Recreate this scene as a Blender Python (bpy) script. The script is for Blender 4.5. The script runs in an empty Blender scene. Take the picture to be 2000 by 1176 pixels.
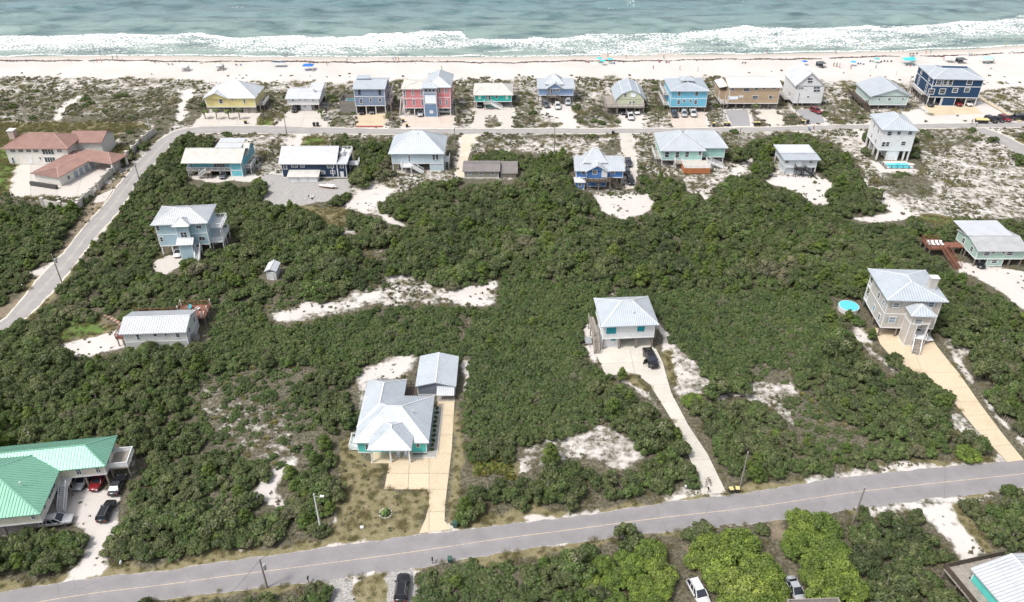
import bpy, bmesh, math, random
import numpy as np
from mathutils import Vector, Matrix
R = math.radians
random.seed(7); rng = np.random.default_rng(7)
scene = bpy.context.scene
col = scene.collection
# ------------------------------------------------------------------ camera
CAMH, FPX, PITCH = 100.0, 1560.0, R(33.6)
CP, SP = math.cos(PITCH), math.sin(PITCH)
cam = bpy.data.cameras.new('camera'); camo = bpy.data.objects.new('camera', cam); col.objects.link(camo)
cam.sensor_width = 36.0; cam.lens = FPX / 2000 * 36.0; cam.clip_start = 1.0; cam.clip_end = 30000
camo.location = (0, 0, CAMH); camo.rotation_euler = (R(90) - PITCH, 0, 0)
scene.camera = camo
# ------------------------------------------------------------------ light
SUN_EL, SUN_AZ = R(58), math.atan2(-0.82, -0.57)      # azimuth of the sun: x, y components
SUNV = Vector((math.cos(SUN_EL) * math.sin(SUN_AZ), math.cos(SUN_EL) * math.cos(SUN_AZ), math.sin(SUN_EL)))
world = bpy.data.worlds.new('World'); scene.world = world; world.use_nodes = True
wn = world.node_tree.nodes; wl = world.node_tree.links
bg = wn['Background']; bg.inputs['Strength'].default_value = 0.15
sky = wn.new('ShaderNodeTexSky'); sky.sky_type = 'NISHITA'; sky.sun_disc = False
sky.sun_elevation = SUN_EL; sky.sun_rotation = SUN_AZ; sky.air_density = 1.0; sky.dust_density = 4.0; sky.ozone_density = 1.0
hs = wn.new('ShaderNodeHueSaturation'); hs.inputs['Saturation'].default_value = 0.38
wl.new(sky.outputs['Color'], hs.inputs['Color']); wl.new(hs.outputs['Color'], bg.inputs['Color'])
sun = bpy.data.lights.new('sun', 'SUN'); sun.energy = 2.2; sun.angle = R(9.0); sun.color = (1.0, 0.95, 0.88)
suno = bpy.data.objects.new('sun', sun); col.objects.link(suno)
suno.rotation_euler = (-SUNV).to_track_quat('-Z', 'Y').to_euler(); suno.location = (0, 0, 150)
scene.view_settings.view_transform = 'Standard'; scene.view_settings.look = 'None'
scene.view_settings.exposure = 0.42; scene.view_settings.gamma = 1.0
scene.cycles.max_bounces = 6; scene.cycles.transparent_max_bounces = 8
scene.cycles.diffuse_bounces = 3; scene.cycles.glossy_bounces = 2; scene.cycles.transmission_bounces = 2
scene.cycles.caustics_reflective = False; scene.cycles.caustics_refractive = False

# ------------------------------------------------------------------ photo pixel <-> place
def G(u, v, z=0.0):
    a = (u - 1000) / FPX; b = -(v - 588) / FPX
    d = Vector((a, CP + b * SP, -SP + b * CP)); t = (z - CAMH) / d.z
    return Vector((d.x * t, d.y * t, z))
def ray(u, v):
    a = (u - 1000) / FPX; b = -(v - 588) / FPX
    return Vector((a, CP + b * SP, -SP + b * CP))
def proj(x, y, z):
    dz = z - CAMH; dep = np.maximum(y * CP - dz * SP, 1.0)
    return 1000 + FPX * x / dep, 588 - FPX * (y * SP + dz * CP) / dep

# ------------------------------------------------------------------ object helpers
def tag(o, label=None, cat=None, group=None, kind=None):
    if label: o['label'] = label
    if cat: o['category'] = cat
    if group: o['group'] = group
    if kind: o['kind'] = kind
    return o
def empty(name, loc=(0, 0, 0), rz=0.0, label=None, cat=None, group=None):
    o = bpy.data.objects.new(name, None); col.objects.link(o); o.location = loc; o.rotation_euler = (0, 0, rz)
    o.empty_display_size = 0.3
    return tag(o, label, cat, group)
class MB:
    """collects faces, builds one mesh object"""
    def __init__(s): s.v = []; s.f = []; s.uv = None
    def poly(s, pts):
        n = len(s.v); s.v += [tuple(p) for p in pts]; s.f.append(tuple(range(n, n + len(pts)))); return s
    def mesh(s, verts, faces):
        n = len(s.v); s.v += [tuple(p) for p in verts]; s.f += [tuple(i + n for i in q) for q in faces]; return s
    def box(s, x0, x1, y0, y1, z0, z1):
        if x0 > x1: x0, x1 = x1, x0
        if y0 > y1: y0, y1 = y1, y0
        if z0 > z1: z0, z1 = z1, z0
        return s.mesh([(x0,y0,z0),(x1,y0,z0),(x1,y1,z0),(x0,y1,z0),(x0,y0,z1),(x1,y0,z1),(x1,y1,z1),(x0,y1,z1)],
               [(0,3,2,1),(4,5,6,7),(0,1,5,4),(1,2,6,5),(2,3,7,6),(3,0,4,7)])
    def bar(s, a, b, w, h=None, up=(0, 0, 1)):
        h = h or w; a = Vector(a); b = Vector(b); d = (b - a)
        if d.length < 1e-6: return s
        d.normalize(); upv = Vector(up)
        if abs(d.dot(upv)) > 0.98: upv = Vector((0, 1, 0))
        sx = d.cross(upv).normalized() * (w / 2); sz = sx.cross(d).normalized() * (h / 2)
        vs = [p + q for p in (a, b) for q in (-sx - sz, sx - sz, sx + sz, -sx + sz)]
        return s.mesh(vs, [(0,1,2,3),(7,6,5,4),(0,4,5,1),(1,5,6,2),(2,6,7,3),(3,7,4,0)])
    def cyl(s, a, b, r0, r1=None, n=8):
        r1 = r0 if r1 is None else r1; a = Vector(a); b = Vector(b); d = (b - a).normalized()
        t = Vector((1, 0, 0)) if abs(d.x) < 0.9 else Vector((0, 1, 0))
        u = d.cross(t).normalized(); w = d.cross(u)
        vs = []
        for c, r in ((a, r0), (b, r1)):
            for k in range(n):
                an = 2 * math.pi * k / n; vs.append(c + u * (r * math.cos(an)) + w * (r * math.sin(an)))
        fs = [(k, (k + 1) % n, n + (k + 1) % n, n + k) for k in range(n)]
        return s.mesh(vs, fs + [tuple(range(n - 1, -1, -1)), tuple(range(n, 2 * n))])
    def build(s, name, mat, parent=None, smooth=False):
        me = bpy.data.meshes.new(name); me.from_pydata(s.v, [], s.f); me.update()
        bm = bmesh.new(); bm.from_mesh(me); bmesh.ops.recalc_face_normals(bm, faces=bm.faces[:]); bm.to_mesh(me); bm.free()
        if mat: me.materials.append(mat)
        if smooth: me.polygons.foreach_set('use_smooth', [True] * len(me.polygons))
        o = bpy.data.objects.new(name, me); col.objects.link(o)
        if parent: o.parent = parent
        return o
def copy_tree(o, parent=None):
    c = o.copy(); col.objects.link(c); c.parent = parent
    for ch in o.children: copy_tree(ch, c)
    return c
def np_mesh(name, verts, faces, mat, attrs=None, smooth=False):
    """numpy verts (n,3), faces (m,k) all of one size"""
    me = bpy.data.meshes.new(name); nv = len(verts); nf, k = faces.shape
    me.vertices.add(nv); me.vertices.foreach_set('co', np.asarray(verts, np.float32).ravel())
    me.loops.add(nf * k); me.loops.foreach_set('vertex_index', faces.astype(np.int32).ravel())
    me.polygons.add(nf); me.polygons.foreach_set('loop_start', np.arange(0, nf * k, k, dtype=np.int32))
    me.polygons.foreach_set('loop_total', np.full(nf, k, np.int32))
    if smooth: me.polygons.foreach_set('use_smooth', np.ones(nf, bool))
    for an, av in (attrs or {}).items():
        a = me.attributes.new(an, 'FLOAT', 'POINT'); a.data.foreach_set('value', np.asarray(av, np.float32).ravel())
    me.update(); me.validate()
    if mat: me.materials.append(mat)
    return me

# ------------------------------------------------------------------ materials
MATS = {}
class NT:
    def __init__(s, name):
        s.m = bpy.data.materials.new(name); s.m.use_nodes = True; s.t = s.m.node_tree; s.n = s.t.nodes
        s.b = s.n['Principled BSDF']; s.out = s.n['Material Output']
    def node(s, t, **kw):
        q = s.n.new(t)
        for k, v in kw.items(): setattr(q, k, v)
        return q
    def link(s, a, b): s.t.links.new(a, b)
    def coord(s, which='Object'): return s.node('ShaderNodeTexCoord').outputs[which]
    def pos(s): return s.node('ShaderNodeNewGeometry').outputs['Position']
    def noise(s, vec, scale, detail=3, rough=0.55, stretch=None):
        if stretch:
            mp = s.node('ShaderNodeMapping'); mp.inputs['Scale'].default_value = stretch; s.link(vec, mp.inputs['Vector']); vec = mp.outputs['Vector']
        q = s.node('ShaderNodeTexNoise'); q.inputs['Scale'].default_value = scale; q.inputs['Detail'].default_value = detail
        q.inputs['Roughness'].default_value = rough; s.link(vec, q.inputs['Vector']); return q.outputs['Fac']
    def ramp(s, fac, stops):
        q = s.node('ShaderNodeValToRGB'); e = q.color_ramp.elements
        while len(e) < len(stops): e.new(0.5)
        for k, (p_, c) in enumerate(stops):
            e[k].position = p_; e[k].color = (c, c, c, 1) if not hasattr(c, '__len__') else (*c[:3], 1)
        s.link(fac, q.inputs['Fac']); return q.outputs['Color']
    def mix(s, fac, a, b, mode='MIX'):
        q = s.node('ShaderNodeMix', data_type='RGBA', blend_type=mode); q.clamp_factor = True
        for inp, val in ((q.inputs['Factor'], fac), (q.inputs['A'], a), (q.inputs['B'], b)):
            if hasattr(val, 'is_linked') or hasattr(val, 'links'): s.link(val, inp)
            elif hasattr(val, '__len__'): inp.default_value = (*val[:3], 1)
            else: inp.default_value = val
        return q.outputs['Result']
    def math(s, op, a, b=None, clamp=False):
        q = s.node('ShaderNodeMath', operation=op); q.use_clamp = clamp
        for i, val in enumerate((a, b)):
            if val is None: continue
            if hasattr(val, 'links'): s.link(val, q.inputs[i])
            else: q.inputs[i].default_value = val
        return q.outputs[0]
    def attr(s, name): return s.node('ShaderNodeAttribute', attribute_name=name).outputs['Fac']
    def bump(s, h, strength=0.3, dist=0.05):
        q = s.node('ShaderNodeBump'); q.inputs['Strength'].default_value = strength; q.inputs['Distance'].default_value = dist
        s.link(h, q.inputs['Height']); s.link(q.outputs['Normal'], s.b.inputs['Normal'])
    def color(s, c):
        if hasattr(c, 'links'): s.link(c, s.b.inputs['Base Color'])
        else: s.b.inputs['Base Color'].default_value = (*c[:3], 1)
    def set(s, **kw):
        for k, v in kw.items(): s.b.inputs[k.replace('_', ' ')].default_value = v
def srgb(h):
    h = h.lstrip('#'); c = [int(h[i:i + 2], 16) / 255 for i in (0, 2, 4)]
    return tuple(x / 12.92 if x <= 0.04045 else ((x + 0.055) / 1.055) ** 2.4 for x in c)
def paint(name, c, rough=0.6, metallic=0.0, wear=0.12, scale=1.2, spec=0.4):
    """painted or plain surface with slight blotchy variation and streaks"""
    if name in MATS: return MATS[name]
    t = NT(name); co = t.pos()
    f = t.noise(co, scale, 4); g = t.noise(co, scale * 4, 2, stretch=(1, 1, 0.18))
    k = t.math('ADD', t.math('MULTIPLY', f, 0.6), t.math('MULTIPLY', g, 0.4))
    dark = tuple(x * (1 - 1.6 * wear) for x in c); lite = tuple(min(x * (1 + 0.7 * wear), 0.92) for x in c)
    t.color(t.ramp(k, [(0.3, dark), (0.5, c), (0.72, lite)])); t.set(Roughness=rough, Metallic=metallic)
    t.b.inputs['Specular IOR Level'].default_value = spec
    MATS[name] = t.m; return t.m
def siding(name, c, board=0.18):
    """horizontal lap siding: fine relief every board height"""
    if name in MATS: return MATS[name]
    t = NT(name); co = t.pos(); sep = t.node('ShaderNodeSeparateXYZ'); t.link(co, sep.inputs[0])
    saw = t.math('FRACT', t.math('DIVIDE', sep.outputs['Z'], board))
    f = t.noise(co, 0.8, 4); g = t.noise(co, 5, 2, stretch=(1, 1, 0.15))
    k = t.math('ADD', t.math('MULTIPLY', f, 0.6), t.math('MULTIPLY', g, 0.4))
    dark = tuple(x * 0.80 for x in c); lite = tuple(min(x * 1.06, 0.9) for x in c)
    t.color(t.ramp(k, [(0.28, dark), (0.5, c), (0.72, lite)])); t.set(Roughness=0.62)
    t.bump(saw, 0.5, 0.03); MATS[name] = t.m; return t.m
def metal_roof(name, c, rough=0.42, metallic=0.25):
    if name in MATS: return MATS[name]
    t = NT(name); co = t.coord(); f = t.noise(co, 0.35, 4); g = t.noise(co, 2.5, 3)
    k = t.math('ADD', t.math('MULTIPLY', f, 0.6), t.math('MULTIPLY', g, 0.4))
    dark = tuple(x * 0.84 for x in c); lite = tuple(min(x * 1.07, 0.9) for x in c)
    t.color(t.ramp(k, [(0.3, dark), (0.5, c), (0.7, lite)])); t.set(Roughness=rough, Metallic=metallic)
    t.bump(g, 0.12, 0.02); MATS[name] = t.m; return t.m
def shingle(name, c):
    if name in MATS: return MATS[name]
    t = NT(name); co = t.coord(); f = t.noise(co, 0.5, 4); g = t.noise(co, 9, 2)
    k = t.math('ADD', t.math('MULTIPLY', f, 0.45), t.math('MULTIPLY', g, 0.55))
    t.color(t.ramp(k, [(0.3, tuple(x * 0.72 for x in c)), (0.5, c), (0.72, tuple(min(1, x * 1.25) for x in c))])); t.set(Roughness=0.9)
    t.bump(g, 0.4, 0.03); MATS[name] = t.m; return t.m
def concrete(name, c, stain=(0.45, 0.36, 0.25), stain_amt=0.35):
    if name in MATS: return MATS[name]
    t = NT(name); co = t.pos(); f = t.noise(co, 0.22, 5, 0.6); g = t.noise(co, 3.0, 4); h = t.noise(co, 14, 2)
    base = t.ramp(g, [(0.3, tuple(x * 0.86 for x in c)), (0.55, c), (0.75, tuple(min(x * 1.08, 0.9) for x in c))])
    s = t.ramp(f, [(0.5, 0.0), (0.72, stain_amt)])
    cc = t.mix(s, base, stain); oi = t.node('ShaderNodeObjectInfo').outputs['Random']
    t.color(t.mix(1.0, cc, t.ramp(oi, [(0, 0.9), (1, 1.0)]), 'MULTIPLY')); t.set(Roughness=0.85); t.bump(h, 0.25, 0.01)
    MATS[name] = t.m; return t.m
def wood(name, c, along='X'):
    if name in MATS: return MATS[name]
    t = NT(name); co = t.coord(); f = t.noise(co, 1.2, 3); g = t.noise(co, 6, 3, stretch=(0.3, 6, 1))
    k = t.math('ADD', t.math('MULTIPLY', f, 0.5), t.math('MULTIPLY', g, 0.5))
    t.color(t.ramp(k, [(0.3, tuple(x * 0.6 for x in c)), (0.5, c), (0.7, tuple(min(1, x * 1.3) for x in c))])); t.set(Roughness=0.85)
    t.bump(g, 0.3, 0.02); MATS[name] = t.m; return t.m
def glass(name='window_glass', c=(0.03, 0.04, 0.05)):
    if name in MATS: return MATS[name]
    t = NT(name); oi = t.node('ShaderNodeObjectInfo').outputs['Random']
    t.color(t.mix(oi, c, tuple(x * 2.2 for x in c))); t.set(Roughness=0.06); t.b.inputs['Specular IOR Level'].default_value = 0.7
    MATS[name] = t.m; return t.m

# ------------------------------------------------------------------ smooth value noise in numpy
class VN:
    def __init__(s, seed): s.t = np.random.default_rng(seed).random((256, 256))
    def __call__(s, x, y):
        xi = np.floor(x).astype(int); yi = np.floor(y).astype(int); fx = x - xi; fy = y - yi
        fx = fx * fx * (3 - 2 * fx); fy = fy * fy * (3 - 2 * fy)
        a = s.t[xi % 256, yi % 256]; b = s.t[(xi + 1) % 256, yi % 256]; c = s.t[xi % 256, (yi + 1) % 256]; d = s.t[(xi + 1) % 256, (yi + 1) % 256]
        return (a * (1 - fx) + b * fx) * (1 - fy) + (c * (1 - fx) + d * fx) * fy
vn1, vn2, vn3 = VN(1), VN(2), VN(3)
def fbm(n, x, y, o=3):
    r = 0; a = 0.5; tot = 0
    for k in range(o): r = r + a * n(x * 2 ** k + 17 * k, y * 2 ** k + 31 * k); tot += a; a *= 0.5
    return r / tot
# ------------------------------------------------------------------ land cover, traced on the photograph (pixels -> ground)
SAND, TALL, LOW, SCRUB, SPARSE, LAWN, HARD, GRAVEL, OAKS, DIRT, HEATH, GREEN, MIXED, DEAD = range(14)
ZI = np.full((588, 1000), TALL, np.int8)
def inpoly(pts, uu, vv):
    ins = np.zeros(uu.shape, bool); n = len(pts)
    for i in range(n):
        x0, y0 = pts[i]; x1, y1 = pts[(i + 1) % n]
        if y0 == y1: continue
        c = ((y0 > vv) != (y1 > vv)) & (uu < (x1 - x0) * (vv - y0) / (y1 - y0) + x0)
        ins ^= c
    return ins
def zone(code, *pts):
    p_ = np.array(pts, float); u0, u1 = max(0, int(p_[:, 0].min() / 2)), min(999, int(p_[:, 0].max() / 2) + 1)
    v0, v1 = max(0, int(p_[:, 1].min() / 2)), min(587, int(p_[:, 1].max() / 2) + 1)
    vv, uu = np.mgrid[v0:v1 + 1, u0:u1 + 1]
    m = inpoly(pts, uu * 2.0, vv * 2.0); ZI[v0:v1 + 1, u0:u1 + 1][m] = code
def zrect(code, x0, y0, x1, y1): zone(code, (x0, y0), (x1, y0), (x1, y1), (x0, y1))
# beach and dune row
zone(SPARSE, (0, 130), (2000, 130), (2000, 262), (1000, 262), (0, 262))
zone(SAND, (0, 0), (2000, 0), (2000, 160), (1850, 158), (1500, 156), (1000, 155), (500, 160), (380, 160), (300, 152), (0, 148))
zone(SCRUB, (0, 185), (60, 178), (190, 178), (330, 172), (365, 190), (350, 225), (330, 240), (300, 262), (0, 262))
zone(HEATH, (0, 238), (150, 228), (250, 222), (340, 210), (345, 235), (325, 258), (290, 262), (0, 262))
zone(SAND, (352, 200), (362, 178), (378, 175), (368, 205), (378, 218), (340, 245), (350, 225))          # beach path
for q in ((100, 195, 118, 152), ):
    zone(SAND, (100, 250), (115, 215), (140, 195), (150, 185), (158, 187), (125, 215), (110, 250))
zone(HEATH, (358, 195), (400, 185), (405, 210), (398, 245), (345, 247), (365, 220))
zone(GREEN, (495, 232), (520, 222), (535, 232), (530, 246), (495, 245))
for a in ((512, 180, 560, 230), (640, 170, 690, 200), (640, 220, 695, 250), (765, 170, 785, 250), (885, 165, 925, 215), (1000, 180, 1045, 250),
          (1120, 185, 1145, 248), (1140, 205, 1210, 250), (1250, 160, 1300, 230), (1370, 160, 1405, 245), (1520, 160, 1535, 215), (1660, 165, 1690, 215), (1600, 205, 1700, 240)):
    zrect(SCRUB, *a)
for a in ((560, 168, 640, 178), (900, 152, 960, 166), (1000, 150, 1040, 170), (1125, 150, 1200, 165), (1240, 155, 1262, 172), (1370, 148, 1410, 160)):
    zrect(SPARSE, *a)
zone(SCRUB, (1770, 200), (1800, 200), (1815, 225), (1808, 240), (1770, 240))
zone(SAND, (1905, 165), (2000, 160), (2000, 168), (1940, 175), (1908, 180))
zone(SPARSE, (1905, 182), (2000, 172), (2000, 235), (1960, 235), (1920, 205))
zone(SAND, (1900, 205), (1925, 198), (1990, 236), (1900, 238))
zone(SAND, (1800, 215), (1815, 226), (1960, 226), (1960, 243), (1690, 243), (1700, 232))
# aprons of the beach row
for a in (((375, 248), (398, 222), (500, 220), (502, 245)), ((541, 246), (566, 217), (630, 217), (640, 247)), ((695, 250), (700, 222), (755, 222), (752, 250)),
          ((785, 249), (788, 226), (885, 226), (884, 250)), ((924, 251), (926, 212), (1002, 210), (998, 251)), ((1055, 210), (1120, 205), (1126, 249), (1100, 250), (1090, 230), (1050, 215)),
          ((1204, 220), (1255, 218), (1250, 249), (1215, 249)), ((1308, 222), (1378, 220), (1382, 248), (1320, 249)), ((1416, 216), (1462, 214), (1466, 246), (1430, 247)),
          ((1470, 216), (1515, 214), (1532, 243), (1500, 245)), ((1550, 214), (1600, 212), (1612, 241), (1580, 242)), ((1800, 210), (1905, 206), (1922, 226), (1826, 226))):
    zone(HARD, *a)
zone(SCRUB, (948, 226), (977, 226), (978, 249), (948, 249))
zone(HEATH, (1463, 214), (1473, 215), (1497, 246), (1468, 246)); zone(HEATH, (1523, 226), (1555, 225), (1568, 241), (1535, 244))
# second row
zone(SPARSE, (385, 262), (1690, 256), (1690, 345), (1480, 345), (1280, 345), (900, 345), (760, 345), (500, 350), (410, 290))
zone(TALL, (335, 275), (365, 264), (408, 270), (412, 288), (360, 298), (350, 335), (365, 350), (440, 360), (470, 372), (505, 370), (505, 400), (240, 410))
zone(SCRUB, (400, 258), (575, 260), (575, 266), (400, 268)); zone(SCRUB, (500, 285), (560, 270), (545, 300), (520, 330), (500, 340))
zone(GREEN, (592, 265), (640, 264), (640, 282), (585, 283))
zone(HARD, (572, 262), (596, 262), (585, 284), (565, 284))
zone(TALL, (640, 275), (765, 272), (765, 335), (740, 345), (690, 345), (690, 290)); zone(SCRUB, (640, 263), (765, 262), (765, 274), (640, 276))
zone(HEATH, (872, 265), (897, 265), (895, 335), (872, 340)); zone(HARD, (900, 262), (938, 262), (915, 300), (905, 345), (888, 352), (893, 310))
zone(SCRUB, (940, 262), (1195, 262), (1195, 268), (1000, 275), (920, 292)); zone(TALL, (918, 300), (975, 296), (1120, 305), (1125, 370), (1010, 370), (1010, 325), (975, 318), (918, 316))
zone(HEATH, (1170, 285), (1215, 270), (1215, 300), (1178, 304)); zone(HARD, (1212, 262), (1236, 262), (1240, 320), (1242, 370), (1215, 365))
zone(SCRUB, (1236, 264), (1275, 264), (1280, 330), (1245, 335)); zone(SCRUB, (1405, 262), (1480, 260), (1450, 290), (1440, 315), (1410, 312))
zone(TALL, (1438, 300), (1480, 268), (1560, 260), (1610, 275), (1660, 305), (1690, 345), (1680, 352), (1605, 348), (1600, 300), (1500, 310), (1505, 335), (1470, 335))
zone(HARD, (1670, 255), (1690, 254), (1690, 290), (1680, 290))
zone(SPARSE, (1610, 260), (1672, 258), (1688, 300), (1740, 330), (1800, 330), (1780, 255), (1905, 252), (1960, 280), (2000, 315), (2000, 430), (1850, 425), (1760, 420), (1700, 370), (1660, 310))
zone(SCRUB, (1790, 252), (1900, 250), (1910, 275), (1830, 300), (1795, 290)); zone(SCRUB, (1690, 340), (1740, 335), (1830, 345), (1820, 385), (1750, 385), (1700, 360))
zone(HEATH, (1730, 345), (1800, 340), (1815, 370), (1760, 378)); zone(SAND, (1690, 340), (1700, 375), (1760, 400), (1785, 420), (1760, 435), (1720, 440), (1660, 432), (1655, 422), (1740, 415), (1700, 390), (1680, 350))
zone(GREEN, (1790, 418), (1850, 420), (1880, 432), (1860, 442), (1800, 438))
# sand and yards among the thicket
zone(GRAVEL, (512, 345), (545, 340), (600, 352), (690, 352), (690, 372), (630, 394), (560, 402), (508, 396), (515, 370))
zone(SPARSE, (685, 355), (760, 338), (895, 342), (892, 352), (830, 360), (785, 380), (745, 400), (800, 438), (795, 450), (735, 428), (690, 415), (672, 405))
zone(SAND, (690, 372), (740, 362), (770, 372), (745, 395), (738, 408), (700, 412), (678, 405)); zone(SAND, (738, 405), (752, 415), (798, 438), (795, 448), (745, 428))
zone(LAWN, (575, 400), (672, 404), (685, 425), (680, 445), (645, 450), (610, 425)); zone(SPARSE, (655, 445), (700, 440), (705, 462), (665, 470))
zone(DEAD, (700, 475), (760, 478), (770, 500), (710, 505))
zone(SPARSE, (500, 578), (545, 572), (640, 592), (660, 580), (720, 545), (800, 520), (850, 545), (880, 555), (985, 540), (970, 600), (860, 600), (760, 600), (690, 610), (560, 635), (520, 630))
zone(SAND, (575, 588), (640, 590), (655, 586), (655, 608), (600, 612), (545, 628), (535, 618), (585, 605)); zone(SAND, (695, 578), (738, 568), (750, 582), (700, 590)); zone(SAND, (858, 572), (900, 560), (978, 546), (955, 572), (935, 598), (880, 590))
zone(MIXED, (505, 580), (575, 575), (585, 600), (530, 612)); zone(DEAD, (712, 545), (755, 540), (755, 565), (712, 568))
zone(SPARSE, (895, 612), (912, 612), (915, 665), (895, 660)); zone(DEAD, (515, 708), (610, 700), (600, 735), (520, 740)); 
zone(SPARSE, (690, 755), (700, 715), (760, 690), (830, 690), (815, 735), (740, 745), (720, 800), (695, 840), (688, 800)); zone(SAND, (705, 740), (725, 715), (800, 692), (812, 705), (770, 735), (720, 745), (702, 780))
zone(SAND, (893, 698), (918, 695), (915, 760), (893, 790))
zone(MIXED, (380, 735), (500, 700), (600, 745), (630, 850), (600, 905), (470, 920), (400, 860), (350, 790)); zone(MIXED, (1480, 690), (1560, 745), (1640, 815), (1710, 850), (1690, 875), (1600, 870), (1500, 800), (1440, 745)); zone(DEAD, (390, 760), (470, 770), (560, 800), (590, 860), (560, 905), (480, 900), (440, 850), (380, 800)); zone(MIXED, (380, 950), (450, 940), (450, 1000), (380, 1010))
zone(SAND, (485, 965), (520, 928), (565, 898), (590, 900), (560, 930), (548, 958), (572, 985), (570, 1004), (545, 1000), (500, 985)); zone(SPARSE, (560, 900), (600, 880), (590, 905))
zone(LAWN, (655, 860), (690, 840), (700, 880), (760, 900), (751, 955), (836, 952), (840, 985), (828, 1020), (820, 1040), (700, 1053), (628, 1062), (642, 1000), (650, 930)); zone(SPARSE, (650, 925), (668, 915), (660, 970), (650, 1030), (632, 1042), (645, 985))
zone(LAWN, (884, 800), (905, 780), (910, 850), (905, 1010), (895, 1032), (868, 1020), (870, 985))
zone(SPARSE, (1010, 862), (1060, 850), (1120, 848), (1150, 825), (1175, 812), (1235, 845), (1278, 880), (1240, 918), (1195, 922), (1150, 905), (1100, 905), (1030, 935), (1008, 935)); zone(SCRUB, (1015, 862), (1075, 850), (1110, 880), (1090, 912), (1030, 925))
zone(GREEN, (920, 890), (1005, 888), (1012, 930), (920, 935)); zone(SPARSE, (905, 930), (960, 935), (950, 948), (905, 950))
zone(SAND, (1140, 622), (1165, 622), (1176, 690), (1184, 735), (1160, 712), (1142, 700)); zone(SAND, (1185, 555), (1203, 553), (1203, 582), (1188, 582)); zone(SAND, (1278, 615), (1295, 625), (1320, 680), (1315, 700), (1285, 690))
zone(SPARSE, (1292, 690), (1330, 680), (1375, 720), (1410, 755), (1380, 775), (1345, 800), (1330, 790), (1305, 740)); zone(LAWN, (1290, 690), (1310, 690), (1325, 750), (1310, 760)); zone(SPARSE, (1195, 735), (1245, 733), (1272, 755), (1300, 800), (1315, 830), (1285, 812), (1245, 775))
zone(LAWN, (1195, 733), (1245, 730), (1272, 755), (1262, 765), (1230, 748))
zone(SPARSE, (1380, 782), (1430, 765), (1475, 740), (1560, 748), (1565, 775), (1520, 770), (1555, 815), (1545, 832), (1495, 795), (1430, 785), (1400, 800)); zone(SAND, (1390, 785), (1420, 768), (1450, 772), (1400, 795))
zone(DEAD, (1630, 820), (1690, 822), (1680, 860), (1640, 850)); zone(DEAD, (1515, 670), (1540, 670), (1560, 735), (1525, 745))
zone(SPARSE, (1652, 640), (1690, 630), (1722, 690), (1775, 735), (1740, 735), (1690, 690)); zone(SAND, (1655, 648), (1685, 638), (1700, 668), (1670, 672)); zone(SPARSE, (1820, 645), (1845, 650), (1900, 680), (1925, 700), (1880, 705), (1845, 690)); zone(SAND, (1840, 690), (1870, 695), (1950, 800), (2000, 855), (2000, 880), (1920, 790), (1880, 735))
zone(SPARSE, (1850, 810), (1880, 800), (1965, 890), (1990, 905), (1900, 915), (1940, 890), (1900, 850), (1858, 840)); 
zone(SAND, (1360, 392), (1380, 365), (1430, 330), (1455, 305), (1480, 305), (1470, 325), (1420, 350), (1388, 390)); zone(SPARSE, (1330, 330), (1440, 325), (1420, 352), (1385, 385), (1350, 380), (1330, 370)); zone(SAND, (1155, 380), (1200, 365), (1260, 370), (1285, 395), (1262, 420), (1215, 433), (1160, 408))
zone(SCRUB, (1120, 355), (1245, 350), (1250, 380), (1150, 382)); zone(SAND, (1485, 350), (1510, 345), (1600, 345), (1640, 360), (1612, 372), (1622, 402), (1590, 402), (1560, 378), (1510, 365))
zone(SAND, (1322, 468), (1332, 466), (1332, 500), (1325, 500)); zone(SAND, (1855, 505), (1890, 510), (2000, 528), (2000, 608), (1960, 575), (1900, 545), (1870, 535))
# left side: mansion grounds, lanes
zone(LAWN, (0, 240), (270, 240), (300, 250), (250, 290), (190, 370), (150, 400), (90, 400), (0, 395)); zone(GREEN, (0, 290), (30, 292), (40, 320), (40, 360), (0, 372)); zone(GREEN, (190, 255), (235, 255), (225, 268), (195, 268)); zone(HEATH, (225, 262), (285, 250), (280, 275), (240, 290))
zone(HARD, (20, 345), (38, 320), (200, 315), (235, 330), (190, 372), (160, 384), (40, 384), (18, 375)); zone(HEATH, (0, 380), (18, 378), (40, 386), (150, 388), (140, 400), (0, 398))
zone(DIRT, (155, 412), (200, 360), (285, 285), (300, 275), (290, 295), (225, 368), (165, 440), (110, 510), (95, 505)); zone(SPARSE, (195, 350), (280, 290), (285, 300), (215, 362))
zone(DIRT, (0, 598), (50, 560), (98, 510), (105, 512), (70, 545), (24, 604), (0, 628)); zone(SAND, (50, 530), (95, 512), (100, 517), (62, 545))
zone(GREEN, (110, 625), (160, 615), (220, 620), (238, 650), (190, 655), (108, 668)); zone(DIRT, (165, 608), (200, 605), (245, 625), (240, 640)); zone(SAND, (105, 672), (180, 655), (242, 640), (245, 680), (230, 690), (180, 700), (120, 690)); zone(SPARSE, (383, 630), (412, 628), (412, 668), (388, 672))
zone(SAND, (290, 520), (330, 500), (365, 500), (345, 525), (320, 545)); zone(HARD, (300, 512), (330, 498), (365, 498), (340, 530))
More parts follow.
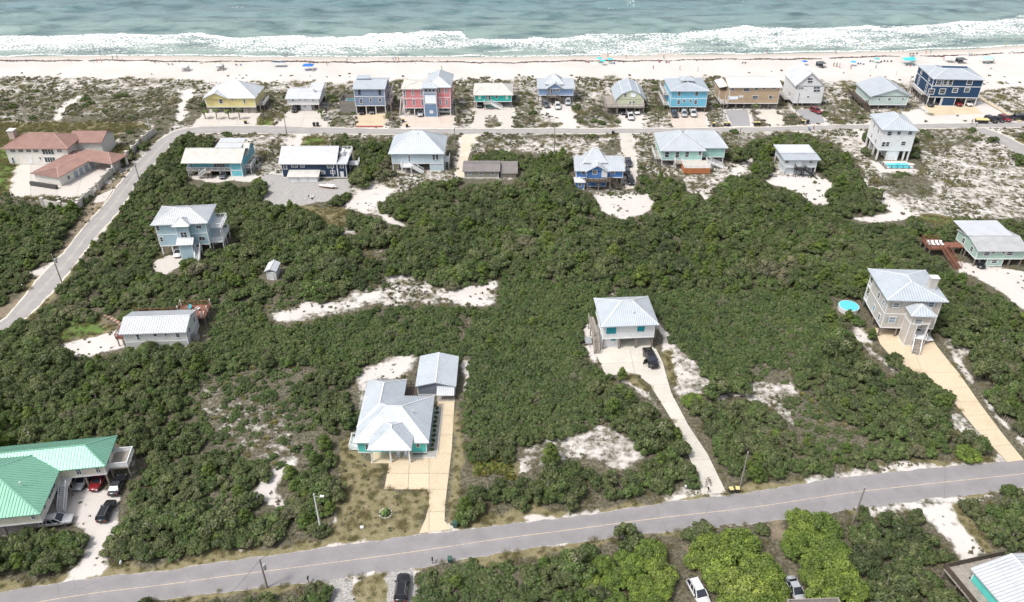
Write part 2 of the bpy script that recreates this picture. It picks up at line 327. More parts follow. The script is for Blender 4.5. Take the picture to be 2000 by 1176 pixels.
# green house lot, roadsides, bottom strip
zone(SAND, (100, 955), (240, 950), (232, 1000), (235, 1030), (215, 1070), (212, 1110), (222, 1126), (110, 1142), (150, 1110), (155, 1060), (120, 1020), (60, 1040), (0, 1055), (0, 1010)); zone(SPARSE, (238, 880), (270, 860), (280, 925), (240, 955), (235, 920))
zone(LAWN, (0, 1120), (60, 1135), (140, 1105), (150, 1118), (105, 1141), (0, 1160)); zone(LAWN, (218, 1105), (300, 1095), (420, 1078), (620, 1048), (640, 1056), (640, 1068), (220, 1130))
zone(LAWN, (895, 1022), (1000, 1008), (1180, 985), (1350, 955), (1350, 972), (1150, 1008), (1000, 1024), (895, 1036)); zone(SPARSE, (1010, 1010), (1180, 990), (1175, 1004), (1020, 1022)); zone(SPARSE, (1290, 965), (1370, 945), (1368, 968), (1300, 985))
zone(LAWN, (1440, 955), (1560, 935), (1700, 915), (2000, 890), (2000, 905), (1650, 935), (1460, 966)); zone(SPARSE, (1560, 930), (1700, 912), (2000, 892), (2000, 902), (1650, 934), (1565, 946))
zone(LAWN, (380, 1162), (400, 1158), (640, 1134), (640, 1145), (500, 1160), (390, 1176), (330, 1176)); zone(GRAVEL, (640, 1130), (692, 1124), (690, 1176), (640, 1176)); zone(LAWN, (692, 1122), (750, 1112), (770, 1176), (690, 1176)); zone(GRAVEL, (752, 1112), (806, 1108), (806, 1176), (765, 1176))
zone(LAWN, (806, 1115), (900, 1088), (1200, 1046), (1210, 1056), (1100, 1085), (900, 1105), (820, 1128)); zone(DIRT, (1318, 1042), (1345, 1040), (1372, 1120), (1395, 1176), (1330, 1176), (1345, 1110)); zone(DIRT, (1485, 1020), (1526, 1010), (1545, 1060), (1560, 1130), (1590, 1176), (1530, 1176), (1530, 1100), (1495, 1050))
zone(SAND, (1770, 988), (1860, 968), (1880, 1010), (1940, 1090), (1900, 1110), (1880, 1176), (1920, 1176), (1870, 1080), (1800, 1010)); zone(LAWN, (1850, 990), (1880, 985), (1960, 1090), (1930, 1085)); zone(LAWN, (1600, 1005), (1770, 988), (1800, 1000), (1700, 1005), (1610, 1015)); zone(SPARSE, (1860, 970), (2000, 952), (2000, 962), (1870, 985))
zone(OAKS, (1345, 1045), (1480, 1022), (1535, 1100), (1532, 1176), (1392, 1176), (1372, 1120)); zone(OAKS, (1528, 1000), (1640, 985), (1690, 1100), (1700, 1176), (1592, 1176), (1562, 1130), (1546, 1060)); zone(OAKS, (1160, 1060), (1318, 1042), (1345, 1110), (1328, 1176), (1230, 1176), (1160, 1130))
zone(SAND, (1702, 312), (1790, 318), (1795, 336), (1740, 340), (1705, 330))
zone(SAND, (368, 340), (500, 340), (492, 356), (400, 358), (372, 352)); zone(SCRUB, (905, 345), (1012, 345), (1010, 356), (908, 356)); zone(SCRUB, (518, 528), (548, 528), (546, 556), (520, 552))
def zlook(x, y, z, jit=0.0):
    if np.any(jit): x = x + jit * 2.4 * (fbm(vn1, x * .22, y * .22) - .5); y = y + jit * 4 * (fbm(vn2, x * .22, y * .22) - .5)
    u, v = proj(x, y, z); q = ZI[np.clip(v / 2, 0, 587).astype(int), np.clip(u / 2, 0, 999).astype(int)]
    i = np.clip(((y - KY0) / KS).astype(int), 0, 899); j = np.clip(((x - KX0) / KS).astype(int), 0, 1679)
    return np.where(VERGE[i, j] & (q == TALL) & (np.asarray(z) < .01), np.where(fbm(vn3, x * .12, y * .12) > .56, SPARSE, LAWN), q)

# ------------------------------------------------------------------ keep-out raster in the ground plane (roads, drives, houses): 0.5 m cells
KX0, KY0, KS = -420.0, 40.0, 0.5
KEEP = np.zeros((900, 1680), bool); VERGE = np.zeros((900, 1680), bool)
def keep(pts, grow=0.0, ras=None):
    p_ = [(float(a[0]), float(a[1])) for a in pts]
    if grow:
        cx = sum(a for a, b in p_) / len(p_); cy = sum(b for a, b in p_) / len(p_)
        p_ = [(a + grow * (1 if a > cx else -1), b + grow * (1 if b > cy else -1)) for a, b in p_]
    xs = [a for a, b in p_]; ys = [b for a, b in p_]
    i0 = max(0, int((min(ys) - KY0) / KS)); i1 = min(899, int((max(ys) - KY0) / KS) + 1); j0 = max(0, int((min(xs) - KX0) / KS)); j1 = min(1679, int((max(xs) - KX0) / KS) + 1)
    if i1 <= i0 or j1 <= j0: return
    yy, xx = np.mgrid[i0:i1 + 1, j0:j1 + 1]
    (KEEP if ras is None else ras)[i0:i1 + 1, j0:j1 + 1] |= inpoly(p_, KX0 + xx * KS, KY0 + yy * KS)
def kept(x, y):
    i = np.clip(((y - KY0) / KS).astype(int), 0, 899); j = np.clip(((x - KX0) / KS).astype(int), 0, 1679)
    return KEEP[i, j]
for q_ in (((362, 344), (505, 344), (500, 366), (368, 366)), ((905, 346), (1010, 346), (1012, 366), (905, 366)), ((515, 535), (552, 535), (552, 562), (515, 562)), ((1120, 360), (1215, 360), (1215, 378), (1120, 378))): keep([G(*a)[:2] for a in q_])
# ------------------------------------------------------------------ roads
def resample(pts, n):
    p_ = [Vector(q) for q in pts]; L = [0]
    for a, b in zip(p_, p_[1:]): L.append(L[-1] + (b - a).length)
    out = []
    for k in range(n):
        t = L[-1] * k / (n - 1); i = 0
        while i < len(L) - 2 and L[i + 1] < t: i += 1
        f_ = (t - L[i]) / max(L[i + 1] - L[i], 1e-6); out.append(p_[i].lerp(p_[i + 1], f_))
    return out
def smooth_line(ps, it=3):
    for _ in range(it):
        ps = [ps[0]] + [(ps[i - 1] + ps[i] * 2 + ps[i + 1]) / 4 for i in range(1, len(ps) - 1)] + [ps[-1]]
    return ps
def road_mat(name, c, sandy):
    t = NT(name); co = t.pos(); e = t.attr('edge')
    n1 = t.noise(co, 0.35, 5, 0.65); n2 = t.noise(co, 6, 3); n3 = t.noise(co, 1.4, 4)
    base = t.ramp(n1, [(0.3, tuple(x * 0.82 for x in c)), (0.55, c), (0.75, tuple(x * 1.15 for x in c))])
    base = t.mix(t.math('MULTIPLY', n2, 0.35), base, tuple(x * 0.6 for x in c), 'MIX')
    lane = t.attr('lane'); base = t.mix(t.ramp(t.math('ADD', lane, t.math('MULTIPLY', n3, 0.3)), [(0.55, 0.0), (0.95, 0.28)]), base, tuple(x * 0.7 for x in c))
    vor = t.node('ShaderNodeTexVoronoi', feature='DISTANCE_TO_EDGE'); vor.inputs['Scale'].default_value = 0.12; t.link(co, vor.inputs['Vector'])
    crack = t.ramp(vor.outputs['Distance'], [(0.0, 0.35), (0.003, 0.0)]); base = t.mix(crack, base, (0.05, 0.05, 0.05))
    s = t.ramp(t.math('ADD', t.math('SUBTRACT', sandy, e), t.math('MULTIPLY', n3, 0.55)), [(0.28, 0.0), (0.5, 0.9)])
    t.color(t.mix(s, base, (0.62, 0.57, 0.50))); t.set(Roughness=0.88); t.bump(n2, 0.2, 0.01); return t.m
def strip(name, left, right, z, mat, n=160, m=8, edge_noise=0.18):
    l = smooth_line(resample(left, n)); r = smooth_line(resample(right, n)); vs = []; ed = []; ln = []
    for i, (a, b) in enumerate(zip(l, r)):
        d = (b - a).normalized(); w = (b - a).length
        a = a - d * (edge_noise * (random.random() - .5) * 2); b = b + d * (edge_noise * (random.random() - .5) * 2)
        for k in range(m + 1):
            q = a.lerp(b, k / m); vs.append((q.x, q.y, z)); ed.append(min(k, m - k) / m * w); ln.append(abs(math.sin(2 * math.pi * (k / m))))
    fs = np.array([[i * (m + 1) + k, i * (m + 1) + k + 1, (i + 1) * (m + 1) + k + 1, (i + 1) * (m + 1) + k] for i in range(n - 1) for k in range(m)])
    me = np_mesh(name, np.array(vs), fs, mat, {'edge': ed, 'lane': ln})
    bm = bmesh.new(); bm.from_mesh(me); bmesh.ops.recalc_face_normals(bm, faces=bm.faces[:])
    if bm.faces[0].normal.z < 0: bmesh.ops.reverse_faces(bm, faces=bm.faces[:])
    bm.to_mesh(me); bm.free()
    o = bpy.data.objects.new(name, me); col.objects.link(o); tag(o, kind='structure')
    keep([(p_.x, p_.y) for p_ in l] + [(p_.x, p_.y) for p_ in reversed(r)])
    e_ = []
    for A, B in ((l, r), (r, l)): e_.append([(a + (a - b).normalized() * (1.6 + 1.3 * random.random())) for a, b in zip(A, B)])
    keep([(p_.x, p_.y) for p_ in smooth_line(e_[0], 2)] + [(p_.x, p_.y) for p_ in reversed(smooth_line(e_[1], 2))], ras=VERGE)
    return o, l, r
asph = road_mat('asphalt', (0.275, 0.262, 0.268), 0.12); asph2 = road_mat('asphalt_sandy', (0.36, 0.345, 0.335), 0.75)
def gl(pts): return [G(*q) for q in pts]
up_ = gl([(-120, 1172), (0, 1157), (106, 1139), (221, 1123), (300, 1118), (400, 1102), (640, 1068), (900, 1034), (1150, 1005), (1300, 981), (1457, 963), (1650, 931), (1825, 913), (2000, 899), (2160, 885)])
lo_ = gl([(-120, 1245), (0, 1222), (180, 1190), (400, 1161), (640, 1134), (805, 1112), (1000, 1077), (1200, 1050), (1345, 1036), (1489, 1021), (1671, 995), (1860, 972), (2000, 953), (2160, 935)])
road, l_, r_ = strip('road', up_, lo_, 0.025, asph)
mid = smooth_line([a.lerp(b, .5) for a, b in zip(l_, r_)], 8)
def marking(name, line, off, w, z, mat):
    mb = MB()
    for a, b in zip(line, line[1:]):
        d = (b - a).normalized(); nrm = Vector((-d.y, d.x, 0)); o_ = nrm * off; h = nrm * (w / 2)
        mb.poly([(p_.x, p_.y, z) for p_ in (a + o_ - h, b + o_ - h, b + o_ + h, a + o_ + h)])
    return mb.build(name, mat)
t = NT('worn_yellow_line'); n_ = t.noise(t.pos(), 1.6, 5, 0.7); t.color(t.ramp(n_, [(0.38, (0.30, 0.285, 0.27)), (0.52, (0.56, 0.45, 0.31))])); t.set(Roughness=0.8)
tag(marking('centre_line', mid, 0.0, 0.11, 0.031, t.m), kind='structure')
lane_l = gl([(-60, 668), (0, 630), (24, 605), (71, 544), (100, 515), (119, 499), (161, 444), (206, 394), (222, 370), (262, 322), (290, 290), (310, 272), (340, 254), (378, 247), (440, 245), (500, 244.5), (633, 248), (750, 251), (1000, 250), (1200, 250), (1400, 249), (1500, 247), (1650, 243), (1800, 241), (1920, 239), (2000, 238), (2100, 237)])
lane_r = gl([(-60, 690), (0, 651), (40, 634), (92, 584), (116, 560), (148, 518), (169, 489), (200, 452), (235, 412), (270, 358), (319, 304), (334, 284), (352, 270), (400, 261.5), (460, 261.5), (580, 263), (680, 263), (750, 263.5), (1000, 263), (1200, 262), (1400, 261), (1500, 259), (1650, 254), (1800, 252.5), (1925, 250), (2000, 250), (2100, 250)])
road2, l2, r2 = strip('beach_road', lane_l, lane_r, 0.02, asph2, n=260, edge_noise=0.3)
mid2 = smooth_line([a.lerp(b, .5) for a, b in zip(l2, r2)], 8)[8:70]
tag(marking('centre_line', mid2, 0.0, 0.12, 0.026, t.m), kind='structure')
lane3_l = gl([(1915, 246), (1960, 262), (2000, 282), (2060, 315)]); lane3_r = gl([(1890, 251), (1930, 268), (1975, 295), (2030, 335)])
strip('sand_lane', lane3_l, lane3_r, 0.012, asph2, n=40, edge_noise=0.4)

# ------------------------------------------------------------------ driveways: each slab between joints is a piece
def drive(name, px, mat, cuts=(), z=0.06, th=0.10, keepgrow=0.0, joint=0.05):
    pts = [G(*q) for q in px]; root = empty(name, (0, 0, 0)); tag(root, kind='structure')
    bm = bmesh.new(); f_ = bm.faces.new([bm.verts.new((p_.x, p_.y, 0)) for p_ in pts])
    if f_.normal.z < 0: f_.normal_flip()
    for a, b in cuts:
        a = G(*a); b = G(*b); d = (b - a).normalized(); nrm = Vector((-d.y, d.x, 0))
        bmesh.ops.bisect_plane(bm, geom=bm.verts[:] + bm.edges[:] + bm.faces[:], plane_co=a, plane_no=nrm)
    bmesh.ops.split_edges(bm, edges=[e for e in bm.edges if len(e.link_faces) > 1])
    for f in bm.faces:
        ps = [v.co.copy() for v in f.verts]; c = f.calc_center_median(); n = len(ps); ins = []
        for i in range(n):
            a, b, d = ps[i - 1], ps[i], ps[(i + 1) % n]
            e1 = (b - a); e2 = (d - b)
            if e1.length < 1e-4 or e2.length < 1e-4: ins.append(b); continue
            e1.normalize(); e2.normalize(); n1 = Vector((-e1.y, e1.x, 0)); n2 = Vector((-e2.y, e2.x, 0)); k = n1 + n2
            ins.append(b + k * (joint / max(k.length_squared, .6)) if k.length > 1e-3 else b)
        up = [(q.x, q.y, z) for q in ins]; dn = [(q.x, q.y, z - th) for q in ins]
        mb = MB(); mb.mesh(up + dn, [tuple(range(n)), tuple(range(2 * n - 1, n - 1, -1))] + [(i, i + n, (i + 1) % n + n, (i + 1) % n) for i in range(n)])
        mb.build('slab', mat, root)
    bm.free(); keep([(p_.x, p_.y) for p_ in pts])
    if cuts: MB().poly([(p_.x, p_.y, z - .035) for p_ in pts]).build('joint_filler', paint('joint_filler', (.13, .12, .10), .9), root)
    return root
conc_tan = concrete('tan_concrete', (0.60, 0.50, 0.36), (0.42, 0.32, 0.20), 0.4); conc_pale = concrete('pale_concrete', (0.58, 0.55, 0.49), (0.40, 0.38, 0.33), 0.35)
conc_white = concrete('white_concrete', (0.55, 0.515, 0.475), (0.50, 0.46, 0.40), 0.3); conc_pink = concrete('pinkish_pavers', (0.58, 0.50, 0.44), (0.42, 0.35, 0.30), 0.4); conc_grey = concrete('grey_asphalt_pad', (0.30, 0.30, 0.31), (0.22, 0.22, 0.22), 0.5)
drive('driveway', [(819, 1042), (832, 1012), (838, 985), (838.5, 966), (834, 956), (751, 955.5), (762, 895), (801, 897), (824.6, 896), (845, 885), (850, 830), (855, 776), (888, 776), (882, 878), (869, 987), (868, 1018), (881, 1033.5)], conc_tan,
      cuts=[((834, 956), (872, 956)), ((838, 1000), (869, 1000)), ((762, 925), (880, 925)), ((845, 885), (883, 885)), ((848, 850), (885, 850)), ((852, 812), (886, 812)), ((800, 897), (797, 955)), ((838, 956), (838, 900))])
drive('driveway', [(1160, 684), (1183, 733), (1243.5, 731.5), (1270, 752), (1288, 782), (1329.6, 849), (1352, 909), (1363, 939), (1371, 967), (1419, 963), (1382, 887), (1344.5, 831), (1311, 767), (1294, 707), (1281, 681)], conc_pale,
      cuts=[((1270, 752), (1305, 752)), ((1290, 787), (1322, 785)), ((1311, 820), (1338, 818)), ((1330, 852), (1360, 850)), ((1348, 900), (1390, 897)), ((1172, 710), (1294, 707)), ((1232, 690), (1240, 731))])
drive('driveway', [(1706, 640), (1719, 672), (1740, 696), (1778.6, 722.5), (1848, 768), (1905, 838), (1968, 903.5), (2000, 899), (1960, 850), (1915, 790), (1874, 731), (1838, 687), (1812, 652)], conc_tan,
      cuts=[((1790, 728), (1872, 728)), ((1835, 760), (1893, 757)), ((1862, 785), (1915, 785)), ((1884, 812), (1932, 810)), ((1908, 842), (1955, 838)), ((1935, 872), (1978, 868)), ((1720, 672), (1828, 672)), ((1770, 640), (1800, 725))])
drive('driveway', [(375, 246), (398, 224), (500, 221), (502, 243.5)], conc_white, cuts=[((430, 222), (425, 246)), ((465, 222), (463, 246))])
drive('driveway', [(541, 246), (563, 217), (630, 216), (640, 247)], conc_white, cuts=[((595, 216), (590, 247)), ((550, 232), (640, 232))])
drive('driveway', [(696, 246), (699, 223), (754, 222), (751, 246)], conc_tan, cuts=[((725, 222), (723, 246))])
drive('driveway', [(785, 248), (789, 227), (885, 226), (882, 249)], conc_pink, cuts=[((812, 226), (810, 249)), ((836, 226), (835, 249)), ((860, 226), (860, 249))])
drive('driveway', [(924, 250), (926, 213), (1000, 211), (998, 250), (978, 250), (978, 226), (948, 226), (947, 250)], conc_white)
drive('driveway', [(1313, 249), (1306, 222), (1376, 220), (1381, 247.5)], conc_pink, cuts=[((1332, 221), (1338, 248)), ((1355, 221), (1362, 248))])
drive('driveway', [(1430, 246), (1416, 216), (1460, 214), (1465, 245.5)], conc_grey)
drive('driveway', [(1504, 245), (1478, 216), (1513, 214), (1532, 242.5)], conc_pale)
drive('driveway', [(1580, 242), (1552, 214), (1600, 212), (1611, 240.5)], conc_grey)
drive('driveway', [(1822, 225), (1802, 207), (1902, 205), (1918, 222)], conc_tan, cuts=[((1850, 206), (1868, 226)), ((1812, 216), (1910, 213))])
drive('driveway', [(895, 352), (892, 320), (898, 285), (902, 264), (936, 264), (922, 282), (914, 310), (908, 340)], concrete('sandy_track', (0.60, 0.53, 0.42), (0.70, 0.66, 0.6), 0.5), z=0.03)
drive('driveway', [(1222, 372), (1214, 300), (1210, 263), (1234, 263), (1240, 320), (1243, 368)], concrete('sandy_lane', (0.56, 0.52, 0.47), (0.36, 0.34, 0.32), 0.6), z=0.03)
drive('courtyard', [(22, 383), (18, 372), (24, 350), (38, 346), (20, 340), (36, 322), (95, 322), (130, 330), (200, 318), (222, 322), (205, 345), (190, 355), (172, 374), (160, 384)], conc_white, cuts=[((60, 322), (60, 384)), ((110, 322), (112, 384)), ((165, 322), (150, 384))])
drive('courtyard', [(182, 398), (190, 383), (222, 369), (206, 393)], conc_white)
drive('driveway', [(298, 515), (328, 500), (365, 498), (350, 522), (325, 534), (302, 530)], conc_white)

# ------------------------------------------------------------------ shoreline
SEAZ = -0.8
SHX, SHY = zip(*[(G(u, v, SEAZ).x, G(u, v, SEAZ).y) for u, v in [(-300, 113), (0, 112), (250, 110), (500, 112.5), (750, 113), (1000, 113), (1250, 109.5), (1500, 107), (1650, 103.5), (1800, 100.5), (1900, 97), (2000, 90), (2300, 80)]])
def shore(x): return np.interp(x, SHX, SHY)

def build_ground():
    xs = np.concatenate([np.arange(-3000, -420, 120), np.arange(-420, -180, 2.0), np.arange(-180, 180, .8), np.arange(180, 421, 2.0), np.arange(540, 3001, 120)])
    ys = np.concatenate([np.arange(-1200, 40, 60), np.arange(40, 310, .9), np.arange(310, 400, 2.0), [420, 460, 520]])
    X, Y = np.meshgrid(xs, ys); sh = shore(X)
    z = np.zeros_like(X); kp = kept(X, Y) & (X > -419) & (X < 419)
    zo = zlook(X, Y, 0 * X, 1.0)
    mask = 1.0 - kp.astype(float); mask[Y < 41] = 1
    for _ in range(4):
        q = np.pad(mask, 1, mode='edge'); mask = np.minimum(mask, (q[:-2, 1:-1] + q[2:, 1:-1] + q[1:-1, :-2] + q[1:-1, 2:] + mask) / 5)
    hum = (fbm(vn3, X * .14, Y * .14, 4) - .5) * 1.3 + (fbm(vn2, X * .5, Y * .5, 2) - .5) * .35
    amp = np.select([(zo == SPARSE) | (zo == SCRUB) | (zo == HEATH), zo == SAND, zo == LAWN, (zo == HARD)], [0.8, 0.45, 0.15, 0.0], 0.35)
    z = hum * amp * mask * mask - 0.03 * (1 - mask) - 0.0
    z = z + 0.12 * mask * amp
    d = sh - Y                                # metres landward of the waterline
    fall = np.interp(d, [-200, -60, 0, 6, 16], [-4.5, -2.0, SEAZ, -0.35, 0.0])
    z = np.where(d < 16, fall, z) + np.where((d > 2) & (d < 30), (fbm(vn1, X * .2, Y * .2) - .5) * .18, 0)
    lit = np.select([zo == TALL, zo == OAKS, zo == LOW, zo == GREEN, zo == MIXED, zo == DEAD, zo == HEATH, zo == SCRUB, zo == SPARSE, zo == LAWN, zo == DIRT],
                    [1.0, .62, .9, .3, .55, .42, .48, .42, .36, .22, .35], np.where((zo == SAND) & (Y < 262), .25, 0.0))
    gra = np.select([zo == LAWN, zo == GREEN], [0.75, 1.0], 0.0); dirt = np.select([zo == OAKS, zo == DIRT, zo == LAWN, zo == HEATH, zo == DEAD], [.7, 1.0, .25, .25, .2], 0.0); gv = (zo == GRAVEL).astype(float)
    def blur(a, k=2):
        for _ in range(k):
            q = np.pad(a, 1, mode='edge'); a = (q[:-2, 1:-1] + q[2:, 1:-1] + q[1:-1, :-2] + q[1:-1, 2:] + 2 * a) / 6
        return a
    lit, gra, dirt, gv = blur(lit), blur(gra), blur(dirt), blur(gv, 1)
    wet = np.interp(d, [1, 6], [1, 0])
    ny, nx = X.shape; idx = np.arange(ny * nx).reshape(ny, nx)
    fs = np.stack([idx[:-1, :-1], idx[:-1, 1:], idx[1:, 1:], idx[1:, :-1]], -1).reshape(-1, 4)
    t = NT('ground_cover'); co = t.pos()
    n1 = t.noise(co, 0.9, 5, 0.62); n2 = t.noise(co, 0.28, 4, 0.6); n3 = t.noise(co, 4.5, 3); n4 = t.noise(co, 0.05, 3); n5 = t.noise(co, 2.1, 4, 0.65)
    sand = t.ramp(t.math('ADD', t.math('MULTIPLY', n4, .6), t.math('MULTIPLY', n3, .4)), [(0.3, (0.49, 0.455, 0.425)), (0.55, (0.565, 0.535, 0.51)), (0.75, (0.63, 0.605, 0.585))])
    a_l, a_g, a_d, a_v, a_w = (t.attr(k) for k in ('litter', 'grass', 'dirt', 'gravel', 'wet'))
    lc = t.ramp(n5, [(0.3, (0.045, 0.040, 0.028)), (0.5, (0.105, 0.097, 0.067)), (0.72, (0.215, 0.20, 0.15))])
    gc = t.ramp(t.math('ADD', t.math('MULTIPLY', n1, .6), t.math('MULTIPLY', n3, .4)), [(0.32, (0.12, 0.12, 0.05)), (0.5, (0.205, 0.18, 0.10)), (0.7, (0.33, 0.28, 0.20))])
    greenc = t.ramp(n1, [(0.3, (0.07, 0.13, 0.03)), (0.6, (0.13, 0.20, 0.05))])
    gc = t.mix(t.ramp(a_g, [(0.8, 0.0), (0.98, 1.0)]), gc, greenc)
    dc = t.ramp(n1, [(0.3, (0.16, 0.12, 0.085)), (0.6, (0.32, 0.26, 0.19))])
    vc = t.ramp(n3, [(0.3, (0.16, 0.155, 0.15)), (0.5, (0.33, 0.32, 0.31)), (0.7, (0.52, 0.50, 0.48))])
    nn = t.math('ADD', t.math('MULTIPLY', n1, .55), t.math('MULTIPLY', n2, .45))
    def cover(att, gain=1.35): return t.ramp(t.math('ADD', t.math('MULTIPLY', att, gain), t.math('SUBTRACT', nn, 0.92)), [(0.0, 0.0), (0.16, 1.0)])
    c = t.mix(cover(a_d), sand, dc); c = t.mix(cover(a_g), c, gc); c = t.mix(cover(a_l), c, lc); c = t.mix(cover(a_v, 1.6), c, vc)
    c = t.mix(t.math('MULTIPLY', a_w, 0.65), c, (0.40, 0.34, 0.285)); t.color(c); t.set(Roughness=0.95)
    t.b.inputs['Specular IOR Level'].default_value = 0.2
    t.bump(t.math('ADD', t.math('MULTIPLY', n5, .6), t.math('MULTIPLY', n3, .4)), 0.5, 0.12)
    me = np_mesh('ground', np.stack([X, Y, z], -1).reshape(-1, 3), fs, t.m, {'litter': lit, 'grass': gra, 'dirt': dirt, 'gravel': gv, 'wet': wet}, smooth=True)
    o = bpy.data.objects.new('ground', me); col.objects.link(o); tag(o, kind='structure')

def build_sea():
    def line(px): return zip(*[(G(u, v, SEAZ).x, G(u, v, SEAZ).y) for u, v in px])
    cx, cy = line([(-200, 74), (0, 72), (150, 70), (230, 65), (330, 68), (390, 64), (450, 74), (550, 73), (700, 77), (780, 67), (900, 62), (915, 74), (960, 77), (1000, 77), (1120, 75), (1150, 68), (1300, 66), (1450, 55), (1560, 58), (1740, 52), (1780, 52), (1850, 46), (1950, 40), (2000, 32), (2200, 25)])
    lx, ly = line([(-200, 100), (0, 100), (200, 103), (400, 95), (600, 105), (700, 103), (900, 92), (950, 88), (1050, 105), (1250, 108), (1400, 106), (1500, 98), (1560, 92), (1700, 94), (1900, 80), (2000, 75), (2200, 70)])
    xs = np.concatenate([np.arange(-2600, -380, 60), np.arange(-380, 380, 1.1), np.arange(380, 2601, 60)])
    ys = np.concatenate([np.arange(322, 450, .8), np.arange(450, 640, 2.2), np.arange(640, 1500, 25), np.geomspace(1500, 14000, 24)])
    X, Y = np.meshgrid(xs, ys); sh = shore(X); c = np.interp(X, cx, cy); l = np.interp(X, lx, ly)
    wig = (fbm(vn1, X * .05, Y * .02) - .5) * 9 + (fbm(vn2, X * .22, Y * .22) - .5) * 3
    f1 = (Y + wig - l) / np.maximum(c - l, 5)            # 0 at the shoreward end of the wash, 1 at the crest
    lace = np.where((f1 > 0) & (f1 < 1), 0.44 + 0.26 * f1, np.where(f1 <= 0, np.maximum(0, .44 + f1 * 1.6), np.maximum(0, .7 - (f1 - 1) * 9)))
    seg = np.interp(X, *zip(*[(G(u, 70, SEAZ).x, s) for u, s in [(-200, .6), (150, .5), (230, 1), (450, 1), (480, .6), (640, .7), (720, .5), (780, 1), (905, 1), (920, .2), (985, .9), (1130, .9), (1150, .7), (1500, 1), (1530, .5), (1600, .9), (1760, .9), (1800, .6), (2000, .8)]]))
    dcrest = c + wig * .5 - Y; solid = np.clip(1 - np.abs(dcrest - 3.5 - (fbm(vn1, X * .09, X * 0) - .5) * 6) / (2.2 + 2.6 * fbm(vn2, X * .07, X * 0)), 0, 1) * seg * np.clip(.35 + 1.1 * fbm(vn3, X * .06, Y * .1), 0, 1)
    breaks2 = np.clip(1 - np.abs(dcrest - 20 - (fbm(vn3, X * .05, X * 0) - .5) * 20) / 3, 0, 1) * np.clip(fbm(vn3, X * .04 + 50, Y * .01) * 2.6 - 1.0, 0, 1)
    ds = Y - sh; wash = np.clip(1 - np.abs(ds - 2.5 - (fbm(vn2, X * .06, X * 0) - .5) * 4) / 1.8, 0, 1) * .9 + np.clip(1 - np.abs(ds - 10 - (fbm(vn1, X * .05, X * 0) - .5) * 10) / 1.5, 0, 1) * np.clip(fbm(vn1, X * .05 + 9, X * 0) * 3 - 1.4, 0, .9)
    caps = np.clip((fbm(vn1, X * .05, Y * .09, 2) - .83) * 8, 0, 1) * (Y > c + 16) * .5
    foam = np.clip(np.maximum.reduce([lace * np.clip(.28 + fbm(vn3, X * .035, Y * .09) * 1.3, 0, 1.2), solid * 1.3, breaks2 * .9, wash, caps]), 0, 1.3)
    # swell and breakers as real relief
    ph = Y + 22 * (fbm(vn2, X * .008, Y * .01) - .5) * 2
    sw = np.sin(ph * 2 * np.pi / 17) * .45 * (.3 + fbm(vn1, X * .012, Y * .03) * 1.4) + (fbm(vn3, X * .10, Y * .16, 3) - .5) * .9
    sw2 = np.exp(-((c + 14 + wig * .6 - Y) / 5) ** 2) * .9 * np.clip(fbm(vn1, X * .02 + 5, X * 0) * 2.4 - .6, 0, 1)
    rid = np.zeros_like(X)
    for u0, v0, u1, v1 in ((215, 47, 320, 44), (290, 54, 450, 47), (420, 50, 565, 45), (585, 52, 700, 48), (725, 40, 925, 45), (715, 76, 785, 70), (915, 62, 1010, 58), (990, 60, 1090, 56), (1175, 41, 1350, 46), (1425, 40, 1570, 30), (1750, 43, 1805, 37), (1830, 25, 1900, 21), (1165, 11, 1245, 8), (225, 22, 380, 13), (655, 7, 755, 4), (0, 33, 120, 28), (80, 18, 190, 15), (500, 28, 620, 24), (820, 22, 960, 26), (1380, 20, 1490, 15), (1560, 14, 1680, 10), (1020, 30, 1130, 27), (0, 60, 90, 57), (1600, 47, 1700, 43)):
        a = G(u0, v0, SEAZ); b = G(u1, v1, SEAZ); t_ = (X - a.x) / (b.x - a.x); dd = Y - (a.y + (b.y - a.y) * t_) + (fbm(vn2, X * .06, X * 0) - .5) * 5
        rid = np.maximum(rid, np.exp(-np.where(dd < 0, (dd / 2.0) ** 2, (dd / 6.0) ** 2)) * np.clip(np.minimum(t_ + .12, 1.12 - t_) * 5, 0, 1) * 1.5)
    z = SEAZ + rid + np.clip(ds / 40, 0, 1) * (sw * np.interp(Y, [380, 600, 1500], [1, 1.2, 0]) + sw2) + solid * .7 + (np.clip(lace, 0, 1) * (fbm(vn2, X * .35, Y * .35, 2) - .5) * .5)
    z = np.where(ds < 1, SEAZ - .02, z)
    shal = np.interp(ds, [0, 12, 45, 90, 180], [1, .9, .62, .3, 0])
    ny, nx = X.shape; idx = np.arange(ny * nx).reshape(ny, nx)
    fs = np.stack([idx[:-1, :-1], idx[:-1, 1:], idx[1:, 1:], idx[1:, :-1]], -1).reshape(-1, 4)
    t = NT('sea_water'); co = t.pos()
    n1 = t.noise(co, 0.35, 5, 0.65, stretch=(.55, 1, 1)); n2 = t.noise(co, 1.6, 4, .7, stretch=(.6, 1, 1)); n3 = t.noise(co, 0.03, 3, stretch=(.5, 1, 1)); n4 = t.noise(co, .12, 4, .6, stretch=(.4, 1, 1))
    vor = t.node('ShaderNodeTexVoronoi', feature='DISTANCE_TO_EDGE'); vor.inputs['Scale'].default_value = .55
    mp = t.node('ShaderNodeMixRGB'); mp.inputs['Fac'].default_value = .25; t.link(co, mp.inputs['Color1']); nz = t.node('ShaderNodeTexNoise'); nz.inputs['Scale'].default_value = .6; t.link(co, nz.inputs['Vector']); t.link(nz.outputs['Color'], mp.inputs['Color2'])
    sc_ = t.node('ShaderNodeVectorMath', operation='MULTIPLY'); sc_.inputs[1].default_value = (1, 1.2, 1); t.link(co, sc_.inputs[0])
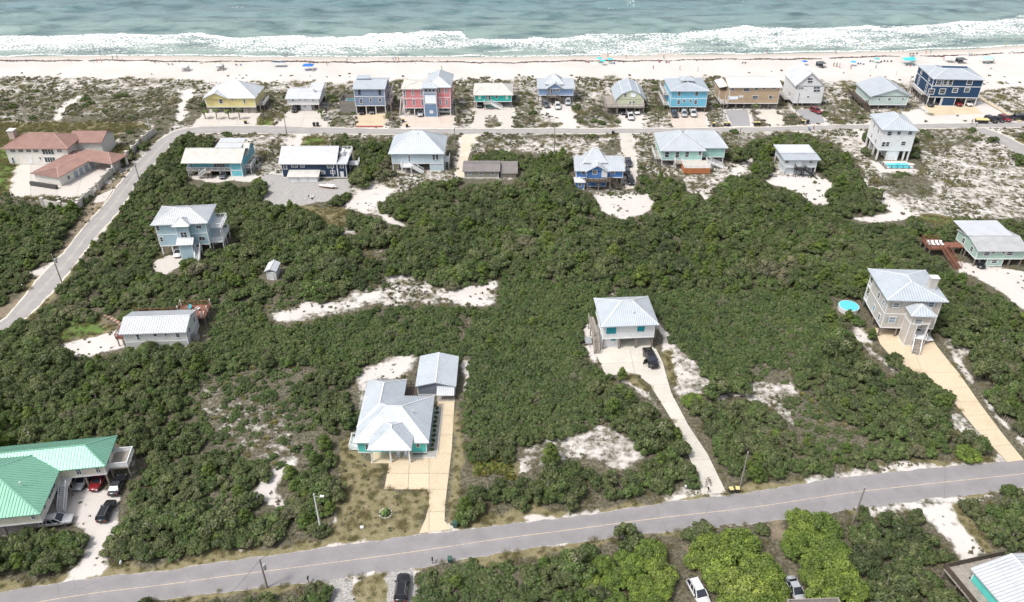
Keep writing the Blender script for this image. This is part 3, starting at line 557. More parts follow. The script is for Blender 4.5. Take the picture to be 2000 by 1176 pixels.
    ad = t.node('ShaderNodeVectorMath', operation='MULTIPLY_ADD'); ad.inputs[1].default_value = (3, 3, 3); t.link(nz.outputs['Color'], ad.inputs[0]); t.link(sc_.outputs[0], ad.inputs[2]); t.link(ad.outputs[0], vor.inputs['Vector'])
    cell = t.ramp(vor.outputs['Distance'], [(0.0, 1.0), (0.32, 0.0)])
    deep = t.ramp(n3, [(.35, (0.078, 0.158, 0.20)), (.65, (0.105, 0.20, 0.245))]); sh_c = (0.27, 0.34, 0.30)
    base = t.mix(t.attr('shallow'), deep, sh_c); base = t.mix(t.ramp(n4, [(.46, 0.0), (.66, .75)]), base, (0.045, 0.095, 0.105))  # dark streaks: shading of the swell painted into the water colour
    fo = t.attr('foam')
    k = t.math('ADD', fo, t.math('ADD', t.math('MULTIPLY', t.math('SUBTRACT', n2, .5), 1.3), t.math('ADD', t.math('MULTIPLY', t.math('SUBTRACT', n1, .5), .9), t.math('MULTIPLY', t.math('SUBTRACT', cell, .45), .55))))
    fm = t.ramp(k, [(.56, 0.0), (.80, 1.0)]); fm = t.math('MULTIPLY', fm, t.ramp(fo, [(.03, 0.0), (.2, 1.0)]))
    t.color(t.mix(fm, base, (0.80, 0.82, 0.82))); t.link(t.math('ADD', t.math('MULTIPLY', fm, .6), .14), t.b.inputs['Roughness'])
    t.b.inputs['Specular IOR Level'].default_value = 0.35; t.b.inputs['IOR'].default_value = 1.33
    t.bump(t.math('ADD', t.math('MULTIPLY', n1, .7), t.math('ADD', t.math('MULTIPLY', n2, .25), t.math('MULTIPLY', fm, .2))), .9, .55)
    me = np_mesh('sea', np.stack([X, Y, z], -1).reshape(-1, 3), fs, t.m, {'foam': foam, 'shallow': shal}, smooth=True)
    o = bpy.data.objects.new('sea', me); col.objects.link(o); tag(o, kind='structure')
# ------------------------------------------------------------------ building kit
def S(h, k=.72): return tuple(x * k for x in srgb(h))
WHITE = paint('white_trim', (.70, .71, .72), .5, wear=.08); PANE = glass(); PANE_B = glass('bluish_glass', (.10, .13, .16)); DARKP = paint('dark_screen', (.03, .03, .035), .5)
PILE = wood('weathered_piling', (.20, .175, .15)); PILEW = paint('white_piling', (.62, .62, .62), .6); DECK = wood('grey_deck', (.30, .27, .24)); DECKR = wood('red_brown_deck', (.20, .085, .055)); DECKO = wood('orange_cedar', (.40, .15, .06)); TEALS = paint('teal_shutter', S('#0f97a5', .8), .5)
ROOFW = metal_roof('white_metal_roof', (.58, .60, .63)); ROOFG = metal_roof('grey_metal_roof', (.46, .50, .54)); ROOFB = metal_roof('pale_blue_metal_roof', (.43, .48, .53)); ROOFS = shingle('grey_shingles', (.36, .37, .38)); ROOFD = shingle('brown_grey_shingles', (.19, .175, .17)); ROOFT = shingle('pale_shingles', (.50, .49, .46)); ROOFGREEN = metal_roof('green_metal_roof', S('#9bd6bd', .62)); 
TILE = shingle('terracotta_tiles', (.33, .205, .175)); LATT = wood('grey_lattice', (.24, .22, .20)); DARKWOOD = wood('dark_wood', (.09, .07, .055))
SEAMC = {'pale_blue_metal_roof': metal_roof('seam_pale', (.68, .71, .74)), 'white_metal_roof': metal_roof('seam_grey', (.40, .43, .46)), 'grey_metal_roof': metal_roof('seam_mid', (.62, .65, .68)), 'green_metal_roof': metal_roof('seam_green', S('#8cccb2', .58)), 'terracotta_tiles': shingle('tile_rows', (.24, .14, .12))}
CAPC = {'pale_blue_metal_roof': metal_roof('cap_white', (.74, .76, .78)), 'grey_metal_roof': metal_roof('cap_white', (.7, .7, .7)), 'white_metal_roof': metal_roof('cap_white', (.7, .7, .7)), 'terracotta_tiles': shingle('tile_ridge', (.42, .29, .25))}
R1 = (0, 100, 3.92); R2 = (350, 100, 3.92); R3 = (640, 100, 3.92); R4 = (1000, 100, 3.92); R5 = (1250, 100, 3.92); R6 = (1600, 100, 3.92)
R7 = (200, 370, 3.36); R8 = (1120, 550, 2.672); R9 = (1600, 410, 3.36); R10 = (600, 660, 2.939); R11 = (0, 820, 3.303); R12 = (450, 350, 3.36); R13 = (1300, 900, 2.857)
def solid(mb, faces, th):
    """closed shell under a set of top faces"""
    key = {}; V = []
    def idx(p_):
        k = tuple(round(c, 4) for c in p_)
        if k not in key: key[k] = len(V); V.append(Vector(p_))
        return key[k]
    F = [[idx(p_) for p_ in f] for f in faces]; E = {}
    for f in F:
        for a, b in zip(f, f[1:] + f[:1]): E[frozenset((a, b))] = E.get(frozenset((a, b)), 0) + 1
    n = len(V); vs = [v[:] for v in V] + [(v.x, v.y, v.z - th) for v in V]; fs = [tuple(f) for f in F] + [tuple(i + n for i in reversed(f)) for f in F]
    for f in F:
        for a, b in zip(f, f[1:] + f[:1]):
            if E[frozenset((a, b))] == 1: fs.append((a, a + n, b + n, b))
    mb.mesh(vs, fs); return mb
def clip_line(poly, o, d, n):
    """interval of the line o+t*d inside the convex polygon in its own plane"""
    c = sum(poly, Vector()) / len(poly); t0, t1 = -1e9, 1e9
    for a, b in zip(poly, poly[1:] + poly[:1]):
        e = (b - a); m = n.cross(e).normalized()
        if (c - a).dot(m) < 0: m = -m
        k = d.dot(m); q = (a - o).dot(m)
        if abs(k) < 1e-6:
            if -q < 0: return None
            continue
        if k > 0: t0 = max(t0, q / k)
        else: t1 = min(t1, q / k)
    return (t0, t1) if t1 - t0 > .1 else None
class House:
    def __init__(s, name, label, cat, zoom, A, B, rot=0.0, group=None, az=0.0):
        s.zm = zoom; a = s.px(*A); s.o = G(*a, az); s.o.z = 0; b = G(*s.px(*B), az); b.z = 0
        if isinstance(rot, tuple): q = G(*s.px(*rot[1]), rot[2]) - G(*s.px(*rot[0]), rot[2]); rot = math.degrees(math.atan2(q.y, q.x))
        if rot is None: d = b - s.o; s.rz = math.atan2(d.y, d.x); s.W = d.length
        else:
            s.rz = R(rot); q = s.ray(*B)
            nrm = Vector((-math.sin(s.rz), math.cos(s.rz), 0)); c0 = Vector((0, 0, CAMH)); t = (s.o - c0).dot(nrm) / q.dot(nrm); h = c0 + q * t
            s.W = (h - s.o).dot(Vector((math.cos(s.rz), math.sin(s.rz), 0)))
        s.ex = Vector((math.cos(s.rz), math.sin(s.rz), 0)); s.ey = Vector((-math.sin(s.rz), math.cos(s.rz), 0))
        s.root = empty(name, s.o, s.rz, label, cat, group); s.seam = None
    def px(s, u, v): return (s.zm[0] + u / s.zm[2], s.zm[1] + v / s.zm[2])
    def ray(s, u, v): return ray(*s.px(u, v))
    def fp(s, u, v, y=0.0):
        c0 = Vector((0, 0, CAMH)); q = s.ray(u, v); t = (s.o + s.ey * y - c0).dot(s.ey) / q.dot(s.ey); h = c0 + q * t - s.o; return h.dot(s.ex), h.z
    def sp(s, u, v, x=0.0):
        c0 = Vector((0, 0, CAMH)); q = s.ray(u, v); t = (s.o + s.ex * x - c0).dot(s.ex) / q.dot(s.ex); h = c0 + q * t - s.o; return h.dot(s.ey), h.z
    def hp(s, u, v, z=0.0):
        h = G(*s.px(u, v), z) - s.o; return h.dot(s.ex), h.dot(s.ey)
    def z(s, v, u=None, y=0.0): return s.fp(u if u is not None else 0, v, y)[1]
    def keep(s, x0, x1, y0, y1, g=.5):
        keep([(s.o + s.ex * a + s.ey * b)[:2] for a, b in ((x0 - g, y0 - g), (x1 + g, y0 - g), (x1 + g, y1 + g), (x0 - g, y1 + g))])
    # parts
    def part(s, name, mb, mat, parent=None, label=None):
        o = mb.build(name, mat, parent or s.root)
        if label: o['label'] = label
        return o
    def box(s, name, x0, x1, y0, y1, z0, z1, mat, parent=None, label=None): return s.part(name, MB().box(x0, x1, y0, y1, z0, z1), mat, parent, label)
    def wall(s, x0, x1, y0, y1, z0, z1, mat, trim=True, k=True, bands=()):
        o = s.box('wall', x0, x1, y0, y1, z0, z1, mat); mb = MB(); e = .03
        if k: s.keep(x0, x1, y0, y1)
        if trim:
            for x in (x0, x1):
                for y in (y0, y1): mb.box(x - (e if x == x0 else .14), x + (.14 if x == x0 else e), y - (e if y == y0 else .14), y + (.14 if y == y0 else e), z0 + .04, z1 - .05)
            for zb in (z0,) + tuple(bands): mb.box(x0 - .045, x1 + .045, y0 - .045, y1 + .045, zb - .02, zb + .22)
            s.part('trim', mb, WHITE, o)
        return o
    def roof(s, faces, mat, th=.2, seam=None, cap=True, parent=None, name='roof', capmat=None):
        faces = [[Vector(p_) for p_ in f] for f in faces]; mb = MB(); solid(mb, faces, th); o = s.part(name, mb, mat, parent); o['_roof'] = 1; del o['_roof']
        if cap:
            E = {}
            for f in faces:
                for a, b in zip(f, f[1:] + f[:1]):
                    k = frozenset((tuple(round(c, 3) for c in a), tuple(round(c, 3) for c in b))); E.setdefault(k, []).append((a, b))
            cb = MB(); n = 0
            for k, L in E.items():
                if len(L) == 2: a, b = L[0]; cb.bar(a + Vector((0, 0, .03)), b + Vector((0, 0, .03)), .24, .08); n += 1
            if n: s.part('ridge_cap', cb, capmat or CAPC.get(mat.name, mat), o)
        sm = seam if seam is not None else s.seam
        if sm:
            rb = MB()
            for f in faces:
                n = (f[1] - f[0]).cross(f[2] - f[0]); 
                if n.length < 1e-4: continue
                n.normalize(); n = n if n.z > 0 else -n
                if n.z > .999: continue
                d = Vector((n.x, n.y, 0)); d = (d - n * d.dot(n)).normalized(); lat = n.cross(d).normalized(); c = f[0]; ts = [(p_ - c).dot(lat) for p_ in f]; t = math.ceil(min(ts) / sm) * sm
                while t < max(ts):
                    q = clip_line(f, c + lat * (t + .03), d, n)
                    if q: a = c + lat * (t + .03) + d * q[0]; b = c + lat * (t + .03) + d * q[1]; rb.bar(a + n * .02, b + n * .02, .075, .08, up=n)
                    t += sm
            if rb.v: w = s.part('seams', rb, SEAMC.get(mat.name, mat), o); w['kind'] = 'stuff'
        return o
    def hip(s, x0, x1, y0, y1, ze, zr, mat, axis=None, inset=None, **kw):
        w, d = x1 - x0, y1 - y0; axis = axis or ('x' if w >= d else 'y')
        if axis == 'x':
            i = min(d / 2 if inset is None else inset, w / 2 - .01); ym = (y0 + y1) / 2; a = (x0 + i, ym, zr); b = (x1 - i, ym, zr)
            f = [[(x0, y0, ze), (x1, y0, ze), b, a], [(x1, y1, ze), (x0, y1, ze), a, b], [(x0, y1, ze), (x0, y0, ze), a], [(x1, y0, ze), (x1, y1, ze), b]]
        else:
            i = min(w / 2 if inset is None else inset, d / 2 - .01); xm = (x0 + x1) / 2; a = (xm, y0 + i, zr); b = (xm, y1 - i, zr)
            f = [[(x0, y0, ze), (x1, y0, ze), a], [(x1, y0, ze), (x1, y1, ze), b, a], [(x1, y1, ze), (x0, y1, ze), b], [(x0, y1, ze), (x0, y0, ze), a, b]]
        return s.roof(f, mat, **kw)
    def gable(s, x0, x1, y0, y1, ze, zr, mat, axis='x', wall=None, oh=.5, peak=.5, **kw):
        """wall: material of the gable triangles, set in by the overhang oh"""
        if axis == 'x':
            ym = y0 + (y1 - y0) * peak; f = [[(x0, y0, ze), (x1, y0, ze), (x1, ym, zr), (x0, ym, zr)], [(x1, y1, ze), (x0, y1, ze), (x0, ym, zr), (x1, ym, zr)]]; tri = [(y0, ze), (y1, ze), (ym, zr)]
            o = s.roof(f, mat, **kw)
            if wall:
                for x in (x0 + oh, x1 - oh):
                    e = .12 if x < (x0 + x1) / 2 else -.12
                    sl = [( q if abs(q - ym) < .01 else q, z_ - .22) for q, z_ in tri]
                    s.part('gable', MB().mesh([(x, a, b) for a, b in sl] + [(x + e, a, b) for a, b in sl], [(0, 1, 2), (3, 5, 4), (0, 3, 4, 1), (1, 4, 5, 2), (2, 5, 3, 0)]), wall)
        else:
            xm = x0 + (x1 - x0) * peak; f = [[(x0, y1, ze), (x0, y0, ze), (xm, y0, zr), (xm, y1, zr)], [(x1, y0, ze), (x1, y1, ze), (xm, y1, zr), (xm, y0, zr)]]; tri = [(x0, ze), (x1, ze), (xm, zr)]
            o = s.roof(f, mat, **kw)
            if wall:
                for y in ((y0 + oh, y1 - oh) if kw.get('both', True) else (y0 + oh,)):
                    e = .12 if y < (y0 + y1) / 2 else -.12; sl = [(q, z_ - .22) for q, z_ in tri]
                    s.part('gable', MB().mesh([(a, y, b) for a, b in sl] + [(a, y + e, b) for a, b in sl], [(0, 1, 2), (3, 5, 4), (0, 3, 4, 1), (1, 4, 5, 2), (2, 5, 3, 0)]), wall)
        return o
    def win_m(s, face, a0, a1, z0, z1, at=0.0, frame=WHITE, pane=PANE, name='window', mull=0, fw=.11, cross=True, inner='pane'):
        """window in metres: face F front (a = x, plane y = at), L / R side (a = y, plane x = at)"""
        if a0 > a1: a0, a1 = a1, a0
        if z0 > z1: z0, z1 = z1, z0
        fr = MB(); pa = MB()
        def bx(mb, b0, b1, c0, c1, d0, d1):
            if face == 'F': mb.box(b0, b1, at - d1, at - d0, c0, c1)
            elif face == 'L': mb.box(at - d1, at - d0, b0, b1, c0, c1)
            else: mb.box(at + d0, at + d1, b0, b1, c0, c1)
        w = min(fw, (a1 - a0) * .3); bx(fr, a0 - w, a0, z0 - w, z1 + w, -.02, .08); bx(fr, a1, a1 + w, z0 - w, z1 + w, -.02, .08); bx(fr, a0, a1, z1, z1 + w, -.02, .08); bx(fr, a0, a1, z0 - w, z0, -.02, .09)
        if cross and z1 - z0 > .7: bx(fr, a0, a1, (z0 + z1) / 2 - .025, (z0 + z1) / 2 + .025, .02, .055)
        for k in range(mull): x = a0 + (a1 - a0) * (k + 1) / (mull + 1); bx(fr, x - .035, x + .035, z0, z1, .02, .06)
        o = s.part(name, fr, frame); bx(pa, a0, a1, z0, z1, -.03, .03); s.part(inner, pa, pane, o); return o
    def win(s, u0, v0, u1, v1, y=0.0, **kw):
        x0, z1 = s.fp(u0, v0, y); x1, z0 = s.fp(u1, v1, y); return s.win_m('F', x0, x1, z0, z1, at=y, **kw)
    def winS(s, u0, v0, u1, v1, x=0.0, **kw):
        um = (u0 + u1) / 2; y0, _ = s.sp(u0, (v0 + v1) / 2, x); y1, _ = s.sp(u1, (v0 + v1) / 2, x); _, z1 = s.sp(um, v0, x); _, z0 = s.sp(um, v1, x)
        return s.win_m('L' if x < s.W / 2 else 'R', y0, y1, z0, z1, at=x, **kw)
    def piles(s, xs, ys, z1, mat=PILE, w=.3, z0=-.4):
        for x in xs:
            for y in ys: s.box('piling', x - w / 2, x + w / 2, y - w / 2, y + w / 2, z0, z1, mat)
    def rail(s, pts, z, h=1.05, mat=WHITE, bal=.3, name='railing', solidp=False):
        mb = MB()
        for a, b in zip(pts, pts[1:]):
            a = Vector((a[0], a[1], a[2] if len(a) > 2 else z)); b = Vector((b[0], b[1], b[2] if len(b) > 2 else z)); L = (b - a).length; up = Vector((0, 0, 1))
            mb.bar(a + up * h, b + up * h, .12, .09); mb.bar(a + up * .16, b + up * .16, .06, .07)
            if solidp: mb.bar(a + up * h * .55, b + up * h * .55, .05, h * .8)
            n = max(1, round(L / 1.8))
            for k in range(n + 1): p_ = a.lerp(b, k / n); mb.box(p_.x - .06, p_.x + .06, p_.y - .06, p_.y + .06, p_.z, p_.z + h + .06)
            if bal and not solidp:
                n = int(L / bal)
                for k in range(1, n): p_ = a.lerp(b, k / n); mb.box(p_.x - .022, p_.x + .022, p_.y - .022, p_.y + .022, p_.z + .15, p_.z + h)
        return s.part(name, mb, mat)
    def deck(s, x0, x1, y0, y1, z, mat=DECK, legs=True, rails='', rmat=WHITE, th=.22, legmat=None, solidp=False, leg_step=3.0):
        o = s.box('deck', x0, x1, y0, y1, z - th, z, mat); s.keep(x0, x1, y0, y1, .2)
        if legs and z > .5:
            nx = max(1, round((x1 - x0) / leg_step)); ny = max(1, round((y1 - y0) / leg_step))
            for i in range(nx + 1):
                for j in range(ny + 1): x = x0 + .2 + (x1 - x0 - .4) * i / nx; y = y0 + .2 + (y1 - y0 - .4) * j / ny; s.box('deck_post', x - .1, x + .1, y - .1, y + .1, -.3, z - th - .01, legmat or PILE)
        P_ = {'F': [(x0, y0 + .06), (x1, y0 + .06)], 'B': [(x0, y1 - .06), (x1, y1 - .06)], 'L': [(x0 + .06, y0), (x0 + .06, y1)], 'R': [(x1 - .06, y0), (x1 - .06, y1)]}
        for c in rails: s.rail(P_[c], z, mat=rmat, solidp=solidp)
        return o
    def stairs(s, top, bot, w, mat=DECK, rails=True, rmat=WHITE):
        """top and bot (x, y, z) at the middle of the flight"""
        a = Vector(top); b = Vector(bot); d = b - a; hd = Vector((d.x, d.y, 0)).normalized(); sd = Vector((-hd.y, hd.x, 0)); mb = MB(); n = max(3, round(abs(d.z) / .19))
        for q in (-1, 1): mb.bar(a + sd * (q * w / 2) - Vector((0, 0, .15)), b + sd * (q * w / 2) - Vector((0, 0, .05)), .07, .28)
        for k in range(n):
            p_ = a.lerp(b, (k + .5) / n); mb.bar(p_ - sd * (w / 2), p_ + sd * (w / 2), .29, .05)
        o = s.part('stairs', mb, mat)
        if rails:
            for q in (-1, 1): s.rail([tuple(a + sd * (q * w / 2)), tuple(b + sd * (q * w / 2))], 0, mat=rmat, bal=.35)
        mn = [min(a.x, b.x) - w / 2, max(a.x, b.x) + w / 2, min(a.y, b.y) - w / 2, max(a.y, b.y) + w / 2]; s.keep(*mn, .1); return o
    def chimney(s, x0, x1, y0, y1, z0, z1, mat, parent=None):
        c = s.box('chimney', x0, x1, y0, y1, z0, z1, mat, parent); s.box('cap', x0 - .12, x1 + .12, y0 - .12, y1 + .12, z1 - .12, z1 + .08, WHITE, c); return c
    def vent(s, x, y, z, parent=None): s.part('roof_vent', MB().cyl((x, y, z - .1), (x, y, z + .45), .09, n=8).cyl((x, y, z + .45), (x, y, z + .52), .14, n=8), PILEW, parent)
# ------------------------------------------------------------------ beach row
h = House('beach_house', 'pale yellow stilt house with white metal roof behind four palm trees', 'house', R2, (223, 475), (597, 475)); W = h.W; o_ = .5
z0 = h.z(430, 400); ze = h.fp(400, 360, -o_)[1]; D = max(8, h.hp(645, 272, ze)[1]); wm = siding('yellow_siding', S('#efe2a0', .78)); zr = h.fp(390, 225, D / 2)[1]
h.wall(0, W, 0, D, z0, ze, wm); h.hip(-o_, W + o_, -o_, D + o_, ze, zr, ROOFW, inset=W * .42); gx1 = h.fp(385, 362)[0]; gp = h.fp(297, 312)[1]
h.gable(-o_ - .05, gx1, -o_ - .6, D * .55, ze + .02, gp, ROOFW, axis='y', wall=wm, oh=.55)
for q in ((305, 370, 335, 400), (490, 370, 508, 398), (400, 366, 414, 376)): h.win(*q, y=-.02)
h.piles([.2 + (W - .4) * k / 6 for k in range(7)], [.3, D / 2, D - .3], z0); h.box('lattice_screen', W * .72, W - .3, .4, .5, .05, z0 - .4, LATT); h.deck(W + .02, W + 2.2, D * .2, D * .8, z0, rails='FR'); h.box('lattice_screen', .3, W - .3, D - .2, D - .1, .05, z0 - .1, LATT)

h = House('beach_house', 'low white stilt house with pale grey low roof and a white ground-floor store', 'house', R2, (840, 463), (1078, 463)); W = h.W
z0 = h.z(410, 950); ze = h.fp(950, 365, -.5)[1]; D = 11; wm = siding('white_siding', (.66, .67, .68)); zr = h.fp(950, 290, D * .5)[1]
h.wall(0, W, 0, D, z0, ze, wm); r_ = h.gable(-.6, W + .6, -.5, D + .5, ze, zr, ROOFW, wall=wm, oh=.6); x_ = W * .62; zq = h.fp(1060, 268, D * .62)[1]
h.roof([[(x_, D * .35, zr - .25), (W + .62, D * .35, zr - .25), (W + .62, D * .95, zq + .2), (x_, D * .95, zq + .2)]], ROOFW, name='upper_roof', th=.5)
h.chimney(W * .78, W * .83, D * .3, D * .36, ze, zr + .9, WHITE)
for q in ((863, 366, 880, 382), (918, 366, 930, 377), (960, 364, 972, 377), (1018, 366, 1030, 382)): h.win(*q)
x0 = h.fp(925, 430)[0]; x1 = h.fp(1005, 430)[0]; h.wall(x0, x1, 1.2, 6, 0, z0, wm); h.win(952, 414, 960, 430, y=1.2); h.win(962, 414, 970, 430, y=1.2)
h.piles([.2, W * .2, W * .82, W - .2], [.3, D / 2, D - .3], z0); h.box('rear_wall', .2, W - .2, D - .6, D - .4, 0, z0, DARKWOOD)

h = House('beach_house', 'blue grey two storey stilt house with rooftop hatch and a raised pool deck', 'house', R3, (220, 484), (450, 484)); W = h.W
z0 = h.z(420, 330); zm = h.z(350, 330); ze = h.fp(330, 290, -.4)[1]; D = 11.5; wm = siding('blue_grey_siding', S('#8fa2c0', .7)); zr = h.fp(330, 222, D * .5)[1]
h.wall(0, W, 0, D, z0, ze, wm, bands=(zm,)); h.gable(-.4, W + .4, -.4, D + .4, ze, zr, ROOFG, wall=wm, oh=.4); a = h.fp(228, 205, D * .6)[0]; b = h.fp(322, 205, D * .6)[0]; zc = h.fp(275, 200, D * .6)[1]
h.box('roof_hatch', a, b, D * .52, D * .72, zr - 1, zc, wm); h.roof([[(a - .2, D * .5, zc), (b + .2, D * .5, zc), (b + .2, D * .75, zc + .35), (a - .2, D * .75, zc + .35)]], ROOFG, name='hatch_roof')
for q in ((232, 296, 254, 334), (388, 296, 410, 334)): h.win(*q, frame=wm, pane=DARKP)
for q in ((245, 366, 268, 400), (320, 362, 338, 386), (389, 362, 413, 386)): h.win(*q)
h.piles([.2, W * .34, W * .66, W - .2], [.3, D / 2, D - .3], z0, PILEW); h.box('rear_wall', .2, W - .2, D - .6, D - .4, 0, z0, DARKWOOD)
dz = h.fp(150, 415, .8)[1]; dx = h.fp(92, 415, .8)[0]; h.deck(dx, -.1, .8, 8, dz, LATT, rails='', leg_step=2.4); h.box('skirt', dx, -.15, .85, .95, .05, dz - .25, LATT)
for f_ in ('F', 'L', 'B'): h.rail({'F': [(dx, .86), (-.1, .86)], 'L': [(dx + .06, .8), (dx + .06, 8)], 'B': [(dx, 7.9), (-.1, 7.9)]}[f_], dz, h=1.5, mat=LATT, solidp=True)
WATERP = NT('pool_water'); WATERP.color((.10, .52, .60)); WATERP.set(Roughness=.05); WATERP.bump(WATERP.noise(WATERP.pos(), 3, 3), .2, .03); POOLDARK = NT('dark_pool_water'); POOLDARK.color((.05, .17, .19)); POOLDARK.set(Roughness=.05)
p_ = h.part('pool_rim', MB().box(dx + 1.6, -.9, 2.6, 6.6, dz, dz + .5), paint('pool_rim_blue', (.22, .30, .36))); h.box('pool_water', dx + 1.85, -1.15, 2.85, 6.35, dz + .3, dz + .52, POOLDARK.m, p_)
for k in (.3, .8): h.rail([(W + .3, D * k), (W + 1.2, D * (k + .15))], z0)
h.deck(W + .05, W + 1.6, D * .15, D, z0, rails='FR'); h.deck(W + .05, W + 1.6, D * .4, D, zm, rails='FR', legs=False)

h = House('beach_house', 'coral pink stilt house with blue central tower and grey hip roofs', 'house', R3, (588, 497), (946, 497)); W = h.W
z0 = h.z(437, 760); wm = siding('coral_siding', S('#f39aa0', .66)); bm_ = siding('tower_blue_siding', S('#7d9cc0', .7)); x1 = h.fp(742, 440)[0]; x2 = h.fp(842, 440)[0]
zl = h.fp(650, 290, -.5)[1]; zrr = h.fp(890, 277, -.5)[1]; D = 13; h.wall(0, x1, 0, D * .72, z0, zl, wm, bands=((z0 + zl) / 2,)); h.wall(x2 - 3.4, W, 0, D, z0, zrr, wm, bands=((z0 + zrr) / 2,))
h.hip(-.5, x2 + 1, -.5, D * .72 + .5, zl, h.fp(650, 233, D * .36)[1], ROOFT); h.hip(x2 - 4, W + .5, -.5, D + .5, zrr, h.fp(845, 165, D * .5)[1], ROOFG, axis='y', inset=3.5)
zt = h.fp(785, 283, -1.9)[1]; h.wall(x1 + .05, x2 - .05, -1.2, 2.5, 0, zt, bm_, bands=(h.fp(785, 405, -1.2)[1], h.fp(785, 322, -1.2)[1])); h.hip(x1 - .5, x2 + .5, -1.8, 4.4, zt, h.fp(785, 230, 1.3)[1], ROOFG, axis='y', inset=2.6)
for x in (742, 772, 801): h.win(x, 290, x + 20, 310, y=-1.2, cross=False)
h.win(744, 338, 828, 396, y=-1.2, mull=2, pane=glass('pale_glass', (.42, .46, .5)), cross=False); h.win(782, 456, 806, 474, y=-1.2, pane=glass('pale_glass'), cross=False)
for x in (580, 644, 711): h.win(x, 300, x + 17, 340, pane=PANE_B)
for x in (586, 651, 716): h.win(x, 370, x + 18, 414, pane=PANE_B)
for x in (847, 895): h.win(x, 281, x + 18, 320, pane=PANE_B)
for x in (853, 902): h.win(x, 370, x + 18, 411, pane=PANE_B)
h.piles([.2, x1 * .5, x1 - .2, x2 + .3, W - .25], [.3, D * .35, D * .7], z0, PILEW); h.box('rear_wall', .2, W - .2, D * .7 - .3, D * .7 - .15, 0, z0, DARKWOOD); h.stairs((-1.1, 5.5, z0), (-1.1, 1.0, .1), 1.1); h.deck(-1.8, -.05, 5.4, D * .7, z0, rails='L')

h = House('beach_house', 'turquoise stilt house with pale shingle roof and white front stairs', 'house', R3, (1128, 436), (1408, 436)); W = h.W
z0 = h.z(388, 1260); ze = h.fp(1260, 336, -.5)[1]; D = 11.5; wm = siding('turquoise_siding', S('#35c6bd', .72)); zr = h.fp(1265, 244, D * .5)[1]
h.wall(0, W, 0, D, z0, ze, wm); h.hip(-.6, W + .6, -.5, D + .5, ze, zr, ROOFT, inset=4)
for q in ((1157, 343, 1170, 366), (1364, 340, 1378, 364)): h.win(*q, pane=glass('green_glass', (.28, .55, .40)))
h.win(1284, 339, 1302, 359); h.win(1232, 338, 1247, 372, name='door', inner='panel'); h.win(1212, 340, 1222, 366)
xa, xb = h.fp(1203, 400)[0], h.fp(1285, 400)[0]; h.wall(xa, xb, .6, 5, 0, z0, wm); zl_ = z0 - .15; h.deck(h.fp(1198, 395)[0], h.fp(1252, 395)[0], -2.0, -.05, zl_, rails='FL'); h.stairs((h.fp(1252, 385, -1)[0], -1.1, zl_), (h.fp(1338, 450, -1)[0], -1.1, .1), 1.5, mat=WHITE)
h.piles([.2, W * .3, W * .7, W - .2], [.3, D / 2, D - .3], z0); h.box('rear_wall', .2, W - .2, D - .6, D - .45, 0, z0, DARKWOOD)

h = House('beach_house', 'periwinkle blue stilt house with steep central gable above parked cars', 'house', R4, (200, 392), (466, 392)); W = h.W
z0 = h.z(340, 330); ze = h.fp(430, 287, -.5)[1]; D = 11; wm = siding('periwinkle_siding', S('#9dbbe6', .74)); zr = h.fp(430, 212, D * .5)[1]
h.wall(0, W, 0, D, z0, ze, wm); h.gable(-.5, W + .5, -.5, D + .5, ze, zr, ROOFG, wall=wm, oh=.5); a = h.fp(268, 290)[0]; b = h.fp(386, 290)[0]; gp = h.fp(326, 246, -.8)[1]; zp = h.fp(320, 172, D * .42)[1]
h.gable(a - .4, b + .4, -.8, D * .45, ze + .02, gp, ROOFG, axis='y', wall=wm, oh=.62); h.hip(a - .6, b + .6, D * .12, D * .75, zr - .6, zp, ROOFG)
for q in ((275, 291, 288, 315), (345, 286, 362, 307)): h.win(*q, y=-.2)
h.win(297, 291, 310, 320, y=-.2, name='door', inner='panel'); dz = z0; h.deck(h.fp(268, 340, -1)[0], h.fp(337, 340, -1)[0], -2.2, -.05, dz, DARKWOOD, rails='FL', rmat=PILE); h.stairs((h.fp(337, 340, -1)[0], -1.2, dz), (h.fp(380, 396, -1)[0] + 1, -1.2, .1), 1.4, rmat=PILE, mat=DARKWOOD)
h.piles([.2 + (W - .4) * k / 4 for k in range(5)], [.3, D / 2, D - .3], z0); h.box('rear_wall', .2, W - .2, D - .6, D - .45, 0, z0, DARKWOOD)

h = House('beach_house', 'cream stilt house with pale gambrel roof and wraparound grey deck', 'house', R4, (800, 478), (1000, 478)); W = h.W
z0 = h.z(418, 900); D = max(11, 13); wm = siding('cream_green_siding', S('#dfe6c8', .74)); y_ = -.3; E0 = h.fp(770, 380, y_); B0 = h.fp(830, 330, y_); P0 = h.fp(895, 305, y_); B1 = h.fp(980, 316, y_); E1 = h.fp(1012, 375, y_)
zb = (B0[1] + B1[1]) / 2; zz = (E0[1] + E1[1]) / 2; bx0, bx1 = W * .17, W * .83; zp = P0[1] + .3; Y0, Y1 = y_, D
h.roof([[(-1.0, Y1, zz), (-1.0, Y0, zz), (bx0, Y0, zb), (bx0, Y1, zb)], [(bx0, Y1, zb), (bx0, Y0, zb), (W / 2, Y0, zp), (W / 2, Y1, zp)], [(W / 2, Y1, zp), (W / 2, Y0, zp), (bx1, Y0, zb), (bx1, Y1, zb)], [(bx1, Y1, zb), (bx1, Y0, zb), (W + 1.0, Y0, zz), (W + 1.0, Y1, zz)]], ROOFB)
h.wall(0, W, 0, D - .2, z0, zz + .3, wm); pr = [(0, zz + .2), (W, zz + .2), (bx1 - .05, zb - .25), (W / 2, zp - .25), (bx0 + .05, zb - .25)]
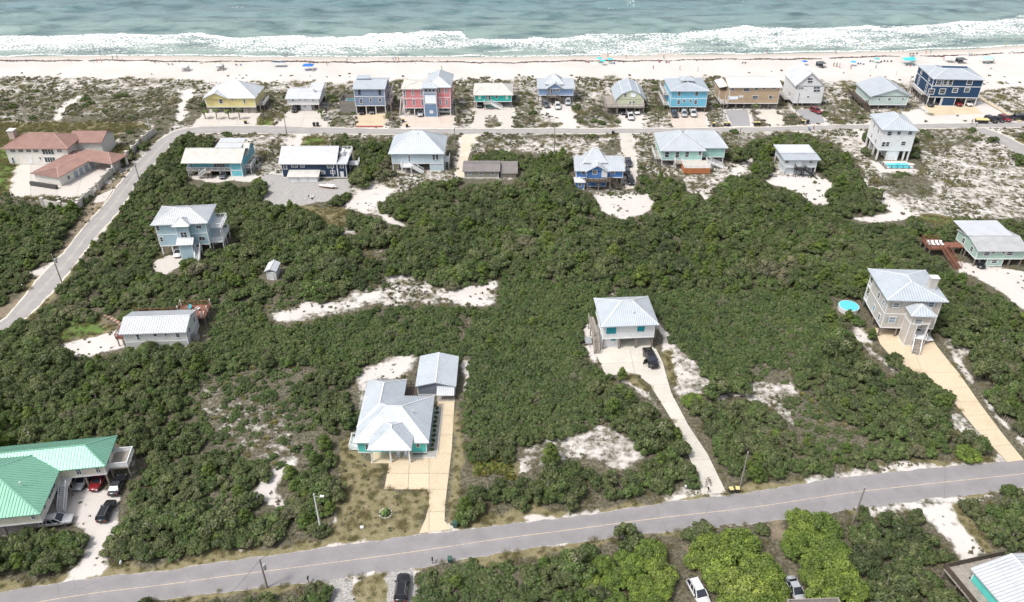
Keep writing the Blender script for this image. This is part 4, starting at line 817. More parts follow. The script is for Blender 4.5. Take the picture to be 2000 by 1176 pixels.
h.part('gable', MB().mesh([(a, .0, b) for a, b in pr] + [(a, .2, b) for a, b in pr], [(0, 1, 2, 3, 4), (9, 8, 7, 6, 5)] + [(i, i + 5, (i + 1) % 5 + 5, (i + 1) % 5) for i in range(5)]), wm)
for q in ((860, 327, 876, 349), (898, 383, 909, 402), (926, 379, 937, 398)): h.win(*q, y=-.02)
h.win(912, 322, 943, 348, y=-.02, pane=glass('pale_glass'), cross=False)
h.deck(-4.2, -.05, -1.4, D * .8, z0, DECK, rails='LF', rmat=DECK); h.deck(-.05, W + .2, -1.4, -.06, z0, DECK, rails='FR', rmat=DECK); h.piles([.2 + (W - .4) * k / 3 for k in range(4)], [.3, D / 2, D - .5], z0 - .2); h.box('rear_wall', .2, W - .2, D - .8, D - .6, 0, z0, DARKWOOD)

h = House('beach_house', 'sky blue two storey stilt house with white hip roof and rooftop cupola', 'house', R4, (1203, 470), (1478, 470)); W = h.W
z0 = h.z(428, 1340); zm = h.z(365, 1340); ze = h.fp(1340, 307, -.6)[1]; D = max(10, h.hp(1450, 207, ze)[1]); wm = siding('sky_blue_siding', S('#7fd2f2', .74)); zr = h.fp(1340, 222, D * .5)[1]
h.wall(0, W, 0, D, z0, ze, wm, bands=(zm,)); h.hip(-.6, W + .6, -.6, D + .6, ze, zr, ROOFB, inset=W * .42); cx = W * .5; cw = 2.0; y_ = D * .5 - 1.6
h.box('cupola', cx - cw, cx + cw, y_, y_ + 3.2, zr - 1.6, zr + .55, WHITE); h.hip(cx - cw - .5, cx + cw + .5, y_ - .5, y_ + 3.7, zr + .5, zr + 1.5, ROOFB, name='cupola_roof')
for k in (-1.3, .1): h.win_m('F', cx + k, cx + k + 1.1, zr - .55, zr + .25, at=y_, cross=False)
for q in ((1272, 311, 1289, 341), (1405, 311, 1422, 341), (1267, 376, 1284, 405), (1311, 373, 1327, 390), (1359, 373, 1374, 390), (1397, 376, 1414, 405)): h.win(*q)
h.piles([.2 + (W - .4) * k / 4 for k in range(5)], [.3, D / 2, D - .3], z0); h.box('rear_wall', .2, W - .2, D - .6, D - .45, 0, z0, DARKWOOD); h.deck(-1.8, -.05, 2, D, z0, rails='LF'); h.deck(-1.8, -.05, 4, D, zm, rails='LF', legs=False)

h = House('beach_house', 'long tan two storey stilt duplex with plain white roof', 'house', R5, (665, 446), (1045, 446)); W = h.W
z0 = h.z(402, 850); ze = h.fp(850, 278, -.5)[1]; D = 12; wm = siding('tan_siding', S('#d4bb9e', .66)); zr = h.fp(850, 200, D * .5)[1]
h.wall(0, W, 0, D, z0, ze, wm); h.gable(-.6, W + .6, -.5, D + .5, ze, zr, metal_roof('warm_white_roof', (.72, .70, .67)), wall=wm, oh=.6)
for q in ((698, 284, 719, 298), (794, 284, 812, 307), (818, 284, 837, 307), (881, 281, 902, 296), (938, 279, 959, 293), (1009, 276, 1022, 290), (1026, 276, 1039, 290), (863, 341, 879, 363), (885, 341, 902, 363), (990, 339, 1011, 363)): h.win(*q)
for q in ((677, 347, 746, 367), (759, 341, 788, 352)): h.win(*q, pane=glass('pale_glass'), mull=3, cross=False)
h.wall(-2.6, -.05, D * .3, D * .9, z0, ze - 2.6, wm, k=True); h.deck(-2.6, -.05, -.4, D * .3 - .02, z0 + .1, rails='LF'); h.roof([[(-3.0, D * .25, ze - 1.2), (-.05, D * .25, ze - .6), (-.05, D * .95, ze - .6), (-3.0, D * .95, ze - 1.2)]], metal_roof('warm_white_roof', (.7, .7, .7)), name='porch_roof')
h.piles([.2 + (W - .4) * k / 6 for k in range(7)], [.3, D / 2, D - .3], z0); h.box('rear_wall', .2, W - .2, D - .6, D - .45, 0, z0, DARKWOOD)

h = House('beach_house', 'tall white stilt house with steep white gable and square window groups', 'house', R5, (1165, 428), (1378, 428)); W = h.W
z0 = h.z(398, 1270); y_ = -.4; zeL = h.fp(1175, 275, y_)[1]; zeR = h.fp(1392, 262, y_)[1]; ze = (zeL + zeR) / 2; P0 = h.fp(1318, 166, y_); D = 13; wm = siding('bright_white_siding', (.70, .71, .73)); pk = min(.62, max(.45, (P0[0] + .5) / (W + 1)))
h.wall(0, W, 0, D, z0, ze, wm); h.gable(-.5, W + .5, y_, D + .4, ze, P0[1], ROOFW, axis='y', wall=wm, oh=.4, peak=pk)
for x in (1285, 1305):
    for v in (206, 227): h.win(x, v, x + 14, v + 15, cross=False)
for x in (1331, 1356):
    for v in (272, 294): h.win(x, v, x + 20, v + 17, cross=False)
for x in (1197, 1217, 1237): h.win(x, 276, x + 12, 289, cross=False)
h.win(1281, 343, 1293, 355, cross=False); h.winS(1146, 310, 1152, 330, 0)
h.piles([.2 + (W - .4) * k / 3 for k in range(4)], [.3, D / 2, D - .3], z0); h.box('rear_wall', .2, W - .2, D - .6, D - .45, 0, z0, DARKWOOD); h.deck(-2.0, -.05, D * .3, D, z0, rails='LF')

h = House('beach_house', 'pale aqua stilt house with broad grey gable roof and small windows', 'house', R6, (378, 446), (658, 446)); W = h.W
z0 = h.z(413, 530); y_ = -.5; zeL = h.fp(400, 354, y_)[1]; zeR = h.fp(692, 345, y_)[1]; P0 = h.fp(570, 290, y_); D = 14; wm = siding('pale_aqua_siding', S('#cfe3e0', .74)); ze = (zeL + zeR) / 2
h.wall(0, W, 0, D, z0, ze, wm); h.gable(-.7, W + 1.2, y_, D + .5, ze, P0[1], ROOFG, axis='y', wall=wm, oh=.5, peak=.58)
for q in ((456, 361, 466, 375), (529, 359, 546, 376), (634, 357, 645, 372)): h.win(*q)
h.deck(-2.6, -.05, 1.5, D, z0, DARKWOOD, rails='LF', rmat=DARKWOOD); h.stairs((-1.4, 1.5, z0), (-1.4, -3.0, .1), 1.2, rmat=DARKWOOD, mat=DARKWOOD); h.piles([.2 + (W - .4) * k / 4 for k in range(5)], [.3, D / 2, D - .3], z0); h.box('rear_wall', .2, W - .2, D - .6, D - .45, 0, z0, DARKWOOD)

h = House('beach_house', 'large navy blue two storey stilt house with white bands and grey hip roof', 'house', R6, (818, 418), (1195, 418), rot=-4); W = h.W
z0 = h.z(356, 1020); zm = h.z(272, 1020); ze = h.fp(1050, 216, -.5)[1]; D = 15; wm = siding('navy_siding', S('#1b4f7c', .55)); zr = h.fp(1040, 132, D * .42)[1]
h.wall(0, W, 0, D, z0, ze, wm, bands=(zm,)); 
h.hip(-.5, W + .5, -.5, D * .85, ze, zr, ROOFG); h.hip(-.5, W * .45, D * .3, D + .5, ze + .01, zr - .5, ROOFG, axis='y')
for q in ((903, 222, 928, 258), (957, 220, 983, 258), (989, 220, 1014, 258), (1139, 220, 1166, 255), (843, 290, 873, 328), (928, 289, 958, 326), (1027, 285, 1053, 315), (1119, 282, 1145, 311)): h.win(*q, fw=.16)
for a in (.2, .72): h.win_m('L', D * a, D * a + 1.1, zm + .9, ze - .7, at=0, fw=.16); h.win_m('L', D * a + .3, D * a + 1.4, z0 + .9, zm - .6, at=0, fw=.16)
xa, xb = h.fp(935, 400)[0], h.fp(1036, 400)[0]; h.wall(xa, xb, .1, 6, 0, z0, wm); h.piles([.2, xa * .5, xa - .3, xb + (W - xb) * .5, W - .2], [.3, D / 2, D - .3], z0, PILEW); h.box('rear_wall', .2, W - .2, D - .6, D - .45, 0, z0, DARKWOOD); h.deck(-1.5, -.05, 3, D, z0 - .1, rails='LF')
# ------------------------------------------------------------------ second row
h = House('villa', 'white two storey villa with terracotta tile hip roof and brick chimney', 'house', R1, (80, 868), (548, 868)); W = h.W
ze = h.fp(280, 747, -.6)[1]; D = max(8, h.hp(690, 636, ze)[1] - .6); wm = paint('villa_stucco', (.66, .64, .60), .8); zr = h.fp(340, 625, D / 2)[1]
h.wall(0, W, 0, D, 0, ze, wm, trim=False); r_ = h.hip(-.8, W + .8, -.6, D + .6, ze, zr, TILE, inset=(h.fp(215, 622, D / 2)[0] + .8), seam=.45)
for q in ((77, 751, 122, 773), (137, 751, 182, 773), (197, 750, 240, 773), (252, 750, 297, 773), (432, 748, 477, 773)): h.win(*q, mull=3, cross=False)
h.win(317, 750, 418, 790, mull=3, cross=False); h.win(337, 812, 430, 850, mull=3, cross=False); h.win(87, 814, 117, 860, name='door', inner='panel'); h.win(299, 809, 317, 830, cross=False); h.win(207, 812, 254, 855, pane=WHITE, cross=False, name='garage_door', inner='panel')
cx_, cz_ = h.fp(98, 660, D * .7); h.chimney(cx_ - .9, cx_ + .9, D * .65, D * .85, ze, h.fp(98, 606, D * .7)[1], paint('old_brick', (.45, .38, .33), .9))
zw = ze - .5; ya = h.hp(700, 700, zw)[1]; yr = h.hp(760, 613, zw + 1.7)[1]; xa, xb = W * .86, max(h.hp(800, 680, zw)[0], W + 6); yb = 2 * yr - ya; h.wall(xa, xb - .6, ya + .6, yb - .6, 0, zw, wm, trim=False); h.gable(xa, xb, ya, yb, zw, zw + 1.7, TILE, axis='x', wall=wm, oh=.7, seam=.45)
g = House('villa_wing', 'long low garage wing with terracotta roof running toward the gate', 'house', R1, (285, 1010), (465, 1010), rot=((410, 885), (740, 710), 4.0)); 
rz_ = g.rz - math.pi / 2; col.objects.unlink(g.root); bpy.data.objects.remove(g.root)
g = House('villa_wing', 'long low garage wing with terracotta roof running toward the villa gate', 'house', R1, (285, 1008), (462, 1008), rot=math.degrees(rz_)); W = g.W; ze = g.fp(370, 955, -.6)[1]; ze = max(2.4, ze); D = g.hp(700, 790, ze)[1]; zr = g.fp(412, 888, W / 2)[1]
g.wall(0, W, 0, D, 0, ze, wm, trim=False); g.hip(-.7, W + .7, -.6, D + 1.0, ze, zr, TILE, axis='y', seam=.45); BLUEG = paint('blue_grey_door', (.30, .34, .40))
for k in range(4): a = D * (.34 + .14 * k); g.win_m('R', a, a + D * .10, .1, 2.2, at=W, pane=BLUEG, cross=False, name='garage_door', inner='panel')
g.win_m('R', D * .18, D * .18 + 1.0, .9, 1.9, at=W)
c0 = g.hp(715, 775, ze); c1 = g.hp(905, 702, ze); cx0, cx1 = W + .3, max(c1[0], c0[0] + 6); cy0, cy1 = D * .72, D * .72 + 7
g.hip(W * .3, W + 9, cy0, cy1, ze + .12, ze + 1.9, TILE, axis='x', name='carport_roof', seam=.45)
for y in (cy0 + .5, cy1 - .5): g.box('column', W + 8.2, W + 8.7, y - .25, y + .25, 0, ze - .1, wm)
g.box('planter', -.4, W + .2, -2.2, -1.4, 0, 1.2, paint('dark_planter', (.06, .06, .06)))

h = House('beach_house', 'cyan stilt house with grey low roof and long white front balcony', 'house', R2, (70, 962), (490, 962)); W = h.W
z0 = h.z(915, 250); ze = h.fp(250, 857, -.7)[1]; D = 10; wm = siding('cyan_siding', S('#7fd4e6', .72)); zr = h.fp(270, 742, D * .5)[1]; yb = 1.6
h.wall(0, W, yb, D, z0, ze, wm); h.gable(-1.0, W + .5, -.7, D + .6, ze, zr, ROOFT, wall=wm, oh=.9); h.deck(0, W * .8, 0, yb - .05, z0, rails='FL', leg_step=3.2, legmat=PILEW)
for q in ((86, 863, 104, 886), (416, 862, 434, 886)): h.win(*q, y=yb)
h.win(262, 862, 352, 886, y=yb, mull=3); h.wall(W * .8, W, .05, D * .6, 0, z0 - .03, wm); h.wall(W * .8, W, .05, yb, z0 + .01, ze - .1, wm)
xa = h.fp(310, 735, D)[0]; h.roof([[(xa, D * .62, zr - .3), (W * .92, D * .62, zr - .3), (W * .92, D + 2.5, zr + .15), (xa, D + 2.5, zr + .15)]], ROOFW, name='upper_roof', th=.5)
h.wall(W * .5, W + .3, D, D + 3, z0, ze, wm); h.gable(W * .45, W + .8, D * .5, D + 3.5, ze + .02, zr + .02, ROOFT, axis='x', wall=wm, oh=.5); h.stairs((W * .36, -.9, z0), (W * .22, -.9, .3), 1.1); h.deck(W * .36, W * .45, -1.5, -.02, z0, rails=''); h.piles([.2, W * .3, W * .6], [yb + 1, D - .3], z0, PILEW); h.deck(W + .05, W + 2.2, 2, 7, z0, rails='RF', legmat=PILEW); h.box('rear_wall', .2, W * .8, D - .6, D - .45, 0, z0, DARKWOOD)

h = House('beach_house', 'dark navy house with broad white metal roof and white lean-to garage', 'house', R2, (797, 968), (1288, 972), rot=0); W = h.W
ze = h.fp(1000, 864, -.5)[1]; D = 11; wm = siding('dark_navy_siding', S('#1d3a5a', .72)); zr = h.fp(1000, 722, D * .55)[1]; xr = W * .86
h.wall(0, xr, 0, D, 0, ze, wm); h.gable(-.7, xr + .1, -.5, D + .5, ze, zr, ROOFW, wall=wm, oh=.6, seam=.6); h.wall(xr + .02, W, .02, D * .9, 0, ze - .25, wm); h.roof([[(xr + .15, -.45, ze), (W + .5, -.45, ze), (W + .5, D * .35, ze + .5), (xr + .15, D * .35, ze + .5)]], ROOFW, name='porch_roof'); h.deck(xr + .2, W + .4, D * .36, D * .9, ze + .15, WHITE, legs=False, rails='RB'); h.box('stair_hatch', xr + .2, xr + 1.3, D * .4, D * .7, ze - .2, ze + 1.5, WHITE)
for q in ((797, 867, 826, 902), (859, 866, 906, 886), (929, 866, 957, 886), (1132, 866, 1183, 892), (1087, 919, 1116, 937), (1159, 917, 1193, 937)): h.win(*q)
h.win(1232, 864, 1258, 892, y=.02); h.win(1234, 924, 1262, 977, y=.02, pane=WHITE, name='door', inner='panel', cross=False); h.box('downpipe', W * .78, W * .79, -.12, -.01, .3, ze * .7, WHITE)
xa, xb = h.fp(840, 985, -3)[0], h.fp(1062, 985, -3)[0]; zl = h.fp(950, 962, -3.3)[1]; h.wall(xa, xb, -3, -.05, 0, zl, WHITE, trim=False); zu = h.fp(950, 908, 0)[1]; h.roof([[(xa - .4, -3.4, zl), (xb + .4, -3.4, zl), (xb + .4, -.02, zu), (xa - .4, -.02, zu)]], ROOFT, name='lean_to_roof', th=.15)
for k in range(3): a = xa + (xb - xa) * (k + .06) / 3; h.win_m('F', a, a + (xb - xa) * .29, .08, zl - .3, at=-3, pane=WHITE, cross=False, name='garage_door', inner='panel', frame=ROOFG, fw=.06)
h.deck(W + .05, W + 2.8, 4, 7, ze - 2.2, WHITE, rails='RF', legmat=PILEW)

h = House('beach_house', 'pale blue stilt house with large pyramid metal roof and white porch stairs', 'house', R3, (498, 922), (889, 922)); W = h.W
z0 = h.z(862, 690); ze = h.fp(690, 787, -.6)[1]; D = 13; wm = siding('ice_blue_siding', S('#cfe0ea', .74)); zr = h.fp(705, 606, D * .5)[1]; h.seam = .6
h.wall(0, W, 0, D, z0, ze, wm); h.hip(-.8, W + .5, -.6, D + .6, ze, zr, ROOFB, inset=W * .46); h.win(617, 797, 631, 846, name='door', inner='panel'); h.win(802, 792, 822, 831); h.win(828, 792, 848, 831)
xa = h.fp(783, 890)[0]; h.wall(xa, W, .1, D * .6, 0, z0 - .03, wm); h.piles([.2, W * .25, W * .5], [.3, D / 2, D - .3], z0, PILEW); h.box('rear_wall', .2, xa, D * .55, D * .55 + .15, 0, z0, wm); x0, x1 = h.fp(558, 862, -2)[0], h.fp(640, 862, -2)[0]; h.deck(x0, x1, -2.2, -.05, z0 - .1, WHITE, rails='FL', legmat=PILEW); h.stairs((x1, -1.2, z0 - .1), (h.fp(735, 930, -1.2)[0], -1.2, .1), 1.6, mat=WHITE); h.deck(W + .05, W + 1.6, 2, 6, z0 - .1, WHITE, rails='RF', legmat=PILEW)
h.vent(W * .5, D * .4, zr - .6)

h = House('cottage', 'low beige cottage with brown shingle roof and three small windows', 'house', R3, (1047, 972), (1308, 972)); W = h.W
ze = h.fp(1180, 921, -.4)[1]; D = 7; wm = siding('beige_siding', S('#b3aea0', .7)); zr = h.fp(1180, 856, D * .5)[1]; h.wall(0, W, 0, D, 0, ze, wm); h.gable(-.5, W + .5, -.4, D + .4, ze, zr, ROOFD, wall=wm, oh=.5)
for x in (1071, 1160, 1250): h.win(x, 928, x + 28, 945, pane=PANE_B, cross=False)
xa, xb = W + .6, h.fp(1445, 985)[0]; h.wall(xa, xb, .5, 6, 0, 1.5, wm, trim=False); h.roof([[(W + .52, .0, 1.5), (xb + .4, .0, 1.5), (xb + .4, 6.4, 2.6), (W + .52, 6.4, 2.6)]], ROOFD, name='annex_roof')

h = House('beach_house', 'cobalt blue house with grey cross gable roof and dark back deck', 'house', R4, (488, 1040), (842, 1040)); W = h.W
z0 = h.z(970, 780); ze = h.fp(520, 918, -.5)[1]; D = 10; wm = siding('cobalt_siding', S('#5a94dd', .68)); zr = h.fp(520, 806, D * .5)[1]; h.seam = .6
h.wall(0, W, 0, D, z0, ze, wm); h.gable(-.6, W + .5, -.5, D + .5, ze, zr, ROOFG, wall=wm, oh=.5); a, b = h.fp(570, 930)[0], h.fp(728, 930)[0]; gp = h.fp(665, 878, -1.2)[1]
h.wall(a, b, -.7, 1, z0 + .02, ze + .02, wm); h.gable(a - .4, b + .4, -1.2, D * .5, ze + .03, gp, ROOFG, axis='y', wall=wm, oh=.5); h.hip(a - .8, b + .2, D * .2, D * .75, zr - .7, h.fp(640, 745, D * .47)[1], ROOFG)
h.win(531, 919, 559, 940); h.win(756, 916, 787, 938); h.win(618, 912, 649, 940, y=-.7); h.win(690, 912, 723, 962, y=-.7, pane=WHITE, name='door', inner='panel'); h.wall(a, b, .3, D * .8, 0, z0 - .02, wm); h.win(652, 987, 678, 1020, y=.3)
h.deck(a, b + 1, -2.6, -.75, z0, DARKWOOD, rails='FLR', rmat=DARKWOOD); h.stairs((b + 1.0, -1.7, z0), (W - .2, -1.7, .1), 1.2, mat=DARKWOOD, rmat=DARKWOOD); h.piles([.2, W * .88, W - .2], [.3, D / 2, D - .3], z0)
g = House('shed', 'small cobalt blue garden shed with white pyramid roof', 'shed', R4, (484, 1060), (552, 1060)); W = g.W; ze = g.fp(515, 1005, -.3)[1]; g.wall(0, W, 0, 2.8, 0, ze, wm); g.hip(-.35, W + .35, -.3, 3.1, ze, g.fp(520, 967, 1.4)[1], ROOFW, inset=W * .45); g.win(510, 1012, 529, 1037)

h = House('beach_house', 'wide aqua house with grey roof and cedar clad sun deck', 'house', R4, (1140, 882), (1628, 882)); W = h.W
z0 = h.z(835, 1250); x1 = h.fp(1455, 800)[0]; zeL = h.fp(1250, 765, -.5)[1]; yq = 2.2; zeR = h.fp(1560, 741, yq - .5)[1]; D = 13; wm = siding('aqua_siding', S('#b5e4dc', .72)); zr = h.fp(1400, 610, D * .55)[1]; ze = (zeL + zeR) / 2
h.wall(0, x1, 0, D, z0, ze, wm); h.wall(x1, W, yq, D, z0, ze - .02, wm); h.hip(-.8, x1 + 1, -.5, D + .5, ze, zr, ROOFG, axis='y', inset=6); h.hip(x1 * .4, W + .7, yq - .5, D + .5, ze + .01, zr - .02, ROOFG, axis='x', inset=3.5)
for q in ((1174, 771, 1199, 812), (1255, 771, 1276, 815), (1329, 769, 1351, 810), (1431, 766, 1446, 795)): h.win(*q)
h.piles([.2, x1 * .33, x1 * .66, x1], [.3, D / 2, D - .3], z0, PILEW); h.piles([x1 + (W - x1) * .5, W - .2], [yq + .3, D - .3], z0, PILEW); a, b = h.fp(1250, 850, -2)[0], h.fp(1520, 850, -2)[0]; h.deck(a, b - 5.0, -2.4, -.05, z0, DECK, rails='L', legmat=PILEW)
da, db = h.fp(1322, 890, -6)[0], h.fp(1520, 890, -6)[0]; h.deck(da, db, -6, -.1, z0 + .03, conc_white, rails='LR'); h.rail([(da, -5.95), (db, -5.95)], z0 + .03); h.box('cedar_skirt', da - .05, db + .05, -6.12, -6.03, z0 - 1.6, z0 + .1, DECKO); h.box('cedar_skirt', da - .12, da - .05, -6.1, -1, z0 - 1.6, z0 + .1, DECKO); h.stairs((db + .8, -1.0, z0), (h.fp(1622, 876, -1)[0], -1.0, .1), 1.4, mat=WHITE); h.deck(-1.8, -.05, 1, 8, z0, rails='LF'); h.box('rear_wall', .2, W, D - .6, D - .45, 0, z0, wm)

h = House('beach_house', 'small pale grey stilt house with stepped white roof and dark stairs', 'house', R5, (1095, 945), (1335, 945)); W = h.W
z0 = h.z(890, 1220); ze = h.fp(1220, 833, -.5)[1]; D = 10; wm = siding('pale_grey_siding', S('#dbe4ea', .74)); ym = D * .42; zm_ = h.fp(1220, 782, ym)[1]; zt = h.fp(1200, 722, D)[1]
h.wall(0, W, 0, D, z0, ze, wm); h.wall(.05, W - .05, ym + .3, D - .1, ze, zm_ + .25, wm, trim=False, k=False); h.roof([[(-.7, -.5, ze), (W + .9, -.5, ze), (W + .9, ym + .3, zm_), (-.7, ym + .3, zm_)]], ROOFG, seam=.6); h.roof([[(-.9, ym - .5, zm_ + .25), (W + .6, ym - .5, zm_ + .25), (W + .6, D + .8, zt), (-.9, D + .8, zt)]], ROOFW, name='upper_roof', seam=.6)
h.win(1114, 836, 1138, 857); h.win(1297, 834, 1320, 855); h.win(1206, 836, 1228, 884, pane=WHITE, name='door', inner='panel', cross=False); h.wall(.3, W - 1.0, .4, D * .6, 0, z0 - .03, wm); h.piles([.1, W - .1], [.2, D / 2, D - .3], z0, PILEW); BLK = paint('black_paint', (.025, .025, .03)); x0 = h.fp(1190, 890, -1)[0]; h.deck(x0, x0 + 2.6, -2.0, -.05, z0, BLK, rails='FL', rmat=BLK, legmat=BLK); h.stairs((x0 + 2.6, -1.2, z0), (h.fp(1312, 975, -1)[0] + .6, -1.4, .1), 1.2, mat=BLK, rmat=BLK)

h = House('beach_house', 'tall narrow white three storey house beside the blue swimming pool', 'house', R6, (430, 832), (680, 832), rot=-5); W = h.W
z0 = h.z(762, 560); ze = h.fp(610, 607, -.6)[1]; D = 12; wm = siding('bright_white_siding', (.7, .7, .7)); zr = h.fp(540, 480, D * .5)[1]; zm = (z0 + ze) / 2
h.wall(0, W, 0, D, z0, ze, wm); h.hip(-.6, W + .6, -.6, D + .6, ze, zr, ROOFB, inset=W * .48, seam=.6)
for q in ((528, 616, 551, 645), (601, 614, 621, 640), (686, 613, 707, 640), (485, 695, 506, 730), (510, 694, 531, 728), (633, 691, 656, 721)): h.win(*q)
xa, xb = h.fp(526, 800)[0], h.fp(604, 800)[0]; h.wall(xa, xb, .1, D * .7, 0, z0 - .02, wm); h.piles([.25, xa - .3, xb + (W - xb) * .5, W - .25], [.3, D * .35, D * .7, D - .3], z0, PILEW, w=.45); h.box('rear_wall', .4, W - .4, D * .7, D * .7 + .2, 0, z0, wm)
for a in (.25, .62): h.win_m('L', D * a, D * a + .9, zm + .8, zm + 2.1, at=0); h.win_m('L', D * a, D * a + .9, z0 + .9, z0 + 2.2, at=0)
pw = House('swimming_pool', 'bright turquoise swimming pool with pale patio and black fence', 'pool', R6, (430, 905), (738, 905)); a = pw.hp(436, 842); b = pw.hp(738, 905); pw.box('patio', a[0] + .4, b[0] - .3, .2, a[1], -.05, .07, conc_white); pw.keep(a[0], b[0], 0, a[1]); q0 = pw.hp(545, 903); q1 = pw.hp(700, 858); pw.box('pool_water', q0[0], b[0] - .8, q0[1] + .5, q1[1], -.02, .085, WATERP.m); pw.box('coping', q0[0] - .25, b[0] - .55, q0[1] + .25, q1[1] + .25, -.03, .078, WHITE); pw.rail([(a[0] + .4, a[1]), (a[0] + .6, .25), (b[0] - .35, .25)], .07, mat=BLK, name='fence')

# ------------------------------------------------------------------ houses in the thicket
h = House('stilt_house', 'light blue two storey stilt house with entry tower and side balcony', 'house', R7, (398, 436), (722, 420), rot=5); W = h.W
z0 = h.z(370, 480); ze = h.fp(420, 232, -.6)[1]; D = max(9, h.hp(783, 97, ze)[1] - .6); wm = siding('light_blue_siding', S('#bcd9e6', .72)); zr = h.fp(575, 116, D * .5)[1]; h.seam = .5; x1 = h.fp(500, 300)[0]; x2 = h.fp(575, 300, -1)[0]; zm = (z0 + ze) / 2
h.wall(0, W, 0, D, z0, ze, wm, bands=(zm,)); h.hip(-.8, W + .7, -.6, D + .6, ze, zr, ROOFW, inset=W * .44); zt = h.fp(515, 243, -1.8)[1]; h.wall(x1 + .1, x2, -1.3, .6, z0 + .3, zt, wm); h.hip(x1 - .5, x2 + .6, -1.9, 2.5, zt, h.fp(530, 185, .3)[1], ROOFW, axis='y', inset=1.8)
h.win(351, 239, 378, 269); h.win(377, 314, 401, 342); h.win(614, 237, 651, 256, mull=1, cross=False); h.win(634, 310, 674, 332, mull=1, cross=False); h.win(510, 282, 558, 314, y=-1.3, mull=1)
xt0, xt1 = h.fp(515, 420, -2.6)[0], h.fp(602, 420, -2.6)[0]; zs = h.fp(540, 362, -3)[1]; h.wall(xt0, xt1, -2.8, .3, 0, zs, wm); h.gable(xt0 - .5, xt1 + .4, -3.2, .5, zs, zs + .9, ROOFW, axis='x', wall=wm, oh=.4); h.piles([.2, W * .22, W * .8, W - .2], [.3, D / 2, D - .3], z0, PILEW); h.box('rear_wall', .3, W - .3, D - .5, D - .35, 0, z0, DARKWOOD)
h.deck(W + .05, W + 3.0, 1.0, D * .9, z0 + .1, WHITE, rails='RFB', legmat=PILEW); h.deck(W + .05, W + 3.0, 2.5, D * .9, zm + .2, WHITE, rails='RFB', legs=False); h.piles([W + 2.8], [1.2, 2.7, D * .85], zm + .1, PILEW, w=.18); h.stairs((xt1 + .8, -1.0, z0), (xt1 + .8, -4.2, .1), 1.1, mat=WHITE); h.vent(W * .6, D * .5, zr - .1)

h = House('shed', 'small white garden shed hidden among the trees', 'shed', R12, (242, 660), (292, 662)); W = h.W + .5; ze = h.fp(262, 602)[1]; wm = siding('white_siding', (.6,) * 3); h.wall(0, W, 0, 3.6, 0, ze, wm, trim=False); h.gable(-.3, W + .3, -.3, 3.9, ze, ze + .7, ROOFW, axis='y', wall=wm, oh=.3); h.win_m('F', W * .3, W * .7, .1, 1.8, pane=WHITE, name='door', inner='panel', cross=False)

h = House('cottage', 'long white cottage with white metal roof and red brown decks', 'house', R7, (165, 1048), (574, 1034), rot=((130, 950), (545, 936), 4.5)); W = h.W
z0 = h.z(1000, 350); ze = h.fp(340, 944, -.4)[1]; D = 7.5; wm = siding('cottage_siding', (.60, .61, .60)); zr = h.fp(365, 832, D * .5)[1]; h.seam = .5
h.wall(0, W, 0, D, 0, ze, wm, bands=(z0,)); h.gable(-.7, W + .25, -.4, D + .4, ze, zr, ROOFW, wall=wm, oh=.3)
for q in ((220, 952, 249, 986), (332, 946, 359, 961), (406, 943, 424, 957), (479, 940, 509, 969)): h.win(*q)
h.win_m('R', D * .2, D * .2 + .8, ze - 1.6, ze - .5, at=W); h.win_m('R', D * .7, D * .7 + .8, ze - 1.6, ze - .4, at=W); zd = ze - 2.0
h.deck(-.2, W * .62, D + .05, D + 2.8, zd, DECKR, rails='BL', rmat=DECKR); h.deck(W * .62, W + 1.6, D + .05, D + 5.2, zd + .02, DECKR, rails='', leg_step=2.5); x0 = W * .62
for p0, p1 in (((x0, D + 2.8), (x0, D + 5.2)), ((x0, D + 5.15), (W + 1.6, D + 5.15)), ((W + 1.55, D + .1), (W + 1.55, D + 5.2))): h.rail([p0, p1], zd, mat=DECKR, bal=.3)
for x, y in ((x0, D + 5.1), (x0, D + 2.8), (W + 1.5, D + 5.1), (W + 1.5, D + 2.4), (W + .8, D + .2), (W + 1.5, D + .2)): h.box('deck_post', x - .1, x + .1, y - .1, y + .1, zd, zd + 1.5, WHITE)
COTT = (h.root, W, D, zd); h.deck(-2.2, -.75, 1.0, 4.6, zd, DECKR, rails='LF', rmat=DECKR); h.stairs((-1.4, 4.6, zd), (-1.6, 8.4, .1), 1.2, mat=DECKR, rmat=DECKR); h.part('air_unit', MB().box(W + .5, W + 1.4, 1.6, 2.5, 1.2, 2.1).box(W + .6, W + 1.3, 1.7, 2.4, 2.1, 2.16), paint('grey_unit', (.22, .23, .24))); h.box('unit_stand', W + .4, W + 1.5, 1.5, 2.6, .0, 1.18, DECK)
for k in range(6): h.box('brick_step', -4.5 - k * .9 - .35, -4.5 - k * .9 + .35, 9 + k * .7, 9 + k * .7 + .8, -.05, .09, concrete('brick_path', (.42, .27, .2)))

